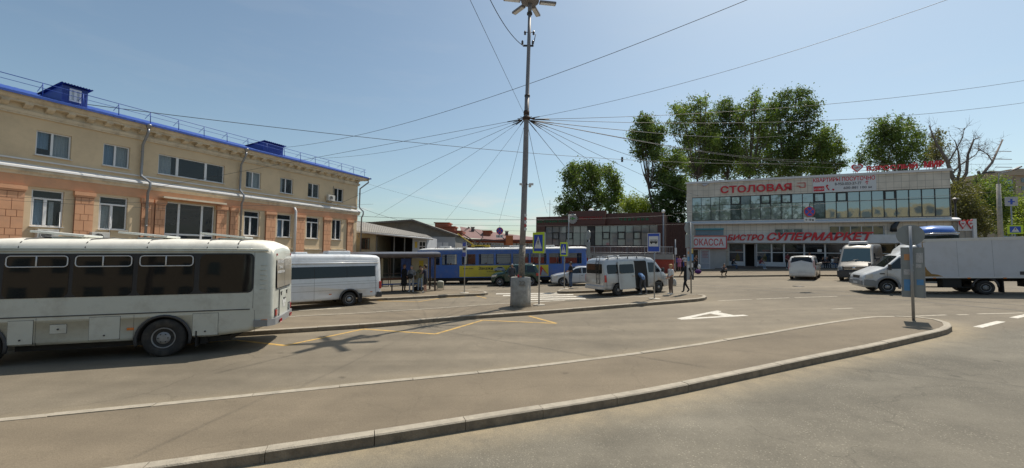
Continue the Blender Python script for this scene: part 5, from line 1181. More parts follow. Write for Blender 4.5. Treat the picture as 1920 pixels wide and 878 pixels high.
mb = MB(); mb.bx(-2.662, -2.652, -.2, .22, 1.14, 1.26); mb.bx(-2.66, -2.651, -.12, .14, 1.04, 1.12); mb.build('number_plate', plate_m, ef); mb = MB(); mb.bx(-2.68, -2.652, -.1, .1, 1.28, 1.31); mb.build('plate_lamp', plast, ef)
for sd in (1, -1):
    mb = MB(); mb.bx(-2.63, -2.5, sd*.66, sd*.98, .86, 1.08); hs_ = mb.build('lamp_housing', plast, bus.root); mb = MB(); mb.bx(-2.66, -2.63, sd*.83, sd*.95, .89, 1.05); mb.build('tail_lamp', red_l, hs_); mb = MB(); mb.bx(-2.66, -2.63, sd*.68, sd*.81, .89, 1.05); mb.build('reversing_lamp', lens, hs_)
    mb = MB(); mb.bx(-2.64, -2.6, sd*.82, sd*.88, 2.56, 2.62); mb.build('roof_lamp', red_l, bus.root)
    for k in range(2): mb = MB(); mb.lathe([(.05, -2.735), (.05, -2.715), (.001, -2.713)][::-1], 12, (0, sd*(.55+.14*k), .72), axis='x', cap=False); mb.build('reflector', red_l, bus.root)
mb = MB(); mb.tube([(-2.2, 1.17, .74), (-2.5, 1.16, .74), (-2.59, 1.02, .74), (-2.62, .5, .74), (-2.62, -.5, .74), (-2.59, -1.02, .74), (-2.5, -1.16, .74), (-2.2, -1.17, .74)], .125, 4, sq=True, smooth=False); mb.build('bumper', mat('grey_bumper', (.23, .235, .24), .55, var=.1, dirt=((.15, .13, .1), .5, 3)), bus.root)
for o_ in list(bus.root.children):
    if o_.name.split('.')[0] in ('rear_window_rubber', 'engine_flap', 'lamp_housing', 'roof_lamp', 'reflector', 'bumper'):
        o_.location.x += .19 if o_.name.split('.')[0] not in ('bumper', 'reflector') else .2
roof_c = paint('bus_roof_cream', (.88, .84, .73), .5, .2, .04, .3)
def light_roof(v, z, m):
    me = v.body.data; me.materials.append(m); k = len(me.materials)-1
    for p in me.polygons:
        if p.center.z > z and p.normal.z > .25 and me.materials[p.material_index] != under_m: p.material_index = k
light_roof(bus, 2.7, roof_c)
# interior curtains
mb = MB()
for a, b_ in ((.75, 1.2), (-.5, .0), (2.0, 2.3), (2.8, 3.1)):
    for i in range(8): mb.quad((a+(b_-a)*i/8, HW-.1-.03*(i % 2), 1.9), (a+(b_-a)*(i+1)/8, HW-.1-.03*((i+1) % 2), 1.9), (a+(b_-a)*(i+1)/8, HW-.14-.03*((i+1) % 2), 2.55), (a+(b_-a)*i/8, HW-.14-.03*(i % 2), 2.55))

# --- white minibus -----------------------------------------------------------
white_p = paint('white_van_paint', (.66, .68, .70), .3, .6, .03, .3)
def veh_frame(wx, wy, hx, hy, side_y, hw):
    """frame whose near flank (side_y=+1 left, -1 right) passes through the wheel point"""
    h = Vector((hx, hy)).normalized(); l = Vector((-h.y, h.x)); c = Vector((wx, wy))-l*side_y*hw; return ground_frame(c.x, c.y, h.x, h.y)
MM = veh_frame(-8.03, 20.29, -.766, -.643, 1, 1.0)
st = [(-1.62, 2.2, .55, .9), (-1.58, 2.42, .48, .96), (-1.45, 2.5, .4, .985), (-1.2, 2.52, .36, 1), (0, 2.56, .34, 1), (2.6, 2.58, .34, 1), (3.4, 2.52, .34, 1), (3.6, 2.4, .34, 1), (4.3, 1.5, .32, .98), (4.9, 1.15, .32, .93), (5.1, .95, .35, .85)]
mini = Van('minibus', 'white minibus with a long tinted window band parked at the stop kerb', 'minibus', MM, 1.0, 1.15, .10, .2, st, white_p, [0, 3.55], .44)
for sd in (1, -1):
    mb = MB(); mini.padd(mb, rrect(-1.3, 3.55, 1.42, 1.97, .03), sd, .006); bd = mb.build('window_band', mat('window_rubber', (.02, .022, .028), .35), mini.root)
    for a, b_ in ((-1.28, .12), (.16, 1.62), (1.65, 2.6), (2.63, 3.5)): mb = MB(); mini.padd(mb, rrect(a, b_, 1.44, 1.95, .03), sd, .012); mb.build('window', vglass_t, bd)
    mb = MB(); mini.padd(mb, [(3.58, 1.42), (4.25, 1.42), (3.75, 1.95), (3.58, 1.95)], sd, .006); mb.build('cab_window', vglass_t, mini.root)
    mb = MB()
    for z in (1.08, 1.2, .82): mini.padd(mb, [(-1.4, z), (-1.4, z+.012), (4.4, z+.012), (4.4, z)], sd, .001)
    for x in (1.63, -1.33, 3.52): mini.padd(mb, [(x, .38), (x+.012, .38), (x+.012, 2.0 if x != 1.63 else 1.4), (x, 2.0 if x != 1.63 else 1.4)], sd, .002)
    mb.build('panel_seam', mat('seam_grey', (.2, .2, .21), .6), mini.root)
    mb = MB(); mb.tube([(x, sd*(mini.y(2.1)+.02), 2.14) for x in (-1.5, 1, 3.4)], .03, 6); mb.tube([(x, sd*(mini.y(2.25)+.004), 2.24) for x in (-1.5, 1, 3.4)], .012, 6); mb.build('drip_rail', white_p, mini.root)
    arch_lip(mini, 0, .44, sd, plast, t=.045); wheel(mini.root, 0, sd*.88, .34, .22, sd, rim_m, .6, 6); wheel(mini.root, 3.55, sd*.88, .34, .2, sd, rim_m, .6, 6)
    mb = MB(); mb.bx(-.62, -.42, sd*.98-.06, sd*.98+.04, .16, .6); mb.build('mud_flap', under_m, mini.root)
    mb = MB(); mb.bx(-1.66, -1.36, sd*.8, sd*1.015, .34, .62); mb.build('bumper_corner', plast, mini.root, bev=.03)
    mb = MB(); mb.bx(-1.63, -1.5, sd*.86, sd*1.0, .78, 1.16); mb.build('tail_lamp', red_l, mini.root, bev=.02)
    for x in (.85, -1.15): mb = MB(); mini.padd(mb, [(x, .62), (x+.12, .62), (x+.12, .66), (x, .66)], sd, .012); mb.build('side_marker', amber, mini.root)
mb = MB(); mb.bx(-1.66, -1.5, -.8, .8, .36, .6); mb.build('bumper', plast, mini.root, bev=.03)
mb = MB(); rp = rrect(-.75, .75, 1.4, 2.1, .06); mb.add([(-1.622, y, z) for y, z in rp], [tuple(range(len(rp)))]); mb.build('rear_window', vglass_t, mini.root)
for x, L_, h in ((.35, 1.1, .14), (2.1, .55, .08)): mb = MB(); mb.bx(x-L_/2, x+L_/2, -.45, .45, 2.54, 2.6+h); mb.build('roof_unit', white_p, mini.root, bev=.05)

# --- silver van with open sliding door and roof rack ------------------------
silver = paint('silver_paint', (.45, .46, .47), .3, .7, .04, .25, .25)
SM = veh_frame(6.2, 23.5, .905, .425, -1, .92)
st = [(-1.0, 1.2, .5, .92), (-.97, 2.0, .42, .95), (-.86, 2.12, .36, .98), (-.6, 2.19, .34, 1), (0, 2.22, .33, 1), (2.2, 2.21, .33, 1), (2.75, 2.14, .33, 1), (3.0, 1.96, .33, 1), (3.55, 1.32, .32, .98), (3.85, 1.1, .32, .95), (4.05, .85, .35, .85)]
van = Van('passenger_van', 'silver van with its side door slid open, ladder and roof rack, seen from behind', 'van', SM, .92, 1.1, .13, .18, st, silver, [0, 3.11], .42)
for sd in (1, -1):
    ws = [(-.72, .12)] + ([(.16, 1.15)] if sd < 0 else [(.2, 1.4), (1.5, 2.3)])
    for a, b_ in ws: mb = MB(); van.padd(mb, rrect(a, b_, 1.28, 1.8, .08), sd, .006); mb.build('window', vglass_t, van.root)
    mb = MB(); van.padd(mb, [(2.35, 1.26), (3.3, 1.26), (3.22, 1.42), (2.8, 1.84), (2.35, 1.86)], sd, .006); mb.build('cab_window', vglass, van.root)
    mb = MB()
    for x in (2.28, 3.32, -.82): van.padd(mb, [(x, .4), (x+.012, .4), (x+.012, 1.25), (x, 1.25)], sd, .002)
    van.padd(mb, [(-.8, .62), (-.8, .632), (3.6, .632), (3.6, .62)], sd, .002); mb.build('panel_seam', mat('seam_grey', (.2, .2, .21), .6), van.root)
    mb = MB(); van.padd(mb, [(-.96, .82), (-.82, .82), (-.84, 1.22), (-.95, 1.22)], sd, .02); mb.build('tail_lamp', red_l, van.root)
    mb = MB(); van.padd(mb, [(3.45, .78), (3.86, .74), (3.8, .92), (3.5, 1.02)], sd, .012); mb.build('headlight', lens, van.root)
    wheel(van.root, 0, sd*.82, .34, .2, sd, rim_m, .64, 6); wheel(van.root, 3.11, sd*.82, .34, .2, sd, rim_m, .64, 6)
    mb = MB(); mb.tube([(3.3, sd*.92, 1.32), (3.32, sd*1.05, 1.34)], .02, 5); mb.box((3.3, sd*1.1, 1.38), (.12, .16, .24)); mb.build('wing_mirror', plast, van.root, bev=.03)
# doorway opening (dark) on the near flank and the door slid back over the flank
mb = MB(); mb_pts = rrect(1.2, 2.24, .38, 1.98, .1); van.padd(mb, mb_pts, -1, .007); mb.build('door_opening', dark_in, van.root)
mb = MB(); mb.bx(1.22, 2.22, -.96, -.6, .36, .42); mb.build('step', plast, van.root)
mb = MB(); dp = rrect(.02, 1.22, .36, 2.0, .1); n = len(dp); vs = [(x, -(van.y(z)+.10), z) for x, z in dp]+[(x, -(van.y(z)+.05), z) for x, z in dp]
mb.add(vs, [tuple(range(n)), tuple(range(2*n-1, n-1, -1))]+[(i, i+n, (i+1) % n+n, (i+1) % n) for i in range(n)]); sdoor = mb.build('sliding_door', silver, van.root)
mb = MB(); dp = rrect(.1, 1.14, 1.28, 1.8, .08); mb.add([(x, -(van.y(z)+.107), z) for x, z in dp], [tuple(range(len(dp)))]); mb.build('window', vglass_t, sdoor); mb = MB(); mb.bx(1.02, 1.16, -1.05, -1.0, 1.08, 1.13); mb.build('handle', chrome, sdoor)
mb = MB(); mb.bx(-.05, 1.2, -.95, -.93, 1.22, 1.25); mb.build('door_rail', plast, van.root)
# rear face
mb = MB(); rp = rrect(-.74, .74, 1.3, 1.86, .08); mb.add([(-.99-.0+.03*max(0, z-1.2)-.012, y, z) for y, z in rp]+[(-.9, y, z) for y, z in rp], [tuple(range(len(rp)))]+[(i, i+len(rp), (i+1) % len(rp)+len(rp), (i+1) % len(rp)) for i in range(len(rp))]); mb.build('rear_window', vglass_t, van.root)
mb = MB(); mb.bx(-1.06, -.9, -.88, .88, .38, .62); mb.build('bumper', silver, van.root, bev=.04)
mb = MB(); mb.bx(-1.02, -1.0, -.28, .24, .8, .94); mb.build('number_plate', plate_m, van.root)
mb = MB()
for y in (-.28, -.55): mb.tube([(-1.06, y, .7), (-1.06, y, 1.9), (-.98, y, 2.2), (-.8, y, 2.3)], .016, 6)
for z in (.75, 1.0, 1.25, 1.5, 1.75, 2.0): mb.tube([(-1.06, -.28, z), (-1.06, -.55, z)], .012, 5)
mb.build('ladder', blackf, van.root)
mb = MB()
for sd in (1, -1):
    mb.tube([(-.6, sd*.68, 2.34), (2.3, sd*.68, 2.34)], .018, 6)
    for x in (-.55, .15, .9, 1.6, 2.25): mb.tube([(x, sd*.68, 2.34), (x, sd*.78, 2.12)], .022, 5)
for x in (-.55, .15, .9, 1.6, 2.25): mb.tube([(x, -.7, 2.33), (x, .7, 2.33)], .02, 5)
mb.build('roof_rack', plast, van.root)
mb = MB(); mb.bx(-.45, .55, -.45, .45, 2.24, 2.32); mb.build('roof_box', white_p, van.root, bev=.03)
van.screen('windscreen', (3.52, 1.35, .76), (3.03, 1.93, .66), vglass)

# --- cars --------------------------------------------------------------------
def car(name, label, cat, M, w, L_, pm, prof, belt, tum, rc, wb, rw, side_w, ws, rwn, group=None, lamps=True, rear_x=None, rimm=None, mir=None):
    """prof: stations front to back with x forward; x=0 midway between axles"""
    v = Van(name, label, cat, M, w, belt, tum, rc, prof, pm, [wb/2, -wb/2], rw*1.16, group)
    xs = [p[0] for p in prof]; xf = max(xs); xr = min(xs)
    for sd in (1, -1):
        for p in side_w: mb = MB(); v.padd(mb, p, sd, .006); mb.build('window', vglass, v.root)
        mb = MB()
        for x in (.0, -wb*.36, wb*.34): v.padd(mb, [(x, .28), (x+.01, .28), (x+.01, belt), (x, belt)], sd, .002)
        mb.build('panel_seam', under_m, v.root)
        for x in (wb/2, -wb/2): wheel(v.root, x, sd*(w-.1), rw, .2, sd, rimm or rim_m, .66, 5)
        mb = MB(); v.padd(mb, [(xf-.42, belt-.24), (xf-.05, belt-.3), (xf-.08, belt-.14), (xf-.5, belt-.08)], sd, .014); mb.build('headlight', lens, v.root)
        mb = MB(); v.padd(mb, [(xr+.05, belt-.24), (xr+.28, belt-.24), (xr+.3, belt-.02), (xr+.08, belt-.02)], sd, .014); mb.build('tail_lamp', red_l, v.root)
        mx = ws[0][0]-.12; mb = MB(); mb.box((mx-.1, sd*(w+.08), belt+.1), (.13, .2, .14)); mb.build('wing_mirror', pm, v.root, bev=.03)
        mb = MB(); mb.tube([(-.1, sd*(w+.012), belt-.12), (-.26, sd*(w+.012), belt-.12)], .012, 5); mb.tube([(-wb*.36-.05, sd*(w+.012), belt-.12), (-wb*.36-.2, sd*(w+.012), belt-.12)], .012, 5); mb.build('door_handle', plast, v.root)
    (x1, z1, y1), (x2, z2, y2) = ws; v.screen('windscreen', ws[0], ws[1], vglass)
    (x1, z1, y1), (x2, z2, y2) = rwn; mb = MB(); mb.add([(x1-.012, -y1, z1+.004), (x1-.012, y1, z1+.004), (x2-.012, y2, z2+.004), (x2-.012, -y2, z2+.004)], [(0, 1, 2, 3)]); mb.build('rear_window', vglass_t, v.root)
    mb = MB(); mb.bx(xf-.06, xf+.01, -w*.55, w*.55, .5, .62); mb.build('front_grille', plast, v.root)
    mb = MB(); mb.bx(xf-.02, xf+.02, -.26, .26, .36, .47); mb.build('number_plate', plate_m, v.root); mb = MB(); mb.bx(xr-.02, xr+.02, -.26, .26, .62, .73); mb.build('number_plate', plate_m, v.root)
    return v
green_p = paint('dark_green_paint', (.012, .05, .038), .25, .8, .05, .2, .1)
p = G(936.5, 536.8); q = G(997, 536.2); c = (p+q)/2; wb = 2.45
suv = car('suv_car', 'dark green compact suv standing in front of the yellow tram advert', 'suv', ground_frame(c.x, c.y+.85, -1, .01), .85, 3.8, green_p,
    [(1.92, .62, .38, .82), (1.85, .88, .3, .92), (1.6, .98, .27, .97), (1.05, 1.06, .26, 1), (.72, 1.2, .26, 1), (.3, 1.58, .26, 1), (.0, 1.66, .26, 1), (-1.3, 1.66, .26, 1), (-1.6, 1.6, .27, .99), (-1.85, 1.1, .32, .96), (-1.92, .8, .4, .9)], 1.0, .2, .12, wb, .34,
    [[(.72, 1.04), (.36, 1.5), (-.02, 1.55), (-.02, 1.04)], [(-.1, 1.04), (-.1, 1.55), (-.82, 1.55), (-.82, 1.04)], [(-.92, 1.06), (-.92, 1.54), (-1.45, 1.5), (-1.6, 1.06)]], ((.95, 1.1, .7), (.3, 1.57, .62)), ((-1.62, 1.58, .6), (-1.84, 1.12, .68)))
mb = MB(); mb.tube([(-.1, .62, 1.72), (-1.4, .62, 1.72)], .018, 5); mb.tube([(-.1, -.62, 1.72), (-1.4, -.62, 1.72)], .018, 5); mb.build('roof_rail', plast, suv.root)
sil2 = paint('pale_silver_paint', (.58, .60, .62), .28, .8, .03, .15, .1)
p = G(1056, 536.5); wb = 2.6; cx = p.x+wb/2
sed = car('sedan_car', 'pale silver sedan waiting behind the crossing refuge, half hidden by the van', 'car', ground_frame(cx, p.y+.85, -1, .02), .86, 4.4, sil2,
    [(2.15, .6, .3, .8), (2.08, .76, .22, .9), (1.7, .88, .2, .97), (1.1, .98, .19, 1), (.85, 1.06, .19, 1), (.25, 1.38, .19, 1), (-.1, 1.45, .19, 1), (-.7, 1.44, .19, 1), (-1.35, 1.2, .2, 1), (-1.6, 1.04, .2, .99), (-2.1, 1.0, .24, .95), (-2.25, .8, .34, .86)], .9, .3, .12, wb, .32,
    [[(.9, .96), (.28, 1.3), (-.15, 1.36), (-.15, .94)], [(-.22, .94), (-.22, 1.36), (-.72, 1.33), (-.98, .96)], [(-1.05, .98), (-.8, 1.31), (-1.0, 1.22), (-1.25, 1.0)]], ((1.05, 1.0, .7), (.25, 1.385, .58)), ((-.72, 1.43, .56), (-1.5, 1.09, .66)))
# white minivan seen from behind
hd = Vector((.66, .75)).normalized(); pr = G(1479+4, 525.5); pL = pr
cc = G(1505, 525); ctr = Vector((cc.x, cc.y))+hd*1.9
wmv = car('minivan', 'white minivan seen from behind parked near the shop steps', 'minivan', ground_frame(ctr.x, ctr.y, hd.x, hd.y), .85, 4.6, paint('minivan_white', (.62, .60, .56), .28, .8, .03, .3),
    [(2.3, .75, .35, .85), (2.2, .95, .25, .94), (1.7, 1.08, .22, 1), (1.45, 1.15, .22, 1), (.7, 1.72, .22, 1), (.3, 1.82, .22, 1), (-1.5, 1.82, .22, 1), (-1.85, 1.78, .23, .99), (-2.1, 1.2, .26, .97), (-2.15, .6, .3, .95)], 1.05, .16, .14, 2.7, .31,
    [[(1.3, 1.12), (.7, 1.6), (.35, 1.66), (.35, 1.1)], [(.28, 1.1), (.28, 1.66), (-.75, 1.66), (-.75, 1.1)], [(-.85, 1.1), (-.85, 1.66), (-1.7, 1.62), (-1.85, 1.12)]], ((1.62, 1.13, .7), (.72, 1.71, .62)), ((-1.9, 1.7, .62), (-2.09, 1.16, .7)))
for sd in (1, -1): mb = MB(); mb.bx(-2.13, -1.95, sd*.72, sd*.83, .95, 1.5); mb.build('tall_lamp', mat('clear_red_lens', (.5, .35, .35), .2, coat=1), wmv.root, bev=.02)
mb = MB(); mb.bx(-2.2, -2.1, -.78, .78, .32, .6); mb.build('bumper', MATS['minivan_white'], wmv.root, bev=.04)
mb = MB(); mb.bx(-1.95, -1.75, -.5, .5, 1.76, 1.8); mb.build('rear_spoiler', MATS['minivan_white'], wmv.root, bev=.01)
# --- grey panel van facing the square ---------------------------------------
hd = Vector((-.75, -.66)).normalized(); fr_ = G(1603, 528); ctr = Vector((fr_.x, fr_.y))-hd*1.15
gv_p = paint('grey_beige_paint', (.22, .21, .19), .35, .5, .04, .3, .3)
st = [(1.18, .7, .3, .88), (1.12, .95, .25, .94), (.98, 1.12, .25, .98), (.4, 1.34, .25, 1), (-.35, 2.3, .26, 1), (-.6, 2.52, .26, 1), (-1.1, 2.62, .26, 1), (-4.6, 2.62, .28, 1), (-4.7, 2.5, .3, .98)]
gv = Van('panel_van', 'grey beige high-roof panel van facing the square, with a roof cooling unit', 'van', ground_frame(ctr.x, ctr.y, hd.x, hd.y), 1.0, 1.2, .10, .18, st, gv_p, [.3, -3.3], .42)
gv.screen('windscreen', (.38, 1.36, .84), (-.34, 2.29, .74), glass('windscreen_glass', (.05, .09, .1), 0, .05, .9))
mb = MB(); mb.bx(.95, 1.23, -.98, .98, .28, .8); mb.bx(1.0, 1.225, -.66, .66, .801, 1.08); bp_ = mb.build('bumper', plast, gv.root, bev=.05)
mb = MB()
for z in (.84, .93, 1.02): mb.bx(1.226, 1.24, -.55, .55, z, z+.03)
mb.lathe([(.09, 1.22), (.1, 1.24), (.085, 1.25)], 18, (0, 0, .94), axis='x')
mb.tube([(1.245, 0, .94), (1.245, 0, 1.03)], .01, 4); mb.tube([(1.245, 0, .94), (1.245, .07, .89)], .01, 4); mb.tube([(1.245, 0, .94), (1.245, -.07, .89)], .01, 4); mb.build('grille', chrome, gv.root)
for sd in (1, -1):
    mb = MB(); mb.add([(1.16, sd*.66, .86), (1.04, sd*.93, .9), (.92, sd*.95, 1.08), (1.1, sd*.7, 1.04), (1.0, sd*.66, .86), (.9, sd*.9, .9), (.8, sd*.9, 1.08), (1.0, sd*.7, 1.04)], [(0, 1, 2, 3), (4, 7, 6, 5), (0, 4, 5, 1), (1, 5, 6, 2), (2, 6, 7, 3), (3, 7, 4, 0)]); mb.build('headlight', lens, gv.root)
    wheel(gv.root, .3, sd*.88, .34, .22, sd); wheel(gv.root, -3.3, sd*.88, .34, .22, sd)
    mb = MB(); gv.padd(mb, [(.3, 1.3), (-.3, 1.95), (-.75, 1.98), (-.75, 1.28)], sd, .006); mb.build('cab_window', vglass, gv.root)
    mb = MB(); mb.tube([(.1, sd*.98, 1.4), (.12, sd*1.12, 1.42)], .02, 5); mb.box((.1, sd*1.17, 1.5), (.12, .2, .34)); mb.build('wing_mirror', plast, gv.root, bev=.04)
    mb = MB(); gv.padd(mb, [(-4.55, .72), (-4.55, .9), (-.6, .9), (-.6, .72)], sd, .015); mb.build('rub_strip', plast, gv.root)
    mb = MB()
    for a, b_ in ((-2.2, -.95), (-4.4, -2.4)): 
        for q in ((a, a+.02, .5, 2.2), (b_, b_+.02, .5, 2.2), (a, b_, 2.2, 2.22), (a, b_, 1.15, 1.17)): gv.padd(mb, [(q[0], q[2]), (q[1], q[2]), (q[1], q[3]), (q[0], q[3])], sd, .004)
    mb.build('panel_seam', mat('seam_dark', (.1, .095, .09), .6), gv.root)
mb = MB(); mb.bx(1.231, 1.245, -.28, .28, .5, .62); mb.build('number_plate', plate_m, gv.root)
mb = MB(); mb.bx(-1.35, -.75, -.55, .55, 2.64, 2.84); mb.build('cooling_unit', white_p, gv.root, bev=.06); mb = MB(); mb.tube([(-.5, 0, 2.55), (-.62, 0, 2.72)], .01, 4); mb.tube([(.52, -.5, 1.4), (.25, .2, 1.55)], .012, 4); mb.build('aerial', blackf, gv.root)
# --- box truck ---------------------------------------------------------------
TRM = veh_frame(19.84, 21.42, -.93, .37, 1, 1.0)
tr_p = paint('truck_white', (.60, .61, .61), .35, .5, .04, .35)
# x forward; wheel point is the near front wheel
st = [(1.0, .75, .42, .82), (.95, .95, .32, .92), (.8, 1.06, .3, .97), (.3, 1.28, .3, 1), (.05, 1.38, .3, 1), (-.62, 1.98, .32, 1), (-.85, 2.06, .34, 1), (-1.35, 2.08, .36, 1), (-1.42, 2.0, .4, .98)]
truck = Van('box_truck', 'white box truck with a tall grey-white cargo body crossing beyond the island', 'truck', TRM, .98, 1.25, .2, .14, st, tr_p, [0], .46)
for sd in (1, -1):
    mb = MB(); truck.padd(mb, [(.0, 1.3), (-.58, 1.86), (-1.12, 1.92), (-1.12, 1.3)], sd, .006); mb.build('window', vglass, truck.root)
    mb = MB(); truck.padd(mb, [(1.0, .42), (.5, .38), (.42, .62), (.6, .72), (.98, .74)], sd, .03); mb.build('bumper_corner', mat('grey_bumper', (.23, .235, .24), .55), truck.root)
    arch_lip(truck, 0, .46, sd, MATS['grey_bumper'], t=.06); wheel(truck.root, 0, sd*.87, .35, .2, sd, rim_m, .6, 6)
    mb = MB(); truck.padd(mb, [(.6, .86), (.93, .8), (.9, .98), (.62, 1.06)], sd, .02); mb.build('headlight', lens, truck.root)
    mb = MB(); truck.padd(mb, [(.1, 1.02), (.3, 1.02), (.3, 1.08), (.1, 1.08)], sd, .01); mb.build('side_marker', plast, truck.root)
    mb = MB()
    for x in (-.02, -1.18): truck.padd(mb, [(x, .42), (x+.012, .42), (x+.012, 1.3), (x, 1.3)], sd, .003)
    mb.build('door_gap', under_m, truck.root); mb = MB(); mb.tube([(-.98, sd*1.0, 1.16), (-1.12, sd*1.0, 1.16)], .014, 5); mb.build('door_handle', plast, truck.root)
    mb = MB(); mb.tube([(-.1, sd*.97, 1.35), (-.05, sd*1.12, 1.38)], .018, 5); mb.box((-.06, sd*1.16, 1.4), (.1, .16, .3)); mb.build('wing_mirror', plast, truck.root, bev=.03)
    for x in (-3.78,): wheel(truck.root, x, sd*.92, .35, .22, sd, rim_w, .58, 6); wheel(truck.root, x, sd*.66, .35, .22, sd, rim_w, .58, 6)
    mb = MB(); pts = [(-3.78+.47*cos(a), sd*1.0, .38+.47*sin(a)) for a in [pi*i/12 for i in range(13)]]; mb.tube(pts, .05, 5); mb.build('mudguard', plast, truck.root)
    for x in (-1.9, -3.2, -4.5): mb = MB(); mb.bx(x, x+.1, sd*1.06, sd*1.1, .8, .85); mb.build('side_marker', amber, truck.root)
truck.screen('windscreen', (.04, 1.385, .8), (-.58, 1.945, .68), vglass)
mb = MB(); mb.bx(.96, 1.04, -.8, .8, .42, .7); mb.build('bumper', MATS['grey_bumper'], truck.root, bev=.03); mb = MB(); mb.bx(.9, 1.0, -.4, .4, .78, .94); mb.build('front_grille', plast, truck.root); mb = MB(); mb.bx(1.04, 1.055, -.27, .27, .48, .6); mb.build('number_plate', plate_m, truck.root)
# roof fairing
mb = MB(); fr2 = [( -.75, 2.05, .5), (-.95, 2.3, .78), (-1.25, 2.52, .85), (-1.38, 2.55, .85)]
rings = [[(x, -y, 2.04), (x, -y, z-.12), (x, -y*.8, z), (x, y*.8, z), (x, y, z-.12), (x, y, 2.04)] for x, z, y in fr2]; mb.loft(rings); mb.build('roof_fairing', tr_p, truck.root)
# cargo box
box_p = mat('cargo_box_grey_white', (.53, .555, .6), .5, var=.04, scale=.8, coat=.15, dirt=((.33, .3, .27), .35, .9))
BX0, BX1, BZ0, BZ1, BW = -6.9, -1.45, .84, 2.74, 1.06
mb = MB(); mb.bx(BX0, BX1, -BW, BW, BZ0, BZ1); cbx = mb.build('cargo_box', box_p, truck.root)
mb = MB(); mb.bx(BX0-.02, BX1+.02, -BW-.02, BW+.02, BZ1+.002, BZ1+.08)
for sd in (1, -1): mb.bx(BX0, BX1, sd*BW, sd*(BW+.015), BZ1-.06, BZ1); mb.bx(BX0, BX1, sd*BW, sd*(BW+.02), BZ0-.02, BZ0+.05)
mb.build('edge_trim', tr_p, cbx)
mb = MB()
for x in (-2.8, -4.1, -5.4):
    for sd in (1, -1): mb.bx(x, x+.012, sd*BW, sd*(BW+.003), BZ0+.05, BZ1-.06)
mb.build('panel_seam', mat('seam_soft', (.3, .32, .35), .6), cbx)
rust = mat('rust_stain', (.33, .2, .07), .85, var=.4, scale=6)
mb = MB(); mb.prism([(BX1-.005, BZ0+.06), (BX1-.75, BZ0+.06), (BX1-.55, BZ0+.16), (BX1-.3, BZ0+.2), (BX1-.14, BZ0+.42), (BX1-.06, BZ0+.62), (BX1-.005, BZ0+.66)], BW+.0, BW+.004); mb.prism([(BX1-.005, BZ1-.5), (BX1-.05, BZ1-.4), (BX1-.03, BZ1-.1), (BX1-.2, BZ1-.07), (BX1-.005, BZ1-.07)], BW, BW+.004); mb.build('rust_patch', rust, cbx)
mb = MB(); mb.bx(-5.35, -5.0, BW, BW+.006, .98, 1.14); mb.build('side_reflector', plast, cbx)
mb = MB(); mb.bx(-6.8, -1.3, -.42, -.3, .62, .82); mb.bx(-6.8, -1.3, .3, .42, .62, .82); mb.bx(-2.9, -2.2, .5, 1.0, .36, .78); mb.bx(-3.3, -1.5, .62, .98, .34, .37); mb.tube([(-3.78, -.9, .35), (-3.78, .9, .35)], .08, 8); mb.bx(-6.3, -5.3, .3, .95, .38, .8); mb.bx(-4.42, -4.38, .7, 1.05, .12, .7); mb.build('chassis', under_m, truck.root)
# --- coach behind the truck --------------------------------------------------
p = at(1757, 470, 31); hd = Vector((-.62, -.78)).normalized(); ctr = Vector((p.x, 31+5)); 
CM = ground_frame(at(1752, 470, 27.5).x+.2, 27.5, hd.x, hd.y)
st = [(.02, 1.3, .5, .82), (0, 1.6, .4, .9), (-.1, 2.95, .35, .97), (-.35, 3.35, .35, .99), (-.7, 3.45, .35, 1), (-8, 3.45, .35, 1), (-8.3, 3.3, .4, .98)]
coach = Van('coach', 'blue-roofed coach with a dark wide windscreen, standing behind the box truck', 'coach', CM, 1.22, 1.3, .04, .2, st, paint('coach_white', (.45, .46, .5), .3, .7, .03, .2), [-1.8, -6.4], .55)
mb = MB(); rings = [[(x, -w_, 3.3), (x, -w_*.85, z), (x, 0, z+.1), (x, w_*.85, z), (x, w_, 3.3)] for x, z, w_ in ((-.1, 3.35, .9), (-.35, 3.55, 1.08), (-.9, 3.72, 1.16), (-8, 3.72, 1.16), (-8.2, 3.5, 1.1))]; mb.loft(rings); mb.build('blue_roof', paint('coach_blue', (.06, .16, .5), .2, 1, .03, .1, .2), coach.root)
mb = MB(); mb.add([(.04, -1.06, 1.7), (.04, 1.06, 1.7), (-.1, 1.12, 3.1), (-.1, -1.12, 3.1)], [(0, 1, 2, 3)]); mb.build('windscreen', glass('windscreen_dark', (.012, .013, .016), 0, .05, .7), coach.root)
mb = MB(); mb.tube([(-.06, -1.15, 3.2), (-.02, 0, 3.22), (-.06, 1.15, 3.2)], .06, 6); mb.build('chrome_strip', chrome, coach.root)
for sd in (1, -1):
    mb = MB(); coach.padd(mb, rrect(-8, -.5, 1.5, 2.7, .1), sd, .006); mb.build('window_band', vglass_t, coach.root)
    for x in (-1.8, -6.4): wheel(coach.root, x, sd*1.08, .48, .27, sd)
    mb = MB(); mb.tube([(-.1, sd*1.1, 2.7), (.25, sd*1.3, 2.75), (.3, sd*1.35, 2.5)], .03, 5); mb.box((.3, sd*1.36, 2.25), (.1, .18, .5)); mb.build('wing_mirror', plast, coach.root, bev=.03)
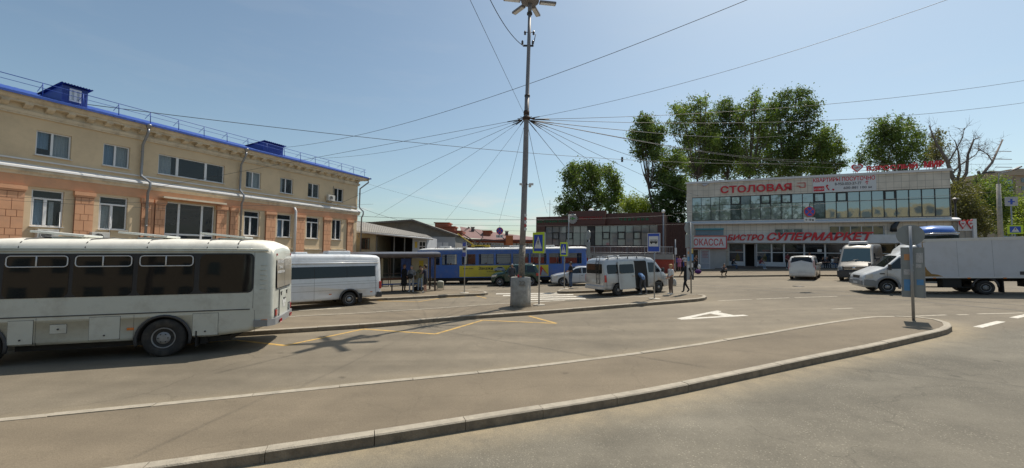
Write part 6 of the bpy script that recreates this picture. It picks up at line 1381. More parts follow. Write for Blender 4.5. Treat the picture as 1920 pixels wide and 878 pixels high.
# ------------------------------------------------------------------ tram
blue_t = paint('tram_blue', (.035, .115, .38), .4, .3, .06, .3); yel_t = paint('tram_advert_yellow', (.62, .50, .04), .45, .2, .05, .3); roof_t = mat('tram_roof_white', (.6, .6, .58), .6, var=.1, dirt=((.35, .3, .25), .5, 2))
TY = 34.0; x0 = at(788, 500, TY).x; x1 = at(1103, 500, TY).x; TLn = x1-x0
p0 = Vector((x0, TY)); g = gslope(-1)
TMx = ground_frame((x0+x1)/2, TY+1.28, 1, .0); 
tramo = empty('tram', 'long blue tram with a yellow advert panel along its side', 'tram', TMx)
hL = TLn/2; hw = 1.28
Rz = lambda px, py: (at(px, py, TY).x-(x0+x1)/2, at(px, py, TY).z-gz(at(px, py, TY).x))
wz0, wz1 = 1.62, 2.52
wpx = [(818, 826), (830, 858), (867, 893), (899, 927), (931, 960), (963, 993), (996, 1026), (1031, 1055), (1059, 1092)]
wx = [(Rz(a, 480)[0], Rz(b_, 480)[0]) for a, b_ in wpx]
mb = MB()
for sd in (-1, 1):
    holes = [(a, b_, wz0, wz1) for a, b_ in wx]
    m2 = MB(); wall_holes(m2, -hL+.25, hL-.15, .55, 2.85, holes, y=-hw, depth=.06)
    if sd == 1: m2.v = [(v[0], -v[1], v[2]) for v in m2.v]
    mb.add(m2.v, m2.f, 0)
# ends
for e, q in ((-1, -hL), (1, hL)):
    i = q-e*(.25 if e < 0 else .15)
    mb.add([(i, -hw, .55), (q, -hw*.8, .6), (q, hw*.8, .6), (i, hw, .55), (i, -hw, 1.5), (q, -hw*.8, 1.5), (q, hw*.8, 1.5), (i, hw, 1.5), (i, -hw, 2.85), (q-e*.12, -hw*.8, 2.8), (q-e*.12, hw*.8, 2.8), (i, hw, 2.85), (i, -hw, 2.4), (q-e*.08, -hw*.8, 2.4), (q-e*.08, hw*.8, 2.4), (i, hw, 2.4)],
           [(0, 1, 5, 4), (1, 2, 6, 5), (2, 3, 7, 6), (12, 13, 9, 8), (13, 14, 10, 9), (14, 15, 11, 10), (4, 5, 13, 12), (7, 6, 14, 15)])
mb.bx(-hL+.3, hL-.2, -hw+.08, hw-.08, .75, .82)
mb.build('body', blue_t, tramo)
mb = MB(); 
for q, i in ((-hL+.04, 1), (hL-.04, -1)): mb.quad((q, -hw*.78, 1.52), (q, hw*.78, 1.52), (q+i*.06, hw*.78, 2.38), (q+i*.06, -hw*.78, 2.38)); 
mb.build('end_window', vglass, tramo)
rings = []
for x, w_, z in ((-hL-.25, .85, 2.88), (-hL, 1.15, 2.93), (-hL+.6, 1.27, 2.98), (hL-.3, 1.27, 2.98), (hL, 1.15, 2.93)):
    rings.append([(x, -w_, 2.83), (x, -w_-.02, 2.9), (x, -w_*.8, z+.04), (x, 0, z+.1), (x, w_*.8, z+.04), (x, w_+.02, 2.9), (x, w_, 2.83)])
mb = MB(); mb.loft(rings); mb.build('roof', roof_t, tramo)
mb = MB(); mb.bx(-hL-.2, hL, -hw-.02, -hw+.02, 2.72, 2.86); mb.bx(-hL-.2, hL, hw-.02, hw+.02, 2.72, 2.86); mb.build('roof_edge', blue_t, tramo)
for a, b_ in wx:
    mb = MB(); frame_rect(mb, a, b_, wz0, wz1, -hw+.01, .035, .04); mb.bx(a+.035, b_-.035, -hw+.012, -hw+.045, wz1-.33, wz1-.3); f = mb.build('window', mat('tram_window_frame', (.1, .1, .11), .5), tramo)
    mb = MB(); mb.quad((a, -hw+.035, wz0), (b_, -hw+.035, wz0), (b_, -hw+.035, wz1), (a, -hw+.035, wz1)); mb.build('pane', glass('clear_glass', (.02, .025, .025), .8, .05, .5), f)
ax0, ax1 = Rz(862, 510)[0], Rz(1029, 510)[0]
mb = MB(); mb.bx(ax0, ax1, -hw-.012, -hw-.001, .62, 1.56); ad = mb.build('advert_panel', yel_t, tramo)
AM = lambda x, z, o=.014: Matrix.Translation((x, -hw-o, z)) @ XZ
def tpx(px): return Rz(px, 510)[0]
dk = mat('advert_dark', (.03, .03, .03), .5)
mb = MB(); mb.text('Закажи', tpx(925)-tpx(898), .26, AM(tpx(898), 1.2), .004, 0, .03); mb.text('в приложении', tpx(938)-tpx(914), .12, AM(tpx(914), .98), .004, 0, .0); mb.text('600-300', tpx(888)-tpx(869), .1, AM(tpx(869), 1.26), .004, 0, .02); mb.build('advert_text', dk, ad)
mb = MB(); cx = tpx(937); mb.prism([(cx-.48, 1.14), (cx-.5, 1.26), (cx-.3, 1.32), (cx-.12, 1.45), (cx+.25, 1.45), (cx+.42, 1.32), (cx+.48, 1.18), (cx+.46, 1.12)], -hw-.018, -hw-.0125); mb.build('pictured_car', mat('advert_grey', (.4, .42, .44), .5, var=.3, scale=8), ad)
mb = MB()
for x in (-.28, .28): mb.lathe([(.09, -.02), (.09, -.0125), (.001, -.012)], 12, (cx+x, -hw, 1.14), axis='y', cap=False)
mb.prism([(cx-.22, 1.33), (cx-.08, 1.42), (cx+.2, 1.42), (cx+.3, 1.33)], -hw-.021, -hw-.0185); mb.build('pictured_detail', dk, ad)
mb = MB(); a = tpx(1004); mb.prism([(a, .66), (a+.5, 1.5), (a+1.05, .75)], -hw-.0175, -hw-.0125); mb.build('red_shape', red, ad); mb = MB(); mb.prism([(a+.45, .66), (a+.62, 1.2), (a+1.1, .66)], -hw-.0215, -hw-.018); mb.build('grey_shape', mat('advert_grey', (.4, .42, .44), .5), ad)
mb = MB(); mb.bx(-hL+.5, hL-.4, -hw+.05, hw-.05, .28, .56); mb.build('underframe', under_m, tramo)
for x in (-hL+2.6, hL-2.6):
    for dx in (-.95, .95):
        for sd in (1, -1):
            mb = MB(); mb.lathe([(.36, -.06), (.36, .06)], 20, (x+dx, sd*.8, .37), axis='y'); mb.build('wheel', mat('wheel_iron', (.06, .045, .035), .7), tramo)
    mb = MB(); mb.bx(x-1.3, x+1.3, -1.0, -.92, .3, .5); mb.bx(x-1.3, x+1.3, .92, 1.0, .3, .5); mb.build('bogie_frame', under_m, tramo)
mb = MB()
for x in [i*.8-hL+1.2 for i in range(17)]: mb.tube([(x, -.95, 3.02), (x+.1, -.9, 3.12), (x+.25, -.85, 3.04)], .02, 5)
mb.build('roof_bracket', plast, tramo)
for k in range(4): mb = MB(); x = -hL+1.5+k*3; mb.bx(x, x+.9, -.4, .5, 3.06, 3.22); mb.build('roof_box', roof_t, tramo, bev=.03)
mb = MB(); a = tpx(880); z = 3.1
for sy in (-.35, .35):
    mb.tube([(a+1.2, sy, z+.1), (a+.95-1.6, sy, z+.25)], .04, 5)
    mb.tube([(a+.9, sy, z+.15), (a-.75, sy, z+1.25), (a-.1, sy*.9, z+1.75)], .035, 5); mb.tube([(a+.6, sy, z+.15), (a+1.1, sy, z+.9), (a+.1, sy*.9, z+1.75)], .03, 5)
mb.tube([(a-.1, -.7, z+1.75), (a-.05, -.9, z+1.65)], .03, 5); mb.tube([(a-.1, .7, z+1.75), (a-.1, -.7, z+1.75)], .03, 5); mb.tube([(a+.12, .7, z+1.75), (a+.12, -.7, z+1.75)], .03, 5)
mb.build('pantograph', mat('pantograph_iron', (.05, .04, .035), .6, .3), tramo)
mb = MB(); a = tpx(853)
mb.tube([(a+1.7, -.2, 3.15), (a+.1, -.2, 4.3)], .055, 6); mb.bx(a+1.3, a+2.9, -.4, .2, 3.1, 3.3); mb.build('yellow_arm', mat('safety_yellow', (.5, .36, .03), .55, dirt=((.1, .08, .04), .5, 5)), tramo)
# seats silhouettes
mb = MB()
for k in range(13):
    x = -hL+1.2+k*1.05
    for y in (-.85, .85): mb.bx(x, x+.06, y-.22, y+.22, .82, 1.75); mb.bx(x, x+.45, y-.22, y+.22, 1.2, 1.27)
mb.build('seat_row', mat('seat_brown', (.16, .07, .04), .7), tramo)
mb = MB()
for k in range(7): mb.tube([(-hL+1.6+k*2.0, .2, .8), (-hL+1.6+k*2.0, .2, 2.8)], .018, 5)
mb.tube([(-hL+1, -.45, 2.35), (hL-1, -.45, 2.35)], .015, 5); mb.tube([(-hL+1, .45, 2.35), (hL-1, .45, 2.35)], .015, 5); mb.build('handrail', metal_w, tramo)

# ------------------------------------------------------------------ lighting mast
conc = mat('rough_concrete', (.36, .34, .30), .92, var=.2, scale=5, bump=.9, bscale=45, dirt=((.22, .2, .17), .5, 3))
pole_m = mat('mast_paint_grey', (.20, .19, .195), .55, .1, var=.12, scale=4, dirt=((.3, .29, .27), .35, 6))
pole_t = mat('taped_pole_surface', (.20, .18, .15), .9, var=.5, scale=16, bump=1, bscale=30)
MX, MY = .43, 18.75; mg = gz(MX)+CURB-.02
mast = empty('lighting_mast', 'tall grey lighting mast rising from a round concrete block numbered 22', 'mast', TR(MX, MY, mg))
br_ = .47; top = at(976, 521, MY-.4).z-mg
mb = MB(); mb.lathe([(br_+.01, 0), (br_, .3), (br_-.01, top-.02), (br_-.04, top)], 40); mb.build('concrete_base', conc, mast)
mb = MB(); mb.text('22', .3, .2, Matrix(((1, 0, 0, -.1), (0, 0, -1, -br_-.015), (0, 1, 0, top-.34), (0, 0, 0, 1))), .006, 0, .02); mb.build('painted_number', mat('faded_paint', (.2, .19, .17), .9), mast)
def mp_(px, py): p = at(px, py, MY); return Vector((p.x-MX, 0, p.z-mg))
b0 = mp_(977.5, 521); j1 = mp_(982, 400); j2 = mp_(987, 222); j3 = mp_(988.5, 180); j4 = mp_(991.5, 85); j5 = mp_(993.8, 4)
PR = lambda w_: w_/2*MY/F_PX
mb = MB(); mb.tube([b0-Vector((0, 0, .1)), mp_(979.5, 460)], [PR(12), PR(12)], 16); mb.build('taped_sleeve', pole_t, mast)
mb = MB(); mb.tube([mp_(979.5, 462), j1, mp_(985.5, 290), j2, j3], [PR(11), PR(11), PR(10.4), PR(9), PR(9)], 16); mb.tube([j3, j3+Vector((0, 0, .04)), j4, mp_(993, 26)], [PR(9.4), PR(7.6), PR(7), PR(6)], 14); mb.tube([mp_(993, 27), j5], [PR(7.6), PR(7.6)], 14); mb.build('mast_pole', pole_m, mast)
mb = MB()
for z_, px in ((26, 993), (180, 988.6), (462, 979.6), (346, 984)): c = mp_(px, z_); mb.lathe([(PR(10.5), -.04), (PR(10.5), .04)], 16, c)
mb.build('collar', plast, mast)
# stickers
mb = MB(); c = mp_(982.5, 418)
for k in range(5): mb.box(c+Vector((.07, -.125, -.3+k*.16)), (.11, .01, .12), k % 2)
mb.build('sticker', [white_s, mat('sticker_red', (.45, .08, .08), .6)], mast)
mb = MB(); mb.lathe([(.03, -.06), (.05, .08)], 12, (-.1, -.15, top+.06)); mb.build('red_cup', red, mast) if False else None
# lamp head: flat disc with six floodlight arms
hz = j5.z; hc = j5
mb = MB(); mb.lathe([(.2, -.08), (.42, .0), (.45, .12), (.3, .2), (.02, .24)], 28, hc); mb.ball(hc+Vector((0, 0, .36)), .2); head = mb.build('lamp_head', pole_m, mast)
for k in range(6):
    a = radians(8+60*k); d = Vector((cos(a), sin(a), .0)); c = hc+d*.86+Vector((0, 0, .03)); R = Matrix.Rotation(a, 3, 'Z')
    mb = MB(); mb.box(c, (.8, .24, .1), 0, R=R); l_ = mb.build('floodlight', pole_m, head, bev=.02); mb = MB(); mb.box(c-Vector((0, 0, .056)), (.7, .18, .01), 0, R=R); mb.build('lens', lens, l_)
# insulators & bracket
mb = MB(); c = mp_(990.5, 86); mb.box(c, (.5, .08, .06)); mb.tube([c+Vector((.2, 0, 0)), c+Vector((.28, 0, .25)), c+Vector((.34, 0, .55))], .02, 5); mb.tube([mp_(984.5, 60), mp_(992, 62), mp_(1001, 60)], .018, 5); mb.build('bracket', plast, mast)
for px, py in ((984.5, 62), (1000.5, 62), (979.5, 80), (999, 80)):
    mb = MB(); mb.lathe([(.02, -.1), (.06, -.06), (.04, -.02), (.06, .02), (.03, .1)], 10, mp_(px, py)); mb.build('insulator', mat('insulator_brown', (.07, .05, .045), .3), mast)
# clamp ring with turnbuckles
mb = MB(); c = j2; mb.lathe([(PR(13), -.08), (PR(15), 0), (PR(13), .08)], 18, c); mb.lathe([(PR(11), .15), (PR(11), .35)], 16, c)
WPX = [(872, -20, 9.0, 0), (290, 352, None, 0), (600, 297, 30, .4), (628, 386, None, 0), (703, 407, 33, .1), (835, 414, 33, .1), (935.7, 417, 33, .05), (1026.4, 401, 55, .3), (1150, 415, 80, .3), (1280, 400, 60, .4), (1330, 372, 55, .5), (1420, 352, 60, .6), (1500, 300, 60, .5), (1520, 303, 62, .6), (1960, 145, 24, .5), (1960, 187, 26, .7), (1500, 250, 70, .8), (1815, -14, 12, .35)]
rust_i = mat('rusty_fitting', (.07, .045, .035), .8, .3)
for a in (-1.0, 0, 1.0, 2.0, 2.6, 3.3, 4.0, 4.6, -.5, -.25): d = Vector((cos(a), sin(a), -.12)); mb.tube([c+d*.12, c+d*.42], .02, 5)
mb.build('clamp_ring', rust_i, mast)
wire_m = mat('wire_dark', (.035, .035, .04), .6)
def wire(p0, p1, sag, r=.012, n=14):
    p0 = Vector(p0); p1 = Vector(p1); return [p0.lerp(p1, i/n)-Vector((0, 0, sag*4*(i/n)*(1-i/n))) for i in range(n+1)]
ring = Vector((MX, MY, mg))+c
for px, py, Yw, sag in WPX:
    if Yw is None:
        s_, z_ = onplane(px, py, LBO, LBD); q = LM @ Vector((s_, -.02, z_))
    else: q = at(px, py, Yw)
    d = (q-ring); d.z = 0; d.normalize(); st_ = ring+d*.3-Vector((0, 0, .03)); r_ = .005+.00017*(q-ring).length
    mb = MB(); pts = wire(st_, q, sag); mb.tube([p-Vector((MX, MY, mg)) for p in pts], r_, 4, cap=False); mb.tube([pts[0]-Vector((MX, MY, mg)), pts[0].lerp(pts[1], .35)-Vector((MX, MY, mg))], .025, 5); o_ = mb.build('span_wire', wire_m, mast)
mb = MB(); pts = wire(at(905, -30, 15), ring+Vector((-.15, 0, 3.45)), .35); mb.tube([p-Vector((MX, MY, mg)) for p in pts], .016, 5); mb.build('feed_cable', wire_m, mast)
# cameras on the mast
for px, sgn in ((978, -1), (996, 1)):
    mb = MB(); c = mp_(px, 346); mb.tube([mp_(985, 346), c], .02, 5); mb.box(c+Vector((0, -.05, 0)), (.2, .09, .09)); mb.ball(c+Vector((-sgn*.06, -.02, -.08)), .07); mb.build('security_camera', white_s, mast)
# free wires not tied to the mast
def free_wire(p0, p1, sag, label, r=.012):
    mb = MB(); mb.tube(wire(p0, p1, sag, n=20), r, 4, cap=False); return tag(mb.build('overhead_wire', wire_m), label, 'wire', 'overhead wires')
free_wire(at(530, 277, 36), at(1430, -12, 14), 1.0, 'long wire crossing the sky behind the mast from the office roof', .013)
s_, z_ = onplane(158, 186, LBO, LBD); free_wire(LM @ Vector((s_, 1.0, z_-.1)), at(1560, 303, 66), 1.6, 'long sagging wire running from the blue roof dormer to the poplars', .02)
free_wire(at(660, 405, 33.5), at(1262, 404, 33.5), .35, 'tram contact wire stretched above the tram roof', .014)
free_wire(at(660, 415, 36.5), at(1300, 420, 36.5), .3, 'second lower tram contact wire behind the first', .01)
free_wire(at(870, 429, 50), at(1260, 432, 50), .3, 'lowest wire above the orange brick building roof', .012)
free_wire(at(-30, 366, 17), at(700, 383, 30), .25, 'thin wire crossing before the office facade windows', .007)
free_wire(at(-30, 373, 17.5), at(680, 398, 30), .2, 'lower thin wire crossing before the office pilasters', .006)
free_wire(at(665, 385, 43), at(745, 412, 33.5), .1, 'short wire slanting down from the office corner', .012)
free_wire(at(690, 345, 44), at(1020, 414, 50), .5, 'faint wire falling from the office roof corner', .009)
free_wire(at(1540, 306, 62), at(1990, 306, 52), .2, 'level wire beside the dead tree above the truck', .016)
free_wire(at(1660, 320, 62), at(1990, 334, 52), .25, 'lower wire passing behind the dead tree limbs', .014)
free_wire(at(1240, 290, 60), at(1800, 322, 50), .5, 'wire in front of the poplar crowns', .012)
# small hanging weight and two hanging no-stopping signs
mb = MB(); p = at(1166.5, 297, 55); mb.bx(p.x-.12, p.x+.12, p.y-.1, p.y+.1, p.z-.5, p.z+.15); tag(mb.build('hanging_weight', blackf), 'small dark weight hanging from the sagging wire', 'weight')
# ------------------------------------------------------------------ signs and street furniture
lime = mat('fluorescent_lime', (.50, .66, .03), .5, var=.05, dirt=((.3, .36, .1), .25, 4)); signblue = mat('sign_blue', (.02, .07, .42), .4, var=.05); galv = mat('galvanised_post', (.30, .315, .33), .45, .5, var=.12, scale=6, dirt=((.2, .19, .17), .3, 6)); back_m = mat('sign_back_grey', (.27, .29, .29), .55, .3, var=.1, scale=3, dirt=((.2, .19, .17), .4, 3))
def face(x, y, z, al):
    """frame at a sign centre: x along the face, y up out of plane: local x right, local y = up, local z = towards the viewer"""
    c, s = cos(al), sin(al); X = Vector((c, -s, 0)); Z = Vector((-s, -c, 0)); Y = Vector((0, 0, 1)); M = Matrix((X, Y, Z)).transposed().to_4x4(); M.translation = (x, y, z); return M
def lbox(M, x0, x1, y0, y1, z0, z1, mb=None):
    mb = mb or MB(); m0 = mb.M; mb.M = m0 @ M; mb.bx(x0, x1, y0, y1, z0, z1); mb.M = m0; return mb
def lprism(M, poly, z0, z1, mb=None):
    mb = mb or MB(); m0 = mb.M; mb.M = m0 @ M; mb.prism(poly, z0, z1, 'z'); mb.M = m0; return mb
def post(root, h, r=.035, base=True):
    mb = MB(); mb.tube([(0, 0, -.05), (0, 0, h)], r, 12); mb.build('post', galv, root)
    if base: mb = MB(); mb.lathe([(.3, -.01), (.28, .012), (.1, .02)], 16); mb.build('footing', mat('footing_concrete', (.42, .38, .31), .9, var=.1), root)
def walking_man(M, s, z, m, parent):
    mb = MB(); 
    for pts, r in (([(0, .30), (.0, .12)], .045), ([(0, .12), (-.09, -.06), (-.14, -.2)], .03), ([(0, .12), (.08, -.05), (.12, -.22)], .03), ([(0, .26), (-.1, .14), (-.12, .04)], .022), ([(0, .26), (.1, .16), (.14, .08)], .022)):
        m0 = mb.M; mb.M = M; mb.tube([(x*s, y*s, z) for x, y in pts], r*s, 5); mb.M = m0
    m0 = mb.M; mb.M = M; mb.ball((0, .39*s, z), .05*s, n=8); mb.M = m0
    return mb.build('pedestrian_symbol', m, parent)
def crossing_sign(px, py, pyc, al, w, h, label, zr=(1, 1)):
    g = G(px, py, CURB); r = empty('crossing_sign', label, 'road sign', TR(g.x, g.y, g.z), 'pedestrian crossing signs'); zc = at(px, pyc, g.y).z-g.z
    post(r, zc+h*.45); M = face(0, -.0, zc, al) @ Matrix.Translation((0, 0, .09)); d = w/2
    b = lbox(M, -d, d, -h/2, h/2, -.02, .012).build('sign_board', lime, r, bev=.01)
    lbox(M, -d+.01, d-.01, -h/2+.01, h/2-.01, -.14, -.021).build('lamp_case', back_m, r)
    lbox(M, -d*.76, d*.76, -h*.4, h*.38, .012, .018).build('blue_field', signblue, b)
    lprism(M, [(-d*.66, -h*.27), (d*.66, -h*.27), (0, h*.33)], .018, .023).build('white_triangle', white_s, b); walking_man(M, w*.62, .026, blackf, b)
    m2 = MB(); mm = face(0, 0, zc-.55, al); m2.box((0, -.04, zc-h*.6-.18), (.1, .06, .16)); m2.build('post_bracket', back_m, r)
crossing_sign(1010.5, 571.5, 455.5, radians(42), .68, .98, 'taller lime bordered crossing sign on its own post beside the round concrete block'); crossing_sign(1058, 541.5, 467.5, radians(48), .62, .92, 'smaller lime bordered crossing sign on the refuge near the silver sedan')
# bus stop sign
g = G(1227, 560, CURB); r = empty('bus_stop_sign', 'blue and white bus stop sign on a post in front of the silver van', 'road sign', TR(g.x, g.y, g.z)); zc = at(1225, 455, g.y).z-g.z
post(r, zc+.42); M = face(0, 0, zc, radians(42)) @ Matrix.Translation((0, 0, .07)); b = lbox(M, -.32, .32, -.48, .48, -.02, .012).build('sign_board', signblue, r, bev=.008); lbox(M, -.31, .31, -.47, .47, -.1, -.021).build('sign_case', back_m, r)
mb = lbox(M, -.32, .32, .455, .48, .0121, .016); lbox(M, -.32, .32, -.48, -.455, .0121, .016, mb); lbox(M, -.32, -.295, -.455, .455, .0121, .016, mb); lbox(M, .295, .32, -.455, .455, .0121, .016, mb); mb.build('white_border', white_s, b)
lbox(M, -.25, .25, -.2, .32, .0122, .018).build('white_field', white_s, b)
mb = lbox(M, -.19, .2, -.02, .14, .018, .024); [lprism(M, [(cx+.045*cos(i*pi/5), -.03+.045*sin(i*pi/5)) for i in range(10)], .018, .027, mb) for cx in (-.11, .12)]; bu = mb.build('bus_symbol', blackf, b)
mb = MB(); [lbox(M, -.175+k*.075, -.125+k*.075, .06, .12, .0241, .027, mb) for k in range(5)]; mb.build('bus_symbol_window', white_s, bu)
# narrow stop sign seen nearly edge on
g = G(870.5, 549, CURB); r = empty('stop_post_sign', 'narrow blue and white stop sign turned almost edge-on before the tram', 'road sign', TR(g.x, g.y, g.z)); zc = at(870, 468, g.y).z-g.z
post(r, zc+.4, .03); M = face(0, 0, zc, radians(62)) @ Matrix.Translation((0, 0, .05)); b = lbox(M, -.3, .3, -.45, .45, -.03, .01).build('sign_board', white_s, r); mb = lbox(M, -.29, .29, .2, .44, .0101, .014); lbox(M, -.29, .29, -.44, -.18, .0101, .014, mb); mb.build('blue_band', signblue, b); lbox(M, -.2, .2, -.05, .09, .0101, .016).build('bus_symbol', blackf, b)
# round sign and long information board seen from behind, at the island tip
def papers(M, lst, parent):
    ms = [white_s, mat('paper_orange', (.55, .27, .12), .7), mat('paper_blue', (.10, .26, .48), .7), mat('paper_grey', (.42, .42, .42), .7, var=.3, scale=40), mat('paper_yellow', (.55, .42, .12), .7)]
    for x0, x1, y0, y1, k in lst: lbox(M, x0, x1, y0, y1, .0, .006).build('glued_notice', ms[k], parent)
g = G(1713, 600, CURB); r = empty('round_sign_post', 'grey back of a round sign above a long notice board at the island tip', 'road sign', TR(g.x, g.y, g.z))
zt = at(1709, 424, g.y).z-g.z; zc = at(1709, 441, g.y).z-g.z; zb = at(1710, 464, g.y).z-g.z; zl = at(1710, 558, g.y).z-g.z; al = radians(42)
mb = MB(); mb.tube([(0, 0, -.05), (-.02, 0, zt)], .042, 12); mb.build('post', galv, r); M = face(-.02, 0, zc, al) @ Matrix.Translation((0, 0, -.06)); R_ = .335
lprism(M, [(R_*cos(2*pi*i/40), R_*sin(2*pi*i/40)) for i in range(40)], -.012, .0).build('round_sign', back_m, r)
lprism(M, [(R_*1.02*cos(2*pi*i/40), R_*1.02*sin(2*pi*i/40)) for i in range(40)], -.03, -.0125).build('sign_rim', galv, r)
mb = MB(); [lbox(M, -.09, .09, y-.02, y+.02, 0, .03, mb) for y in (.2, -.2)]; mb.build('clamp', galv, r)
M = face(-.01, 0, (zb+zl)/2, al) @ Matrix.Translation((.03, 0, -.07)); h = (zb-zl)/2; bd = lbox(M, -.27, .27, -h, h, -.03, -.003).build('notice_board', back_m, r)
mb = lbox(M, -.28, -.262, -h, h, -.035, .012); lbox(M, .262, .28, -h, h, -.035, .012, mb); lbox(M, -.262, .262, h-.018, h, -.035, .012, mb); lbox(M, -.262, .262, -h, -h+.018, -.035, .012, mb); mb.build('board_frame', galv, bd)
papers(M, [(-.2, -.07, h-.42, h-.22, 1), (-.22, -.06, h-.9, h-.72, 3), (-.22, -.06, h-1.22, h-1.05, 2), (-.22, -.08, h-1.42, h-1.22, 2), (.08, .24, h-.5, h-.18, 3), (.07, .2, h-.66, h-.54, 3), (.08, .24, h-1.22, h-1.04, 2), (-.03, .02, h-.6, h-.55, 0), (-.03, .02, h-.78, h-.73, 0)], bd)
# round sign with double notice boards near the walking person
g = G(1296, 549, CURB); r = empty('round_sign_post', 'grey back of a round sign over notice-covered boards where the far island ends', 'road sign', TR(g.x, g.y, g.z))
zt = at(1295, 417, g.y).z-g.z; zc = at(1295, 428, g.y).z-g.z; z1 = at(1295, 440, g.y).z-g.z; z2 = at(1295, 465, g.y).z-g.z; z3 = at(1295, 525, g.y).z-g.z; al = radians(-18)
mb = MB(); mb.tube([(0, 0, -.05), (-.02, 0, zt)], .038, 12); mb.build('post', galv, r); M = face(-.02, 0, zc, al) @ Matrix.Translation((-.02, 0, -.05)); R_ = .34
lprism(M, [(R_*cos(2*pi*i/40), R_*sin(2*pi*i/40)) for i in range(40)], -.02, .0).build('round_sign', back_m, r)
M = face(0, 0, (z1+z2)/2, al) @ Matrix.Translation((0, 0, -.05)); h = (z1-z2)/2; lbox(M, -.32, -.04, -h, h, -.03, 0).build('upper_plate', back_m, r); lbox(M, .04, .27, -h, h, -.06, -.02).build('upper_plate', back_m, r)
M = face(0, 0, (z2+z3)/2, al) @ Matrix.Translation((0, 0, -.04)); h = (z2-z3)/2
bd = lbox(M, -.24, -.03, -h, h-.02, -.03, -.001).build('notice_board', mat('board_grey', (.33, .35, .37), .6, var=.1, scale=5), r); papers(M, [(-.2, -.08, h-.35, h-.2, 1), (-.21, -.06, h-.75, h-.5, 2), (-.2, -.07, h-1.15, h-.95, 0), (-.19, -.09, h-1.45, h-1.3, 3)], bd)
b2 = lbox(M, .04, .25, -h, h-.02, -.05, -.02).build('notice_board', plast, r); papers(M @ Matrix.Translation((0, 0, -.019)), [(.07, .2, h-.3, h-.04, 4), (.06, .21, h-.72, h-.36, 2), (.07, .19, h-1.1, h-.85, 0), (.07, .16, h-1.5, h-1.25, 3)], b2)
# hanging no-stopping signs
def no_stop(px, py, Y, R_, text, label):
    c = at(px, py, Y); r = empty('hanging_sign', label, 'road sign', TR(c.x, c.y, c.z), 'hanging no-stopping signs'); M = face(0, 0, 0, radians(5))
    C_ = lambda k: [(k*R_*cos(2*pi*i/32), k*R_*sin(2*pi*i/32)) for i in range(32)]
    b = lprism(M, C_(1), -.03, 0).build('disc', mat('disc_red', (.5, .05, .04), .5), r); lprism(M, C_(.82), 0, .008).build('blue_field', signblue, b)
    mb = MB(); 
    for s in (1, -1): mm = M @ Matrix.Rotation(radians(45*s), 4, 'Z'); lbox(mm, -R_*.82, R_*.82, -R_*.1, R_*.1, .008+.003*(s > 0), .013+.003*(s > 0), mb)
    mb.build('red_cross', MATS['disc_red'], b)
    p = lbox(M, -R_*1.02, R_*1.02, -R_*1.95, -R_*1.15, -.03, 0).build('plate', white_s, r); mb = MB(); mb.text(text, R_*1.5, R_*.42, M @ Matrix.Translation((-R_*.78, -R_*1.78, .001)), .006, 0, .02); mb.build('plate_text', blackf, p)
    mb = MB(); mb.tube([(0, 0, R_), (0, 0, R_*1.6)], .015, 5); mb.build('hanger', blackf, r)
no_stop(937, 433, 33, .29, '12 м ◄' if False else '10 т', 'round no-stopping sign with a white plate hanging above the tram')
no_stop(1518, 397, 25, .32, '← 10 м', 'round no-stopping sign with an arrow plate hanging before the mirrored windows')
free_wire(at(1262, 401, 27), at(1990, 352, 22), -.0, 'thin wire carrying the hanging sign before the mirrored windows', .007)
mb = MB(); mb.tube([at(1518, 388, 25), at(1520, 376, 25)], .01, 4); tag(mb.build('hanger_wire', wire_m), 'short vertical wire above the sign at the mirrored windows', 'wire')
# plain poles and lamps
def lamp_post(px, pyb, pyt, Y, r0, label, globe=.16, name='globe_lamp_post', group=None):
    b = at(px, pyb, Y); t = at(px, pyt, Y); r = empty(name, label, 'lamp post', TR(b.x, b.y, gz(b.x)), group); H = t.z-gz(b.x)
    mb = MB(); mb.tube([(0, 0, 0), (0, 0, H)], [r0, r0*.7], 10); mb.lathe([(r0*2.2, 0), (r0*2, .9), (r0*1.2, 1.1)], 12); mb.build('post', mat('post_blue_grey', (.16, .18, .21), .5, var=.1), r)
    if globe: mb = MB(); mb.ball((0, 0, H+globe), globe, n=14); mb.build('globe', mat('milk_glass', (.7, .7, .68), .25, var=.03, coat=.5), r)
lamp_post(1244, 470, 400, 44, .1, 'white globe lamp post at the right end of the restaurant', .2, group='globe lamp posts')
lamp_post(1272, 470, 415, 49, .07, 'small globe lamp post between restaurant and grey tiled building', .16, group='globe lamp posts')
b = at(1066, 470, 50); r = empty('double_lamp_post', 'thin post with two small lamps before the restaurant glazing', 'lamp post', TR(b.x, b.y, gz(b.x))); H = at(1066, 403, 50).z-gz(b.x)
mb = MB(); mb.tube([(0, 0, 0), (0, 0, H)], [.08, .05], 8); mb.tube([(-.7, 0, H-.1), (0, 0, H), (.7, 0, H-.1)], .03, 6); mb.build('post', galv, r)
for s in (-1, 1): mb = MB(); mb.ball((s*.75, 0, H), .13, n=10, sc=(1.2, 1, .6)); mb.build('lamp', MATS['milk_glass'], r)
b = at(1104, 500, 29); r = empty('edge_on_sign', 'grey round sign turned edge-on on a post left of the silver van', 'road sign', TR(b.x, b.y, gz(b.x))); H = at(1104, 432, 29).z-gz(b.x)
mb = MB(); mb.tube([(0, 0, 0), (0, 0, H)], .05, 10); mb.build('post', galv, r); M = face(0, 0, H-.35, radians(78)); lprism(M, [(.35*cos(2*pi*i/32), .35*sin(2*pi*i/32)) for i in range(32)], .02, .06).build('round_sign', back_m, r); lbox(M, -.3, .3, -1.5, -.5, .02, .06).build('long_plate', back_m, r)
b = at(1266.5, 505, 43); r = empty('notice_pole', 'thin grey pole with glued notices on the far pavement by the waiting people', 'pole', TR(b.x, b.y, gz(b.x))); H = at(1266.5, 449, 43).z-gz(b.x)
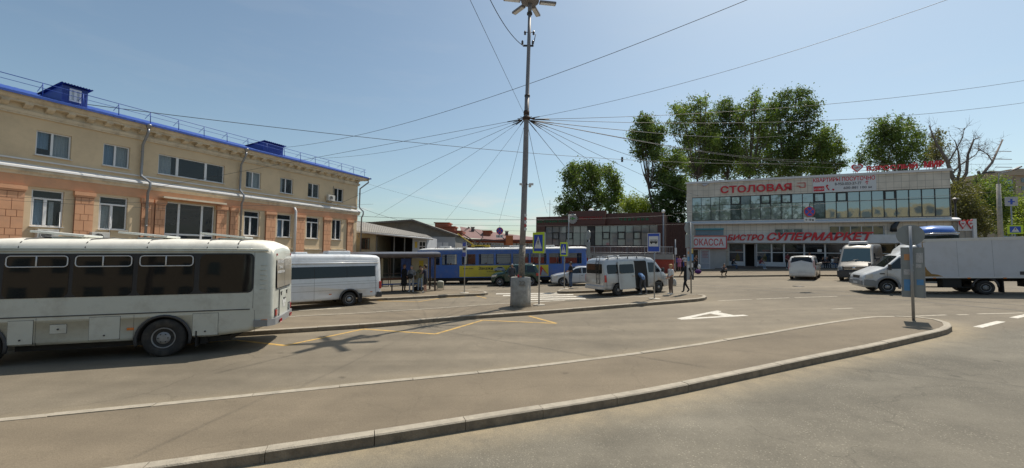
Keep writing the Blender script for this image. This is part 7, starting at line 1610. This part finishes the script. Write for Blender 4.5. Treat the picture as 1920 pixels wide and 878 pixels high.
mb = MB(); mb.tube([(0, 0, 0), (0, 0, H)], .06, 8); mb.build('pole', galv, r); mb = MB(); mb.bx(-.1, .12, -.08, -.065, H-1.6, H-.9); mb.build('glued_notice', white_s, r)
b = at(1268, 405, 50)
# concrete street lamp far right
b = at(1876, 440, 42); r = empty('street_lamp', 'concrete street lamp post with two long arms at the far road', 'street lamp', TR(b.x, b.y, gz(b.x))); P_ = lambda px, py: at(px, py, 42)-Vector((b.x, b.y, gz(b.x)))
mb = MB(); mb.tube([(0, 0, 0), P_(1872, 345)], [.24, .16], 12); mb.build('post', conc, r); mb = MB(); mb.tube([P_(1872, 345), P_(1873, 326), P_(1890, 322)], .05, 6); mb.tube([P_(1890, 322), P_(1850, 324)], .05, 6); mb.tube([P_(1890, 323), P_(1902, 317), P_(1911, 314)], .05, 6); mb.build('arm', galv, r)
mb = MB(); mb.box((P_(1855, 324)), (.9, .3, .12)); mb.build('lamp_head', plast, r); mb = MB(); mb.box((P_(1906, 316)), (.9, .3, .12), R=Matrix.Rotation(radians(-25), 3, 'Y')); mb.build('lamp_head', plast, r)
b = at(1793, 440, 41); r = empty('lantern_post', 'black lantern post between the tiled building and the bushy tree', 'lamp post', TR(b.x, b.y, gz(b.x))); H = at(1793, 372, 41).z-gz(b.x)
mb = MB(); mb.tube([(0, 0, 0), (0, 0, H-.5)], .07, 8); mb.build('post', blackf, r); mb = MB(); mb.lathe([(.1, H-.5), (.2, H-.1), (.28, H-.08), (.05, H+.1)], 6, smooth=False); mb.build('lantern', blackf, r)
b = at(1903, 438, 38); r = empty('crossing_sign', 'wide lime bordered crossing sign above the box truck', 'road sign', TR(b.x, b.y, gz(b.x)), 'pedestrian crossing signs'); zc = at(1903, 430.5, 38).z-gz(b.x)
mb = MB(); mb.tube([(0, 0, 0), (0, 0, zc+.3)], .05, 8); mb.build('post', galv, r); M = face(0, 0, zc, radians(20)) @ Matrix.Translation((0, 0, .06)); bb_ = lbox(M, -.55, .55, -.42, .42, -.03, 0).build('sign_board', lime, r); lbox(M, -.38, .38, -.29, .29, 0, .008).build('blue_field', signblue, bb_); lprism(M, [(-.27, -.22), (.27, -.22), (0, .24)], .008, .014).build('white_triangle', white_s, bb_); walking_man(M, .4, .016, blackf, bb_)
b = at(1898, 438, 40); r = empty('square_sign', 'white square sign with a blue symbol between the trees', 'road sign', TR(b.x, b.y, gz(b.x))); zc = at(1898, 378, 40).z-gz(b.x)
mb = MB(); mb.tube([(0, 0, 0), (0, 0, zc+.4)], .05, 8); mb.build('post', galv, r); M = face(0, 0, zc, radians(20)) @ Matrix.Translation((0, 0, .06)); bb_ = lbox(M, -.47, .47, -.45, .45, -.03, 0).build('sign_board', mat('sign_pale_grey', (.42, .42, .45), .5), r); mb = lbox(M, -.08, .08, -.3, .25, 0, .01); lbox(M, -.25, .25, -.08, .02, 0, .011, mb); mb.build('sign_symbol', signblue, bb_)
# ------------------------------------------------------------------ bus shelter
sm_ = mat('shelter_brown', (.075, .05, .04), .5, .2, var=.15, dirt=((.16, .12, .09), .4, 3)); sglass = glass('shelter_glass', (.03, .035, .035), .72, .05, .5)
pf = G(815, 545.5, CURB); d_ = Vector((-.93, -.06)).normalized() if False else (stop_island[3]-stop_island[1]); d_ = Vector((d_.x, d_.y)).normalized()
SHM = ground_frame(pf.x, pf.y+.1, -d_.x, -d_.y, CURB)
sh = empty('bus_shelter', 'brown metal bus shelter with glass back wall and curved roof at the stop', 'bus shelter', SHM)
Ls = 6.6; Dp = 1.5; Hh = 2.32
for x in (-Ls, -Ls*.5, 0):
    for y in ((0, Dp) if x in (-Ls, 0) else (Dp,)): mb = MB(); mb.bx(x-.05, x+.05, y-.05, y+.05, -.02, Hh); mb.build('post', sm_, sh)
mb = MB(); rp = [(-.55, Hh-.02), (-.5, Hh+.12), (0, Hh+.22), (.8, Hh+.24), (Dp+.1, Hh+.12), (Dp+.1, Hh+.05), (.8, Hh+.17), (0, Hh+.15), (-.45, Hh+.03)]
mb.prism(rp, -Ls-.3, .25, 'x'); mb.build('roof', mat('shelter_roof_smoked', (.09, .065, .05), .3, var=.2, coat=.3), sh)
mb = MB()
for i in range(9): x = -Ls-.25+i*(Ls+.45)/8; mb.tube([(x, -.56, Hh-.03), (x, 0, Hh+.13), (x, .8, Hh+.15), (x, Dp, Hh+.03)], .025, 6)
mb.bx(-Ls-.3, .25, -.6, -.555, Hh-.12, Hh+.02); mb.bx(-Ls-.3, .25, -.02, .02, Hh-.08, Hh-.0); mb.build('roof_frame', sm_, sh)
for i in range(5):
    a = -Ls+.1+i*1.28; mb = MB(); frame_rect(mb, a, a+1.22, .25, Hh-.15, Dp-.03, .04, .05); mb.bx(a+.04, a+1.18, Dp-.03, Dp+.02, 1.1, 1.14); f = mb.build('glazed_panel', sm_, sh); mb = MB(); mb.quad((a+.04, Dp, .29), (a+1.18, Dp, .29), (a+1.18, Dp, Hh-.2), (a+.04, Dp, Hh-.2)); mb.build('pane', sglass, f)
for x, nm in ((0, 1), (-Ls, 2)):
    mb = MB(); frame_rect(mb, .1, Dp-.1, .2, Hh-.15, 0, .05, .05); m2 = MB(); m2.v = [(x+v[1], v[0], v[2]) for v in mb.v]; m2.f = mb.f; m2.mi = mb.mi; m2.sm = mb.sm; f = m2.build('side_panel', sm_, sh)
    mb = MB(); mb.quad((x+.02, .15, .25), (x+.02, Dp-.15, .25), (x+.02, Dp-.15, Hh-.2), (x+.02, .15, Hh-.2)); mb.build('pane', sglass, f)
pp = mat('poster_cream', (.45, .40, .29), .7, var=.12, scale=3)
mb = MB(); mb.bx(-4.2+.0, -3.1, Dp-.045, Dp-.035, .3, Hh-.2); po = mb.build('poster', pp, sh); mb = MB(); mb.bx(-3.95, -3.6, Dp-.052, Dp-.046, 1.65, 1.8); mb.bx(-3.8, -3.5, Dp-.052, Dp-.046, 1.3, 1.36); mb.build('red_print', mat('print_red2', (.45, .12, .1), .7), po)
mb = MB(); mb.bx(-1.25, -.12, Dp-.045, Dp-.035, .3, Hh-.2); po = mb.build('poster', pp, sh); mb = MB(); mb.bx(-.75, -.45, Dp-.052, Dp-.046, 1.55, 1.95); mb.build('yellow_print', mat('print_yellow', (.55, .42, .05), .7), po)
mb = MB(); mb.bx(-1.95, -1.3, Dp-.055, Dp-.035, .8, 2.1); mb.build('blue_poster', mat('poster_blue', (.04, .09, .32), .5, var=.5, scale=4), sh)
bn = empty('waiting_bench', 'blue seated bench inside the bus shelter', 'bench', SHM @ Matrix.Translation((-2.6, .95, 0))); mb = MB(); mb.bx(-1.6, 1.6, -.2, .2, .42, .48); mb.build('seat', mat('bench_blue', (.02, .08, .3), .5, var=.1), bn)
for x in (-1.4, 0, 1.4): 
    for y in (-.15, .15): mb = MB(); mb.bx(x-.02, x+.02, y-.02, y+.02, 0, .419); mb.build('leg', sm_, bn)
mb = MB(); mb.bx(-1.6, 1.6, .17, .2, .7, .85); mb.bx(-1.4, -1.37, .17, .2, .481, .7); mb.bx(1.37, 1.4, .17, .2, .481, .7); mb.build('backrest', mat('bench_wood', (.16, .07, .035), .6), bn)
g = G(825.5, 543.5, CURB); r = empty('litter_bin', 'beige litter bin on a wire stand beside the bus shelter', 'litter bin', TR(g.x, g.y, g.z))
mb = MB(); mb.loft([[(a*s, b*s*.8, z) for a, b in ((-.2, -.2), (.2, -.2), (.2, .2), (-.2, .2))] for z, s in ((.12, .85), (.2, .95), (.52, 1.02), (.56, .9))], smooth=False); mb.build('bin_bucket', mat('bin_beige', (.42, .42, .33), .7, var=.1, dirt=((.2, .18, .14), .5, 5)), r, bev=.02)
mb = MB(); mb.ball((0, 0, .56), .15, sc=(1.1, .9, .35)); mb.build('litter', mat('litter_white', (.5, .5, .47), .8, var=.3, scale=15), r)
mb = MB(); [mb.tube([(x, y, 0), (x, y, .5)], .012, 5) for x in (-.21, .21) for y in (-.17, .17)]; mb.tube([(-.21, -.17, .08), (.21, -.17, .08)], .01, 5); mb.build('stand', sm_, r)
# cup on the concrete block
cp = ring*0; c = Vector((MX-.12, MY-.28, mg+top)); mb = MB(); mb.lathe([(.035, 0), (.05, .13)], 12, c); tag(mb.build('paper_cup', red), 'red paper cup left on top of the round concrete block', 'cup'); mb = MB(); mb.box(c+Vector((.11, .0, .035)), (.09, .06, .07)); tag(mb.build('crumpled_pack', mat('pack_orange', (.6, .2, .1), .6)), 'small orange pack lying beside the red cup', 'litter')
# manhole and patches
mb = MB(); c = G(1498, 537); mb.lathe([(.36, .004), (.36, .008), (.001, .008)], 24, (c.x, c.y, gz(c.x)), cap=False); tag(mb.build('manhole_cover', rail_m), 'dark round manhole cover in the asphalt before the minivan', 'manhole cover')
# buildings and trees behind the camera, seen in reflections
def back_block(x, y, w_, h, d, m, label):
    r = empty('street_building', label, 'building', TR(x, y, 0)); mb = MB(); mb.bx(-w_/2, w_/2, -d, 0, -1, h); mb.build('wall', m, r)
    for k in range(int(h/3.2)):
        mb = MB(); x_ = -w_/2+1.2
        while x_ < w_/2-1.5: mb.bx(x_, x_+1.4, .002, .05, 1+k*3.2, 2.6+k*3.2); x_ += 2.9
        mb.build('window_row', mirror_d, r)
back_block(-26, -44, 40, 13, 10, mat('dull_facade', (.3, .24, .17), .9, var=.1), 'cream street building opposite the office'); back_block(38, -47, 42, 16, 12, mat('yellow_facade', (.55, .42, .2), .9, var=.06), 'yellow street building opposite the shops')
for i_, (x, y, h_) in enumerate(((-14, -30, 19), (-6, -32, 21), (2, -32, 20), (9, -34, 22), (16, -38, 17))):
    bl_ = [(Vector((x+a, y+b_, h_*.66+c_)), r_, 1.1) for a, b_, c_, r_ in ((0, 0, 0, 4), (2.2, 0, 2, 2.6), (-2.2, .5, 1, 2.8), (.5, 0, 4, 2.4), (-1, 0, -3.5, 3))]
    tree((x, y, 0), h_, bl_, 60+i_, leafD, '%s street tree in the row opposite the shops' % ('first', 'second', 'third', 'fourth', 'fifth')[i_], 'broadleaf_tree', 'street trees opposite the shops', 1500, .6)
# ------------------------------------------------------------------ people
skin_m = mat('skin', (.42, .24, .17), .6, var=.06); skin_t = mat('skin_tanned', (.32, .17, .11), .6, var=.06); eye_m = mat('eye_dark', (.02, .015, .015), .3); lip_m = mat('lip', (.35, .12, .1), .5); shoe_k = mat('shoe_black', (.02, .02, .022), .5); shoe_w = mat('shoe_white', (.6, .6, .58), .6)
def cloth(name, c): return mat('cloth_'+name, c, .9, var=.16, scale=9, bump=.3, bscale=25)
HAIR = {'dark': mat('hair_dark', (.022, .016, .012), .6, var=.3, scale=30), 'brown': mat('hair_brown', (.10, .05, .025), .6, var=.3, scale=30), 'blond': mat('hair_blond', (.42, .26, .11), .6, var=.25, scale=25), 'grey': mat('hair_grey', (.28, .27, .26), .6, var=.25, scale=30), 'red': mat('hair_ginger', (.28, .1, .03), .6, var=.25, scale=30)}
BASE = dict(pel=(0, 0, .97), wai=(0, 0, 1.12), che=(.01, 0, 1.32), nec=(0, 0, 1.48), hed=(.02, 0, 1.62),
            shL=(0, .185, 1.42), shR=(0, -.185, 1.42), elL=(-.02, .25, 1.13), elR=(-.02, -.25, 1.13), wrL=(.06, .25, .88), wrR=(.06, -.25, .88),
            hiL=(0, .1, .92), hiR=(0, -.1, .92), knL=(.02, .11, .5), knR=(.02, -.11, .5), anL=(-.02, .12, .08), anR=(-.02, -.12, .08), toL=(.15, .15, .035), toR=(.15, -.15, .035))
POSES = {
 'stand': {}, 'phone': dict(elR=(.06, -.25, 1.17), wrR=(.27, -.1, 1.28)), 'hands_front': dict(elL=(.02, .27, 1.14), elR=(.02, -.27, 1.14), wrL=(.25, .05, 1.1), wrR=(.25, -.05, 1.1)),
 'arms_low': dict(elL=(.0, .26, 1.13), elR=(.0, -.26, 1.13), wrL=(.22, .06, .98), wrR=(.22, -.06, .98)), 'face_up': dict(elL=(.12, .22, 1.2), wrL=(.2, .06, 1.42), elR=(.04, -.25, 1.15), wrR=(.22, -.1, 1.22)),
 'walk': dict(knL=(.24, .1, .52), anL=(.3, .11, .1), toL=(.46, .12, .06), knR=(-.02, -.1, .5), anR=(-.3, -.11, .14), toR=(-.16, -.13, .03), elL=(-.12, .26, 1.14), wrL=(-.08, .25, .9), elR=(.08, -.25, 1.14), wrR=(.24, -.2, .98)),
 'bend': dict(wai=(.12, 0, 1.1), che=(.3, 0, 1.2), nec=(.42, 0, 1.28), hed=(.54, 0, 1.34), shL=(.36, .18, 1.24), shR=(.36, -.18, 1.24), elL=(.5, .22, 1.0), elR=(.48, -.22, 1.0), wrL=(.7, .15, .92), wrR=(.68, -.15, .92), knL=(.1, .11, .52), anL=(-.04, .12, .08), knR=(-.02, -.11, .5), anR=(-.22, -.12, .1), toR=(-.06, -.13, .03)),
 'squat': dict(pel=(-.22, 0, .34), wai=(-.16, 0, .48), che=(.0, 0, .66), nec=(.1, 0, .8), hed=(.17, 0, .93), shL=(.05, .18, .76), shR=(.05, -.18, .76), elL=(.26, .2, .56), elR=(.26, -.2, .56), wrL=(.38, .06, .62), wrR=(.38, -.06, .62), hiL=(-.2, .11, .33), hiR=(-.2, -.11, .33), knL=(.24, .2, .47), knR=(.24, -.2, .47), anL=(.0, .16, .08), anR=(.0, -.16, .08), toL=(.17, .2, .03), toR=(.17, -.2, .03)),
 'sit': dict(pel=(-.05, 0, .5), wai=(-.06, 0, .66), che=(.03, 0, .86), nec=(.08, 0, 1.0), hed=(.13, 0, 1.14), shL=(.05, .19, .95), shR=(.05, -.19, .95), elL=(.2, .24, .7), elR=(.2, -.24, .7), wrL=(.38, .08, .66), wrR=(.38, -.08, .66), hiL=(0, .11, .48), hiR=(0, -.11, .48), knL=(.42, .14, .5), knR=(.42, -.14, .5), anL=(.42, .14, .08), anR=(.42, -.14, .08), toL=(.58, .17, .03), toR=(.58, -.17, .03))}
RAD = dict(pel=.145, wai=.125, che=.145, nec=.055, shL=.062, shR=.062, elL=.044, elR=.044, wrL=.03, wrR=.03, hiL=.095, hiR=.095, knL=.062, knR=.062, anL=.045, anR=.045, toL=.04, toR=.04, hed=.05)
BONES = [('pel', 'wai', 'top'), ('wai', 'che', 'top'), ('che', 'nec', 'top'), ('nec', 'hed', 'skin'), ('che', 'shL', 'top'), ('che', 'shR', 'top'), ('shL', 'elL', 'sleeve'), ('shR', 'elR', 'sleeve'), ('elL', 'wrL', 'fore'), ('elR', 'wrR', 'fore'),
         ('pel', 'hiL', 'leg'), ('pel', 'hiR', 'leg'), ('hiL', 'knL', 'leg'), ('hiR', 'knR', 'leg'), ('knL', 'anL', 'shin'), ('knR', 'anR', 'shin'), ('anL', 'toL', 'shoe'), ('anR', 'toR', 'shoe')]
def person(x, y, heading, H, pose, top, legs, label, hair='dark', shoes=None, sleeve='short', shorts=False, girth=1.0, tan_=False, dz=0, group='people waiting around the square', long_hair=False, coat=None, skirt=None, cap=None, hat=None, arms=None):
    J = dict(BASE); J.update(POSES[pose]); J.update(arms or {}); s = H/1.75; J = {k: Vector(v)*s for k, v in J.items()}
    names = list(J.keys()); idx = {k: i for i, k in enumerate(names)}
    me = bpy.data.meshes.new('tmp'); me.from_pydata([J[k] for k in names], [(idx[a], idx[b]) for a, b, _ in BONES], []); me.update()
    ob = bpy.data.objects.new('tmp', me); COL.objects.link(ob); sk = ob.modifiers.new('s', 'SKIN'); sk.use_smooth_shade = True
    gs = {'pel', 'wai', 'che', 'hiL', 'hiR'}
    for k in names:
        v = me.skin_vertices[0].data[idx[k]]; r = RAD[k]*s*(girth if k in gs else (1+(girth-1)*.5))
        if k in ('pel', 'wai', 'che'): v.radius = (r*.78, r*1.12)
        else: v.radius = (r, r)
        v.use_root = (k == 'pel')
    sb = ob.modifiers.new('u', 'SUBSURF'); sb.levels = 1; sb.render_levels = 1
    dg = bpy.context.evaluated_depsgraph_get(); m2 = bpy.data.meshes.new_from_object(ob.evaluated_get(dg))
    vs = [v.co.copy() for v in m2.vertices]; fs = [tuple(p.vertices) for p in m2.polygons]; bpy.data.objects.remove(ob); bpy.data.meshes.remove(me); bpy.data.meshes.remove(m2)
    sm = skin_t if tan_ else skin_m
    mats = [sm, top, legs, shoes or shoe_k, eye_m, lip_m]; M = dict(top=1, leg=2, shoe=3, skin=0, sleeve=1 if sleeve != 'none' else 0, fore=1 if sleeve == 'long' else 0, shin=0 if shorts else 2)
    if skirt: M['leg'] = M['shin'] = 0
    mb = MB()
    n0 = len(mb.v); mb.v += [tuple(v) for v in vs]
    for f in fs:
        c = sum((vs[i] for i in f), Vector())/len(f); best = 1e9; bk = 'top'
        for a, b, kd in BONES:
            ab = J[b]-J[a]; t = max(0, min(1, (c-J[a]).dot(ab)/max(1e-9, ab.length_squared))); d = (c-J[a]-ab*t).length-(RAD[a]*(1-t)+RAD[b]*t)*s*.8
            if d < best: best = d; bk = kd
        mb.f.append(f); mb.mi.append(M[bk]); mb.sm.append(True)
    # head
    hd = J['hed']; up = (J['hed']-J['nec']); up.normalize(); up = (up+Vector((0, 0, 1.5))).normalized(); fw = Vector((1, 0, 0)); fw = (fw-up*fw.dot(up)).normalized(); lf = up.cross(fw)
    Hm = Matrix((fw, lf, up)).transposed().to_4x4(); Hm.translation = hd; m0 = mb.M; mb.M = Hm @ Matrix.Scale(s, 4)
    rings = []
    for z, fx, bx_2, wy in ((-.10, .035, -.045, .045), (-.085, .075, -.05, .05), (-.05, .088, -.065, .064), (0, .09, -.09, .074), (.05, .088, -.098, .078), (.09, .07, -.088, .066), (.115, .03, -.05, .035)):
        rings.append([((fx if cos(a) > 0 else -bx_2)*cos(a), wy*sin(a), z) for a in [2*pi*i/14 for i in range(14)]])
    mb.loft(rings, 0); mb.add([(.086, -.012, -.02), (.086, .012, -.02), (.112, 0, -.03), (.088, 0, .02), (.088, 0, -.04)], [(0, 2, 3), (2, 1, 3), (0, 4, 2), (4, 1, 2)], 0, True)
    for q in (-1, 1): mb.ball((.083, q*.032, .012), .011, 4, 6); mb.ball((-.005, q*.078, -.005), .028, 0, 6, (.6, .35, 1))
    mb.box((.084, 0, -.058), (.01, .045, .009), 5)
    mb.M = m0
    # hands with five fingers
    for sd, w_, e_ in ((1, 'wrL', 'elL'), (-1, 'wrR', 'elR')):
        d = (J[w_]-J[e_]).normalized(); inn = Vector((0, -sd, 0)); side = d.cross(inn).normalized(); p = J[w_]; inn = side.cross(d).normalized()
        mb.tube([p-d*.01*s, p+d*.045*s, p+d*.09*s], [.026*s, .034*s, .03*s], 8, 0)
        for k, ln in enumerate((.062, .075, .07, .055)):
            b = p+d*.085*s+side*(.026-.0175*k)*s; mb.tube([b, b+d*ln*.5*s+inn*.006*s, b+d*ln*.85*s+inn*.03*s], [.0095*s, .0085*s, .006*s], 5, 0)
        b = p+d*.03*s+side*.028*s; mb.tube([b, b+(side*.7+d*.5)*.04*s, b+(side*.6+d*1.2)*.055*s+inn*.015*s], [.012*s, .01*s, .007*s], 5, 0)
    o = mb.build('person', mats); tag(o, label, 'person', group)
    o.location = (x, y, gz(x)+dz); o.rotation_euler = (0, 0, heading)
    # hair
    hm = HAIR[hair] if not cap else cap; mb = MB(); mb.M = Hm @ Matrix.Scale(s, 4); rr_2 = random.Random(len(label))
    rings = []
    for z, f0, b0, wy in ((-.07 if not cap else .03, -.02, .1, .07), (-.02, -.0, .112, .084), (.03, .02, .118, .09), (.06, .082, .115, .09), (.1, .088, .1, .078), (.13, .04, .06, .045)):
        if cap and z < .03: continue
        k = 1.04+(.05*rr_2.random()); rings.append([((f0 if cos(a) > 0 else b0)*k*cos(a), wy*k*sin(a), z+(.008 if not cap else 0)) for a in [2*pi*i/14 for i in range(14)]])
    mb.loft(rings)
    if long_hair: mb.loft([[(-.05+.07*cos(a)*q, .075*sin(a)*q, z) for a in [2*pi*i/10 for i in range(10)]] for z, q in ((.02, 1), (-.1, 1.15), (-.2, 1.0), (-.27, .6))])
    if hair == 'blond':
        for i in range(24): a = 2*pi*i/24; mb.ball((-.03+.07*cos(a), .08*sin(a), .03+.06*((i*7) % 5)/5), .03, n=6)
    ho = mb.build('hair' if not cap else 'cap', hm, o)
    # loose garments
    if coat or skirt:
        z1 = J['wai'].z+.02 if skirt else J['che'].z; z0 = J['knL'].z+(-.06 if coat else .0)*s; mb = MB(); rings = []
        for k in range(7):
            t = k/6; z = z1+(z0-z1)*t; rx = (.125+.07*t)*s*girth; ry = (.17+.05*t)*s*girth; rings.append([(.005+rx*cos(a)*(1+.05*sin(5*a)*t), ry*sin(a)*(1+.05*cos(6*a)*t), z) for a in [2*pi*i/20 for i in range(20)]])
        mb.loft(rings); mb.build('coat' if coat else 'skirt', coat or skirt, o)
    return o
def gp(px, py, dz=0): p = G(px, py, dz); return p.x, p.y
W90 = radians(90); toCam = radians(-90)
blk = cloth('black', (.016, .016, .018)); nav = cloth('navy', (.02, .025, .05)); gry = cloth('grey', (.22, .22, .23)); lgry = cloth('light_grey', (.36, .37, .38)); wht = cloth('white', (.66, .66, .64)); brn = cloth('taupe', (.14, .10, .08)); jea = cloth('jeans', (.07, .11, .19)); jeal = cloth('pale_jeans', (.24, .31, .4)); blu = cloth('blue_tee', (.13, .23, .42)); pnk = cloth('pink', (.5, .19, .3)); olv = cloth('olive', (.13, .13, .07)); mar = cloth('maroon', (.16, .03, .035)); dbl = cloth('royal_blue', (.03, .06, .3)); ltb = cloth('light_blue', (.4, .45, .55)); dgr = cloth('dark_grey', (.07, .07, .08)); grn = cloth('grey_green', (.17, .2, .16))
def place(px, py, curb, *a, **k):
    x, y = gp(px, py, CURB if curb else 0); k['dz'] = (CURB-.012 if curb else 0)+k.get('dz', 0); return person(x, y, *a, **k)
# at the shelter
place(757, 546.3, 1, radians(-20), 1.74, 'arms_low', blk, blk, 'person in a long black coat with dark hair facing along the bus shelter', 'brown', sleeve='long', coat=blk)
p2 = place(771, 547.5, 1, toCam, 1.68, 'hands_front', gry, lgry, 'person in a grey jacket and pale trousers holding a black bag at the shelter', 'grey', sleeve='long', shoes=shoe_w)
place(787, 546, 1, radians(-60), 1.66, 'face_up', olv, jeal, 'person in olive jacket and pale jeans, half hidden at the shelter', 'brown', sleeve='long')
place(797, 548.8, 1, radians(170), 1.74, 'face_up', nav, blk, 'person in navy tee and black shorts raising hands to the face by the shelter', 'dark', shorts=True, shoes=shoe_w)
mb = MB(); x, y = gp(785, 545, CURB); z = gz(x)+CURB; mb.loft([[(x+a*w_, y+b_*w_*.5, z+q) for a, b_ in [(cos(2*pi*i/12), sin(2*pi*i/12)) for i in range(12)]] for q, w_ in ((0, .26), (.1, .34), (.24, .3), (.3, .12))]); mb.tube([(x-.2, y, z+.26), (x, y-.02, z+.42), (x+.2, y, z+.26)], .015, 5); tag(mb.build('travel_bag', blk), 'black travel bag on the pavement between the waiting people at the shelter', 'bag')
x, y = gp(771, 547.5, CURB); mb = MB(); mb.ball((x, y-.3, gz(x)+CURB+1.0), .2, sc=(1, .5, .8)); mb.tube([(x-.12, y-.3, gz(x)+CURB+1.1), (x-.1, y-.12, gz(x)+CURB+1.4)], .015, 5); tag(mb.build('shoulder_bag', blk), 'round black bag held by the person in pale trousers', 'bag')
x, y = gp(784, 546, CURB); mb = MB(); mb.ball((x-.05, y-.28, gz(x)+CURB+1.05), .2, sc=(.9, .55, 1.2)); tag(mb.build('backpack', cloth('backpack_khaki', (.16, .15, .1))), 'khaki backpack hanging between two people at the shelter', 'bag')
# behind the concrete block, by the sedan
place(960, 537.5, 0, toCam, 1.72, 'stand', dgr, dgr, 'elderly grey-haired person in a dark jacket behind the concrete block', 'grey', sleeve='long', girth=1.12)
place(1070, 538.8, 1, radians(-160), 1.76, 'hands_front', blk, jea, 'person in black tee and jeans standing by the smaller crossing sign', 'dark', tan_=True)
# at the van
q = van.root.matrix_world @ Vector((1.62, -1.12, 0)); person(q.x, q.y, math.atan2(-.905, .425)+pi+radians(0), 1.72, 'bend', blu, dgr, 'person in a blue tee leaning into the open side door of the silver van', 'dark', shoes=shoe_w, girth=1.12)
place(1258, 552.3, 1, radians(188), 1.66, 'arms_low', wht, brn, 'blonde person in a white tee and brown trousers facing the silver van', 'blond', shoes=shoe_w, girth=1.2)
place(1287, 548.5, 1, radians(200), 1.76, 'walk', blk, blk, 'person in black clothes stepping past the post with notice boards', 'brown', sleeve='long', tan_=True)
mb = MB(); x, y = gp(1266, 546, CURB); z = gz(x)+CURB; mb.loft([[(x-.05+a*w_, y+b_*.08, z+q) for a, b_ in [(cos(2*pi*i/10), sin(2*pi*i/10)) for i in range(10)]] for q, w_ in ((.28, .1), (.4, .14), (.6, .12), (.72, .04))]); tag(mb.build('carrier_bag', mat('bag_clear', (.42, .42, .4), .4)), 'pale carrier bag hanging beside the blonde person in brown trousers', 'bag')
# far pavement
G2 = 'people on the far pavement'
def far_p(px, py, *a, **k): return place(px, py, 1, *a, group=G2, **k)
far_p(1248, 508.5, toCam, 1.72, 'hands_front', blk, ltb, 'person in black top beside the red wall, first of the far group', 'dark')
far_p(1256, 507.5, radians(-40), 1.62, 'stand', lgry, jea, 'person in pale grey top, second of the far group by the red wall', 'brown')
far_p(1262.5, 508.8, radians(-70), 1.66, 'face_up', grn, wht, 'ginger-haired person in a grey green top raising an arm at the far pole', 'red', long_hair=True)
far_p(1269.5, 507.5, toCam, 1.7, 'stand', dbl, dgr, 'person in royal blue top behind the person in pink', 'dark')
far_p(1274, 508.6, radians(-120), 1.66, 'arms_low', pnk, dgr, 'person in a pink dress coat on the far pavement', 'brown', sleeve='long', skirt=pnk)
far_p(1283.5, 508, toCam, 1.76, 'phone', wht, dbl, 'person in a white shirt, blue trousers and white cap on the far pavement', 'dark', cap=wht)
far_p(1306, 511.5, radians(200), 1.74, 'face_up', blk, blk, 'person in black with pale sleeves beside the ticket kiosk door', 'brown')
mb = MB(); x, y = gp(1309, 514, CURB); z = gz(x)+CURB; mb.ball((x, y, z+.22), .3, sc=(1.1, .5, .75)); tag(mb.build('travel_bag', cloth('purple', (.08, .02, .12))), 'dark purple travel bag on the far pavement by the kiosk', 'bag')
mb = MB(); x, y = gp(1310, 511.5, CURB); mb.ball((x, y-.1, gz(x)+.75), .2, sc=(.8, .5, 1.2)); tag(mb.build('carrier_bag', wht), 'white carrier bag held by the person at the ticket kiosk', 'bag')
far_p(1356.5, 517.2, toCam, 1.74, 'squat', dgr, blk, 'person squatting in dark clothes at the far kerb', 'dark', sleeve='long')
def sit_p(px, pyz, y_off, H, head, top, legs, label, **k):
    s_, z_ = rb(px, 505); q = RM @ Vector((s_, y_off, 0)); d = dict(dz=k.pop('seat', .14)); d.update(k); return person(q.x, q.y, head, H, 'sit', top, legs, label, group=G2, **d)
nf = math.atan2(-RBD[0], RBD[1])
sit_p(1371, 0, -2.0, 1.7, radians(-50), blk, jea, 'person in black and blue sitting on the dark steps behind the squatting one', sleeve='long', cap=blk)
sit_p(1421, 0, -2.0, 1.74, radians(-60), mar, jeal, 'person in a maroon top and pale jeans sitting on the shop steps', shoes=shoe_w)
def stand_at(px, yo, *a, **k):
    s_, z_ = rb(px, 500); q = RM @ Vector((s_, yo, 0)); return person(q.x, q.y, *a, group=G2, **k)
stand_at(1471, -1.6, toCam, 1.74, 'arms_low', mar, blk, 'person in maroon top and black trousers standing in the shade of the shopfront', 'dark', shoes=shoe_w, dz=.14)
stand_at(1513, -1.2, radians(180), 1.7, 'stand', mar, blk, 'person with bright hair standing behind the white minivan roof', 'red', dz=.14)
for px, t_, l_, h_, lb, c_ in ((1536, blk, blk, 'dark', 'person in black sitting just beyond the white minivan', None), (1543, dgr, blk, 'grey', 'person in dark grey sitting second beyond the white minivan', None), (1556, wht, jea, 'brown', 'person in a white shirt sitting before the shopfront', None), (1563, dgr, dgr, 'dark', 'person in dark grey sitting beside the one in a white shirt', None), (1571, nav, dgr, 'dark', 'person in navy with a pale cap sitting near the grey van', wht)):
    s_, z_ = rb(px, 505); q = RM @ Vector((s_, -1.0, 0)); person(q.x, q.y, toCam+.2, 1.72, 'sit', t_, l_, lb, h_, dz=.14, group=G2, cap=c_)
s_, z_ = rb(1536, 505); s2, _ = rb(1574, 505)
bn2 = empty('street_bench', 'dark low bench before the shopfront carrying the seated people', 'bench', RM); mb = MB(); mb.bx(s_-.4, s2+.4, -1.25, -.8, 1.62, 1.70); mb.build('seat', plinth_m, bn2); mb = MB(); mb.bx(s_-.3, s_-.1, -1.2, -.85, .9, 1.619); mb.build('leg', plinth_m, bn2); mb = MB(); mb.bx(s2, s2+.2, -1.2, -.85, .9, 1.619); mb.build('leg', plinth_m, bn2)
stand_at(1663, -1.9, radians(160), 1.76, 'hands_front', wht, gry, 'person in a white shirt between the grey van and the box truck', 'brown', dz=.14)
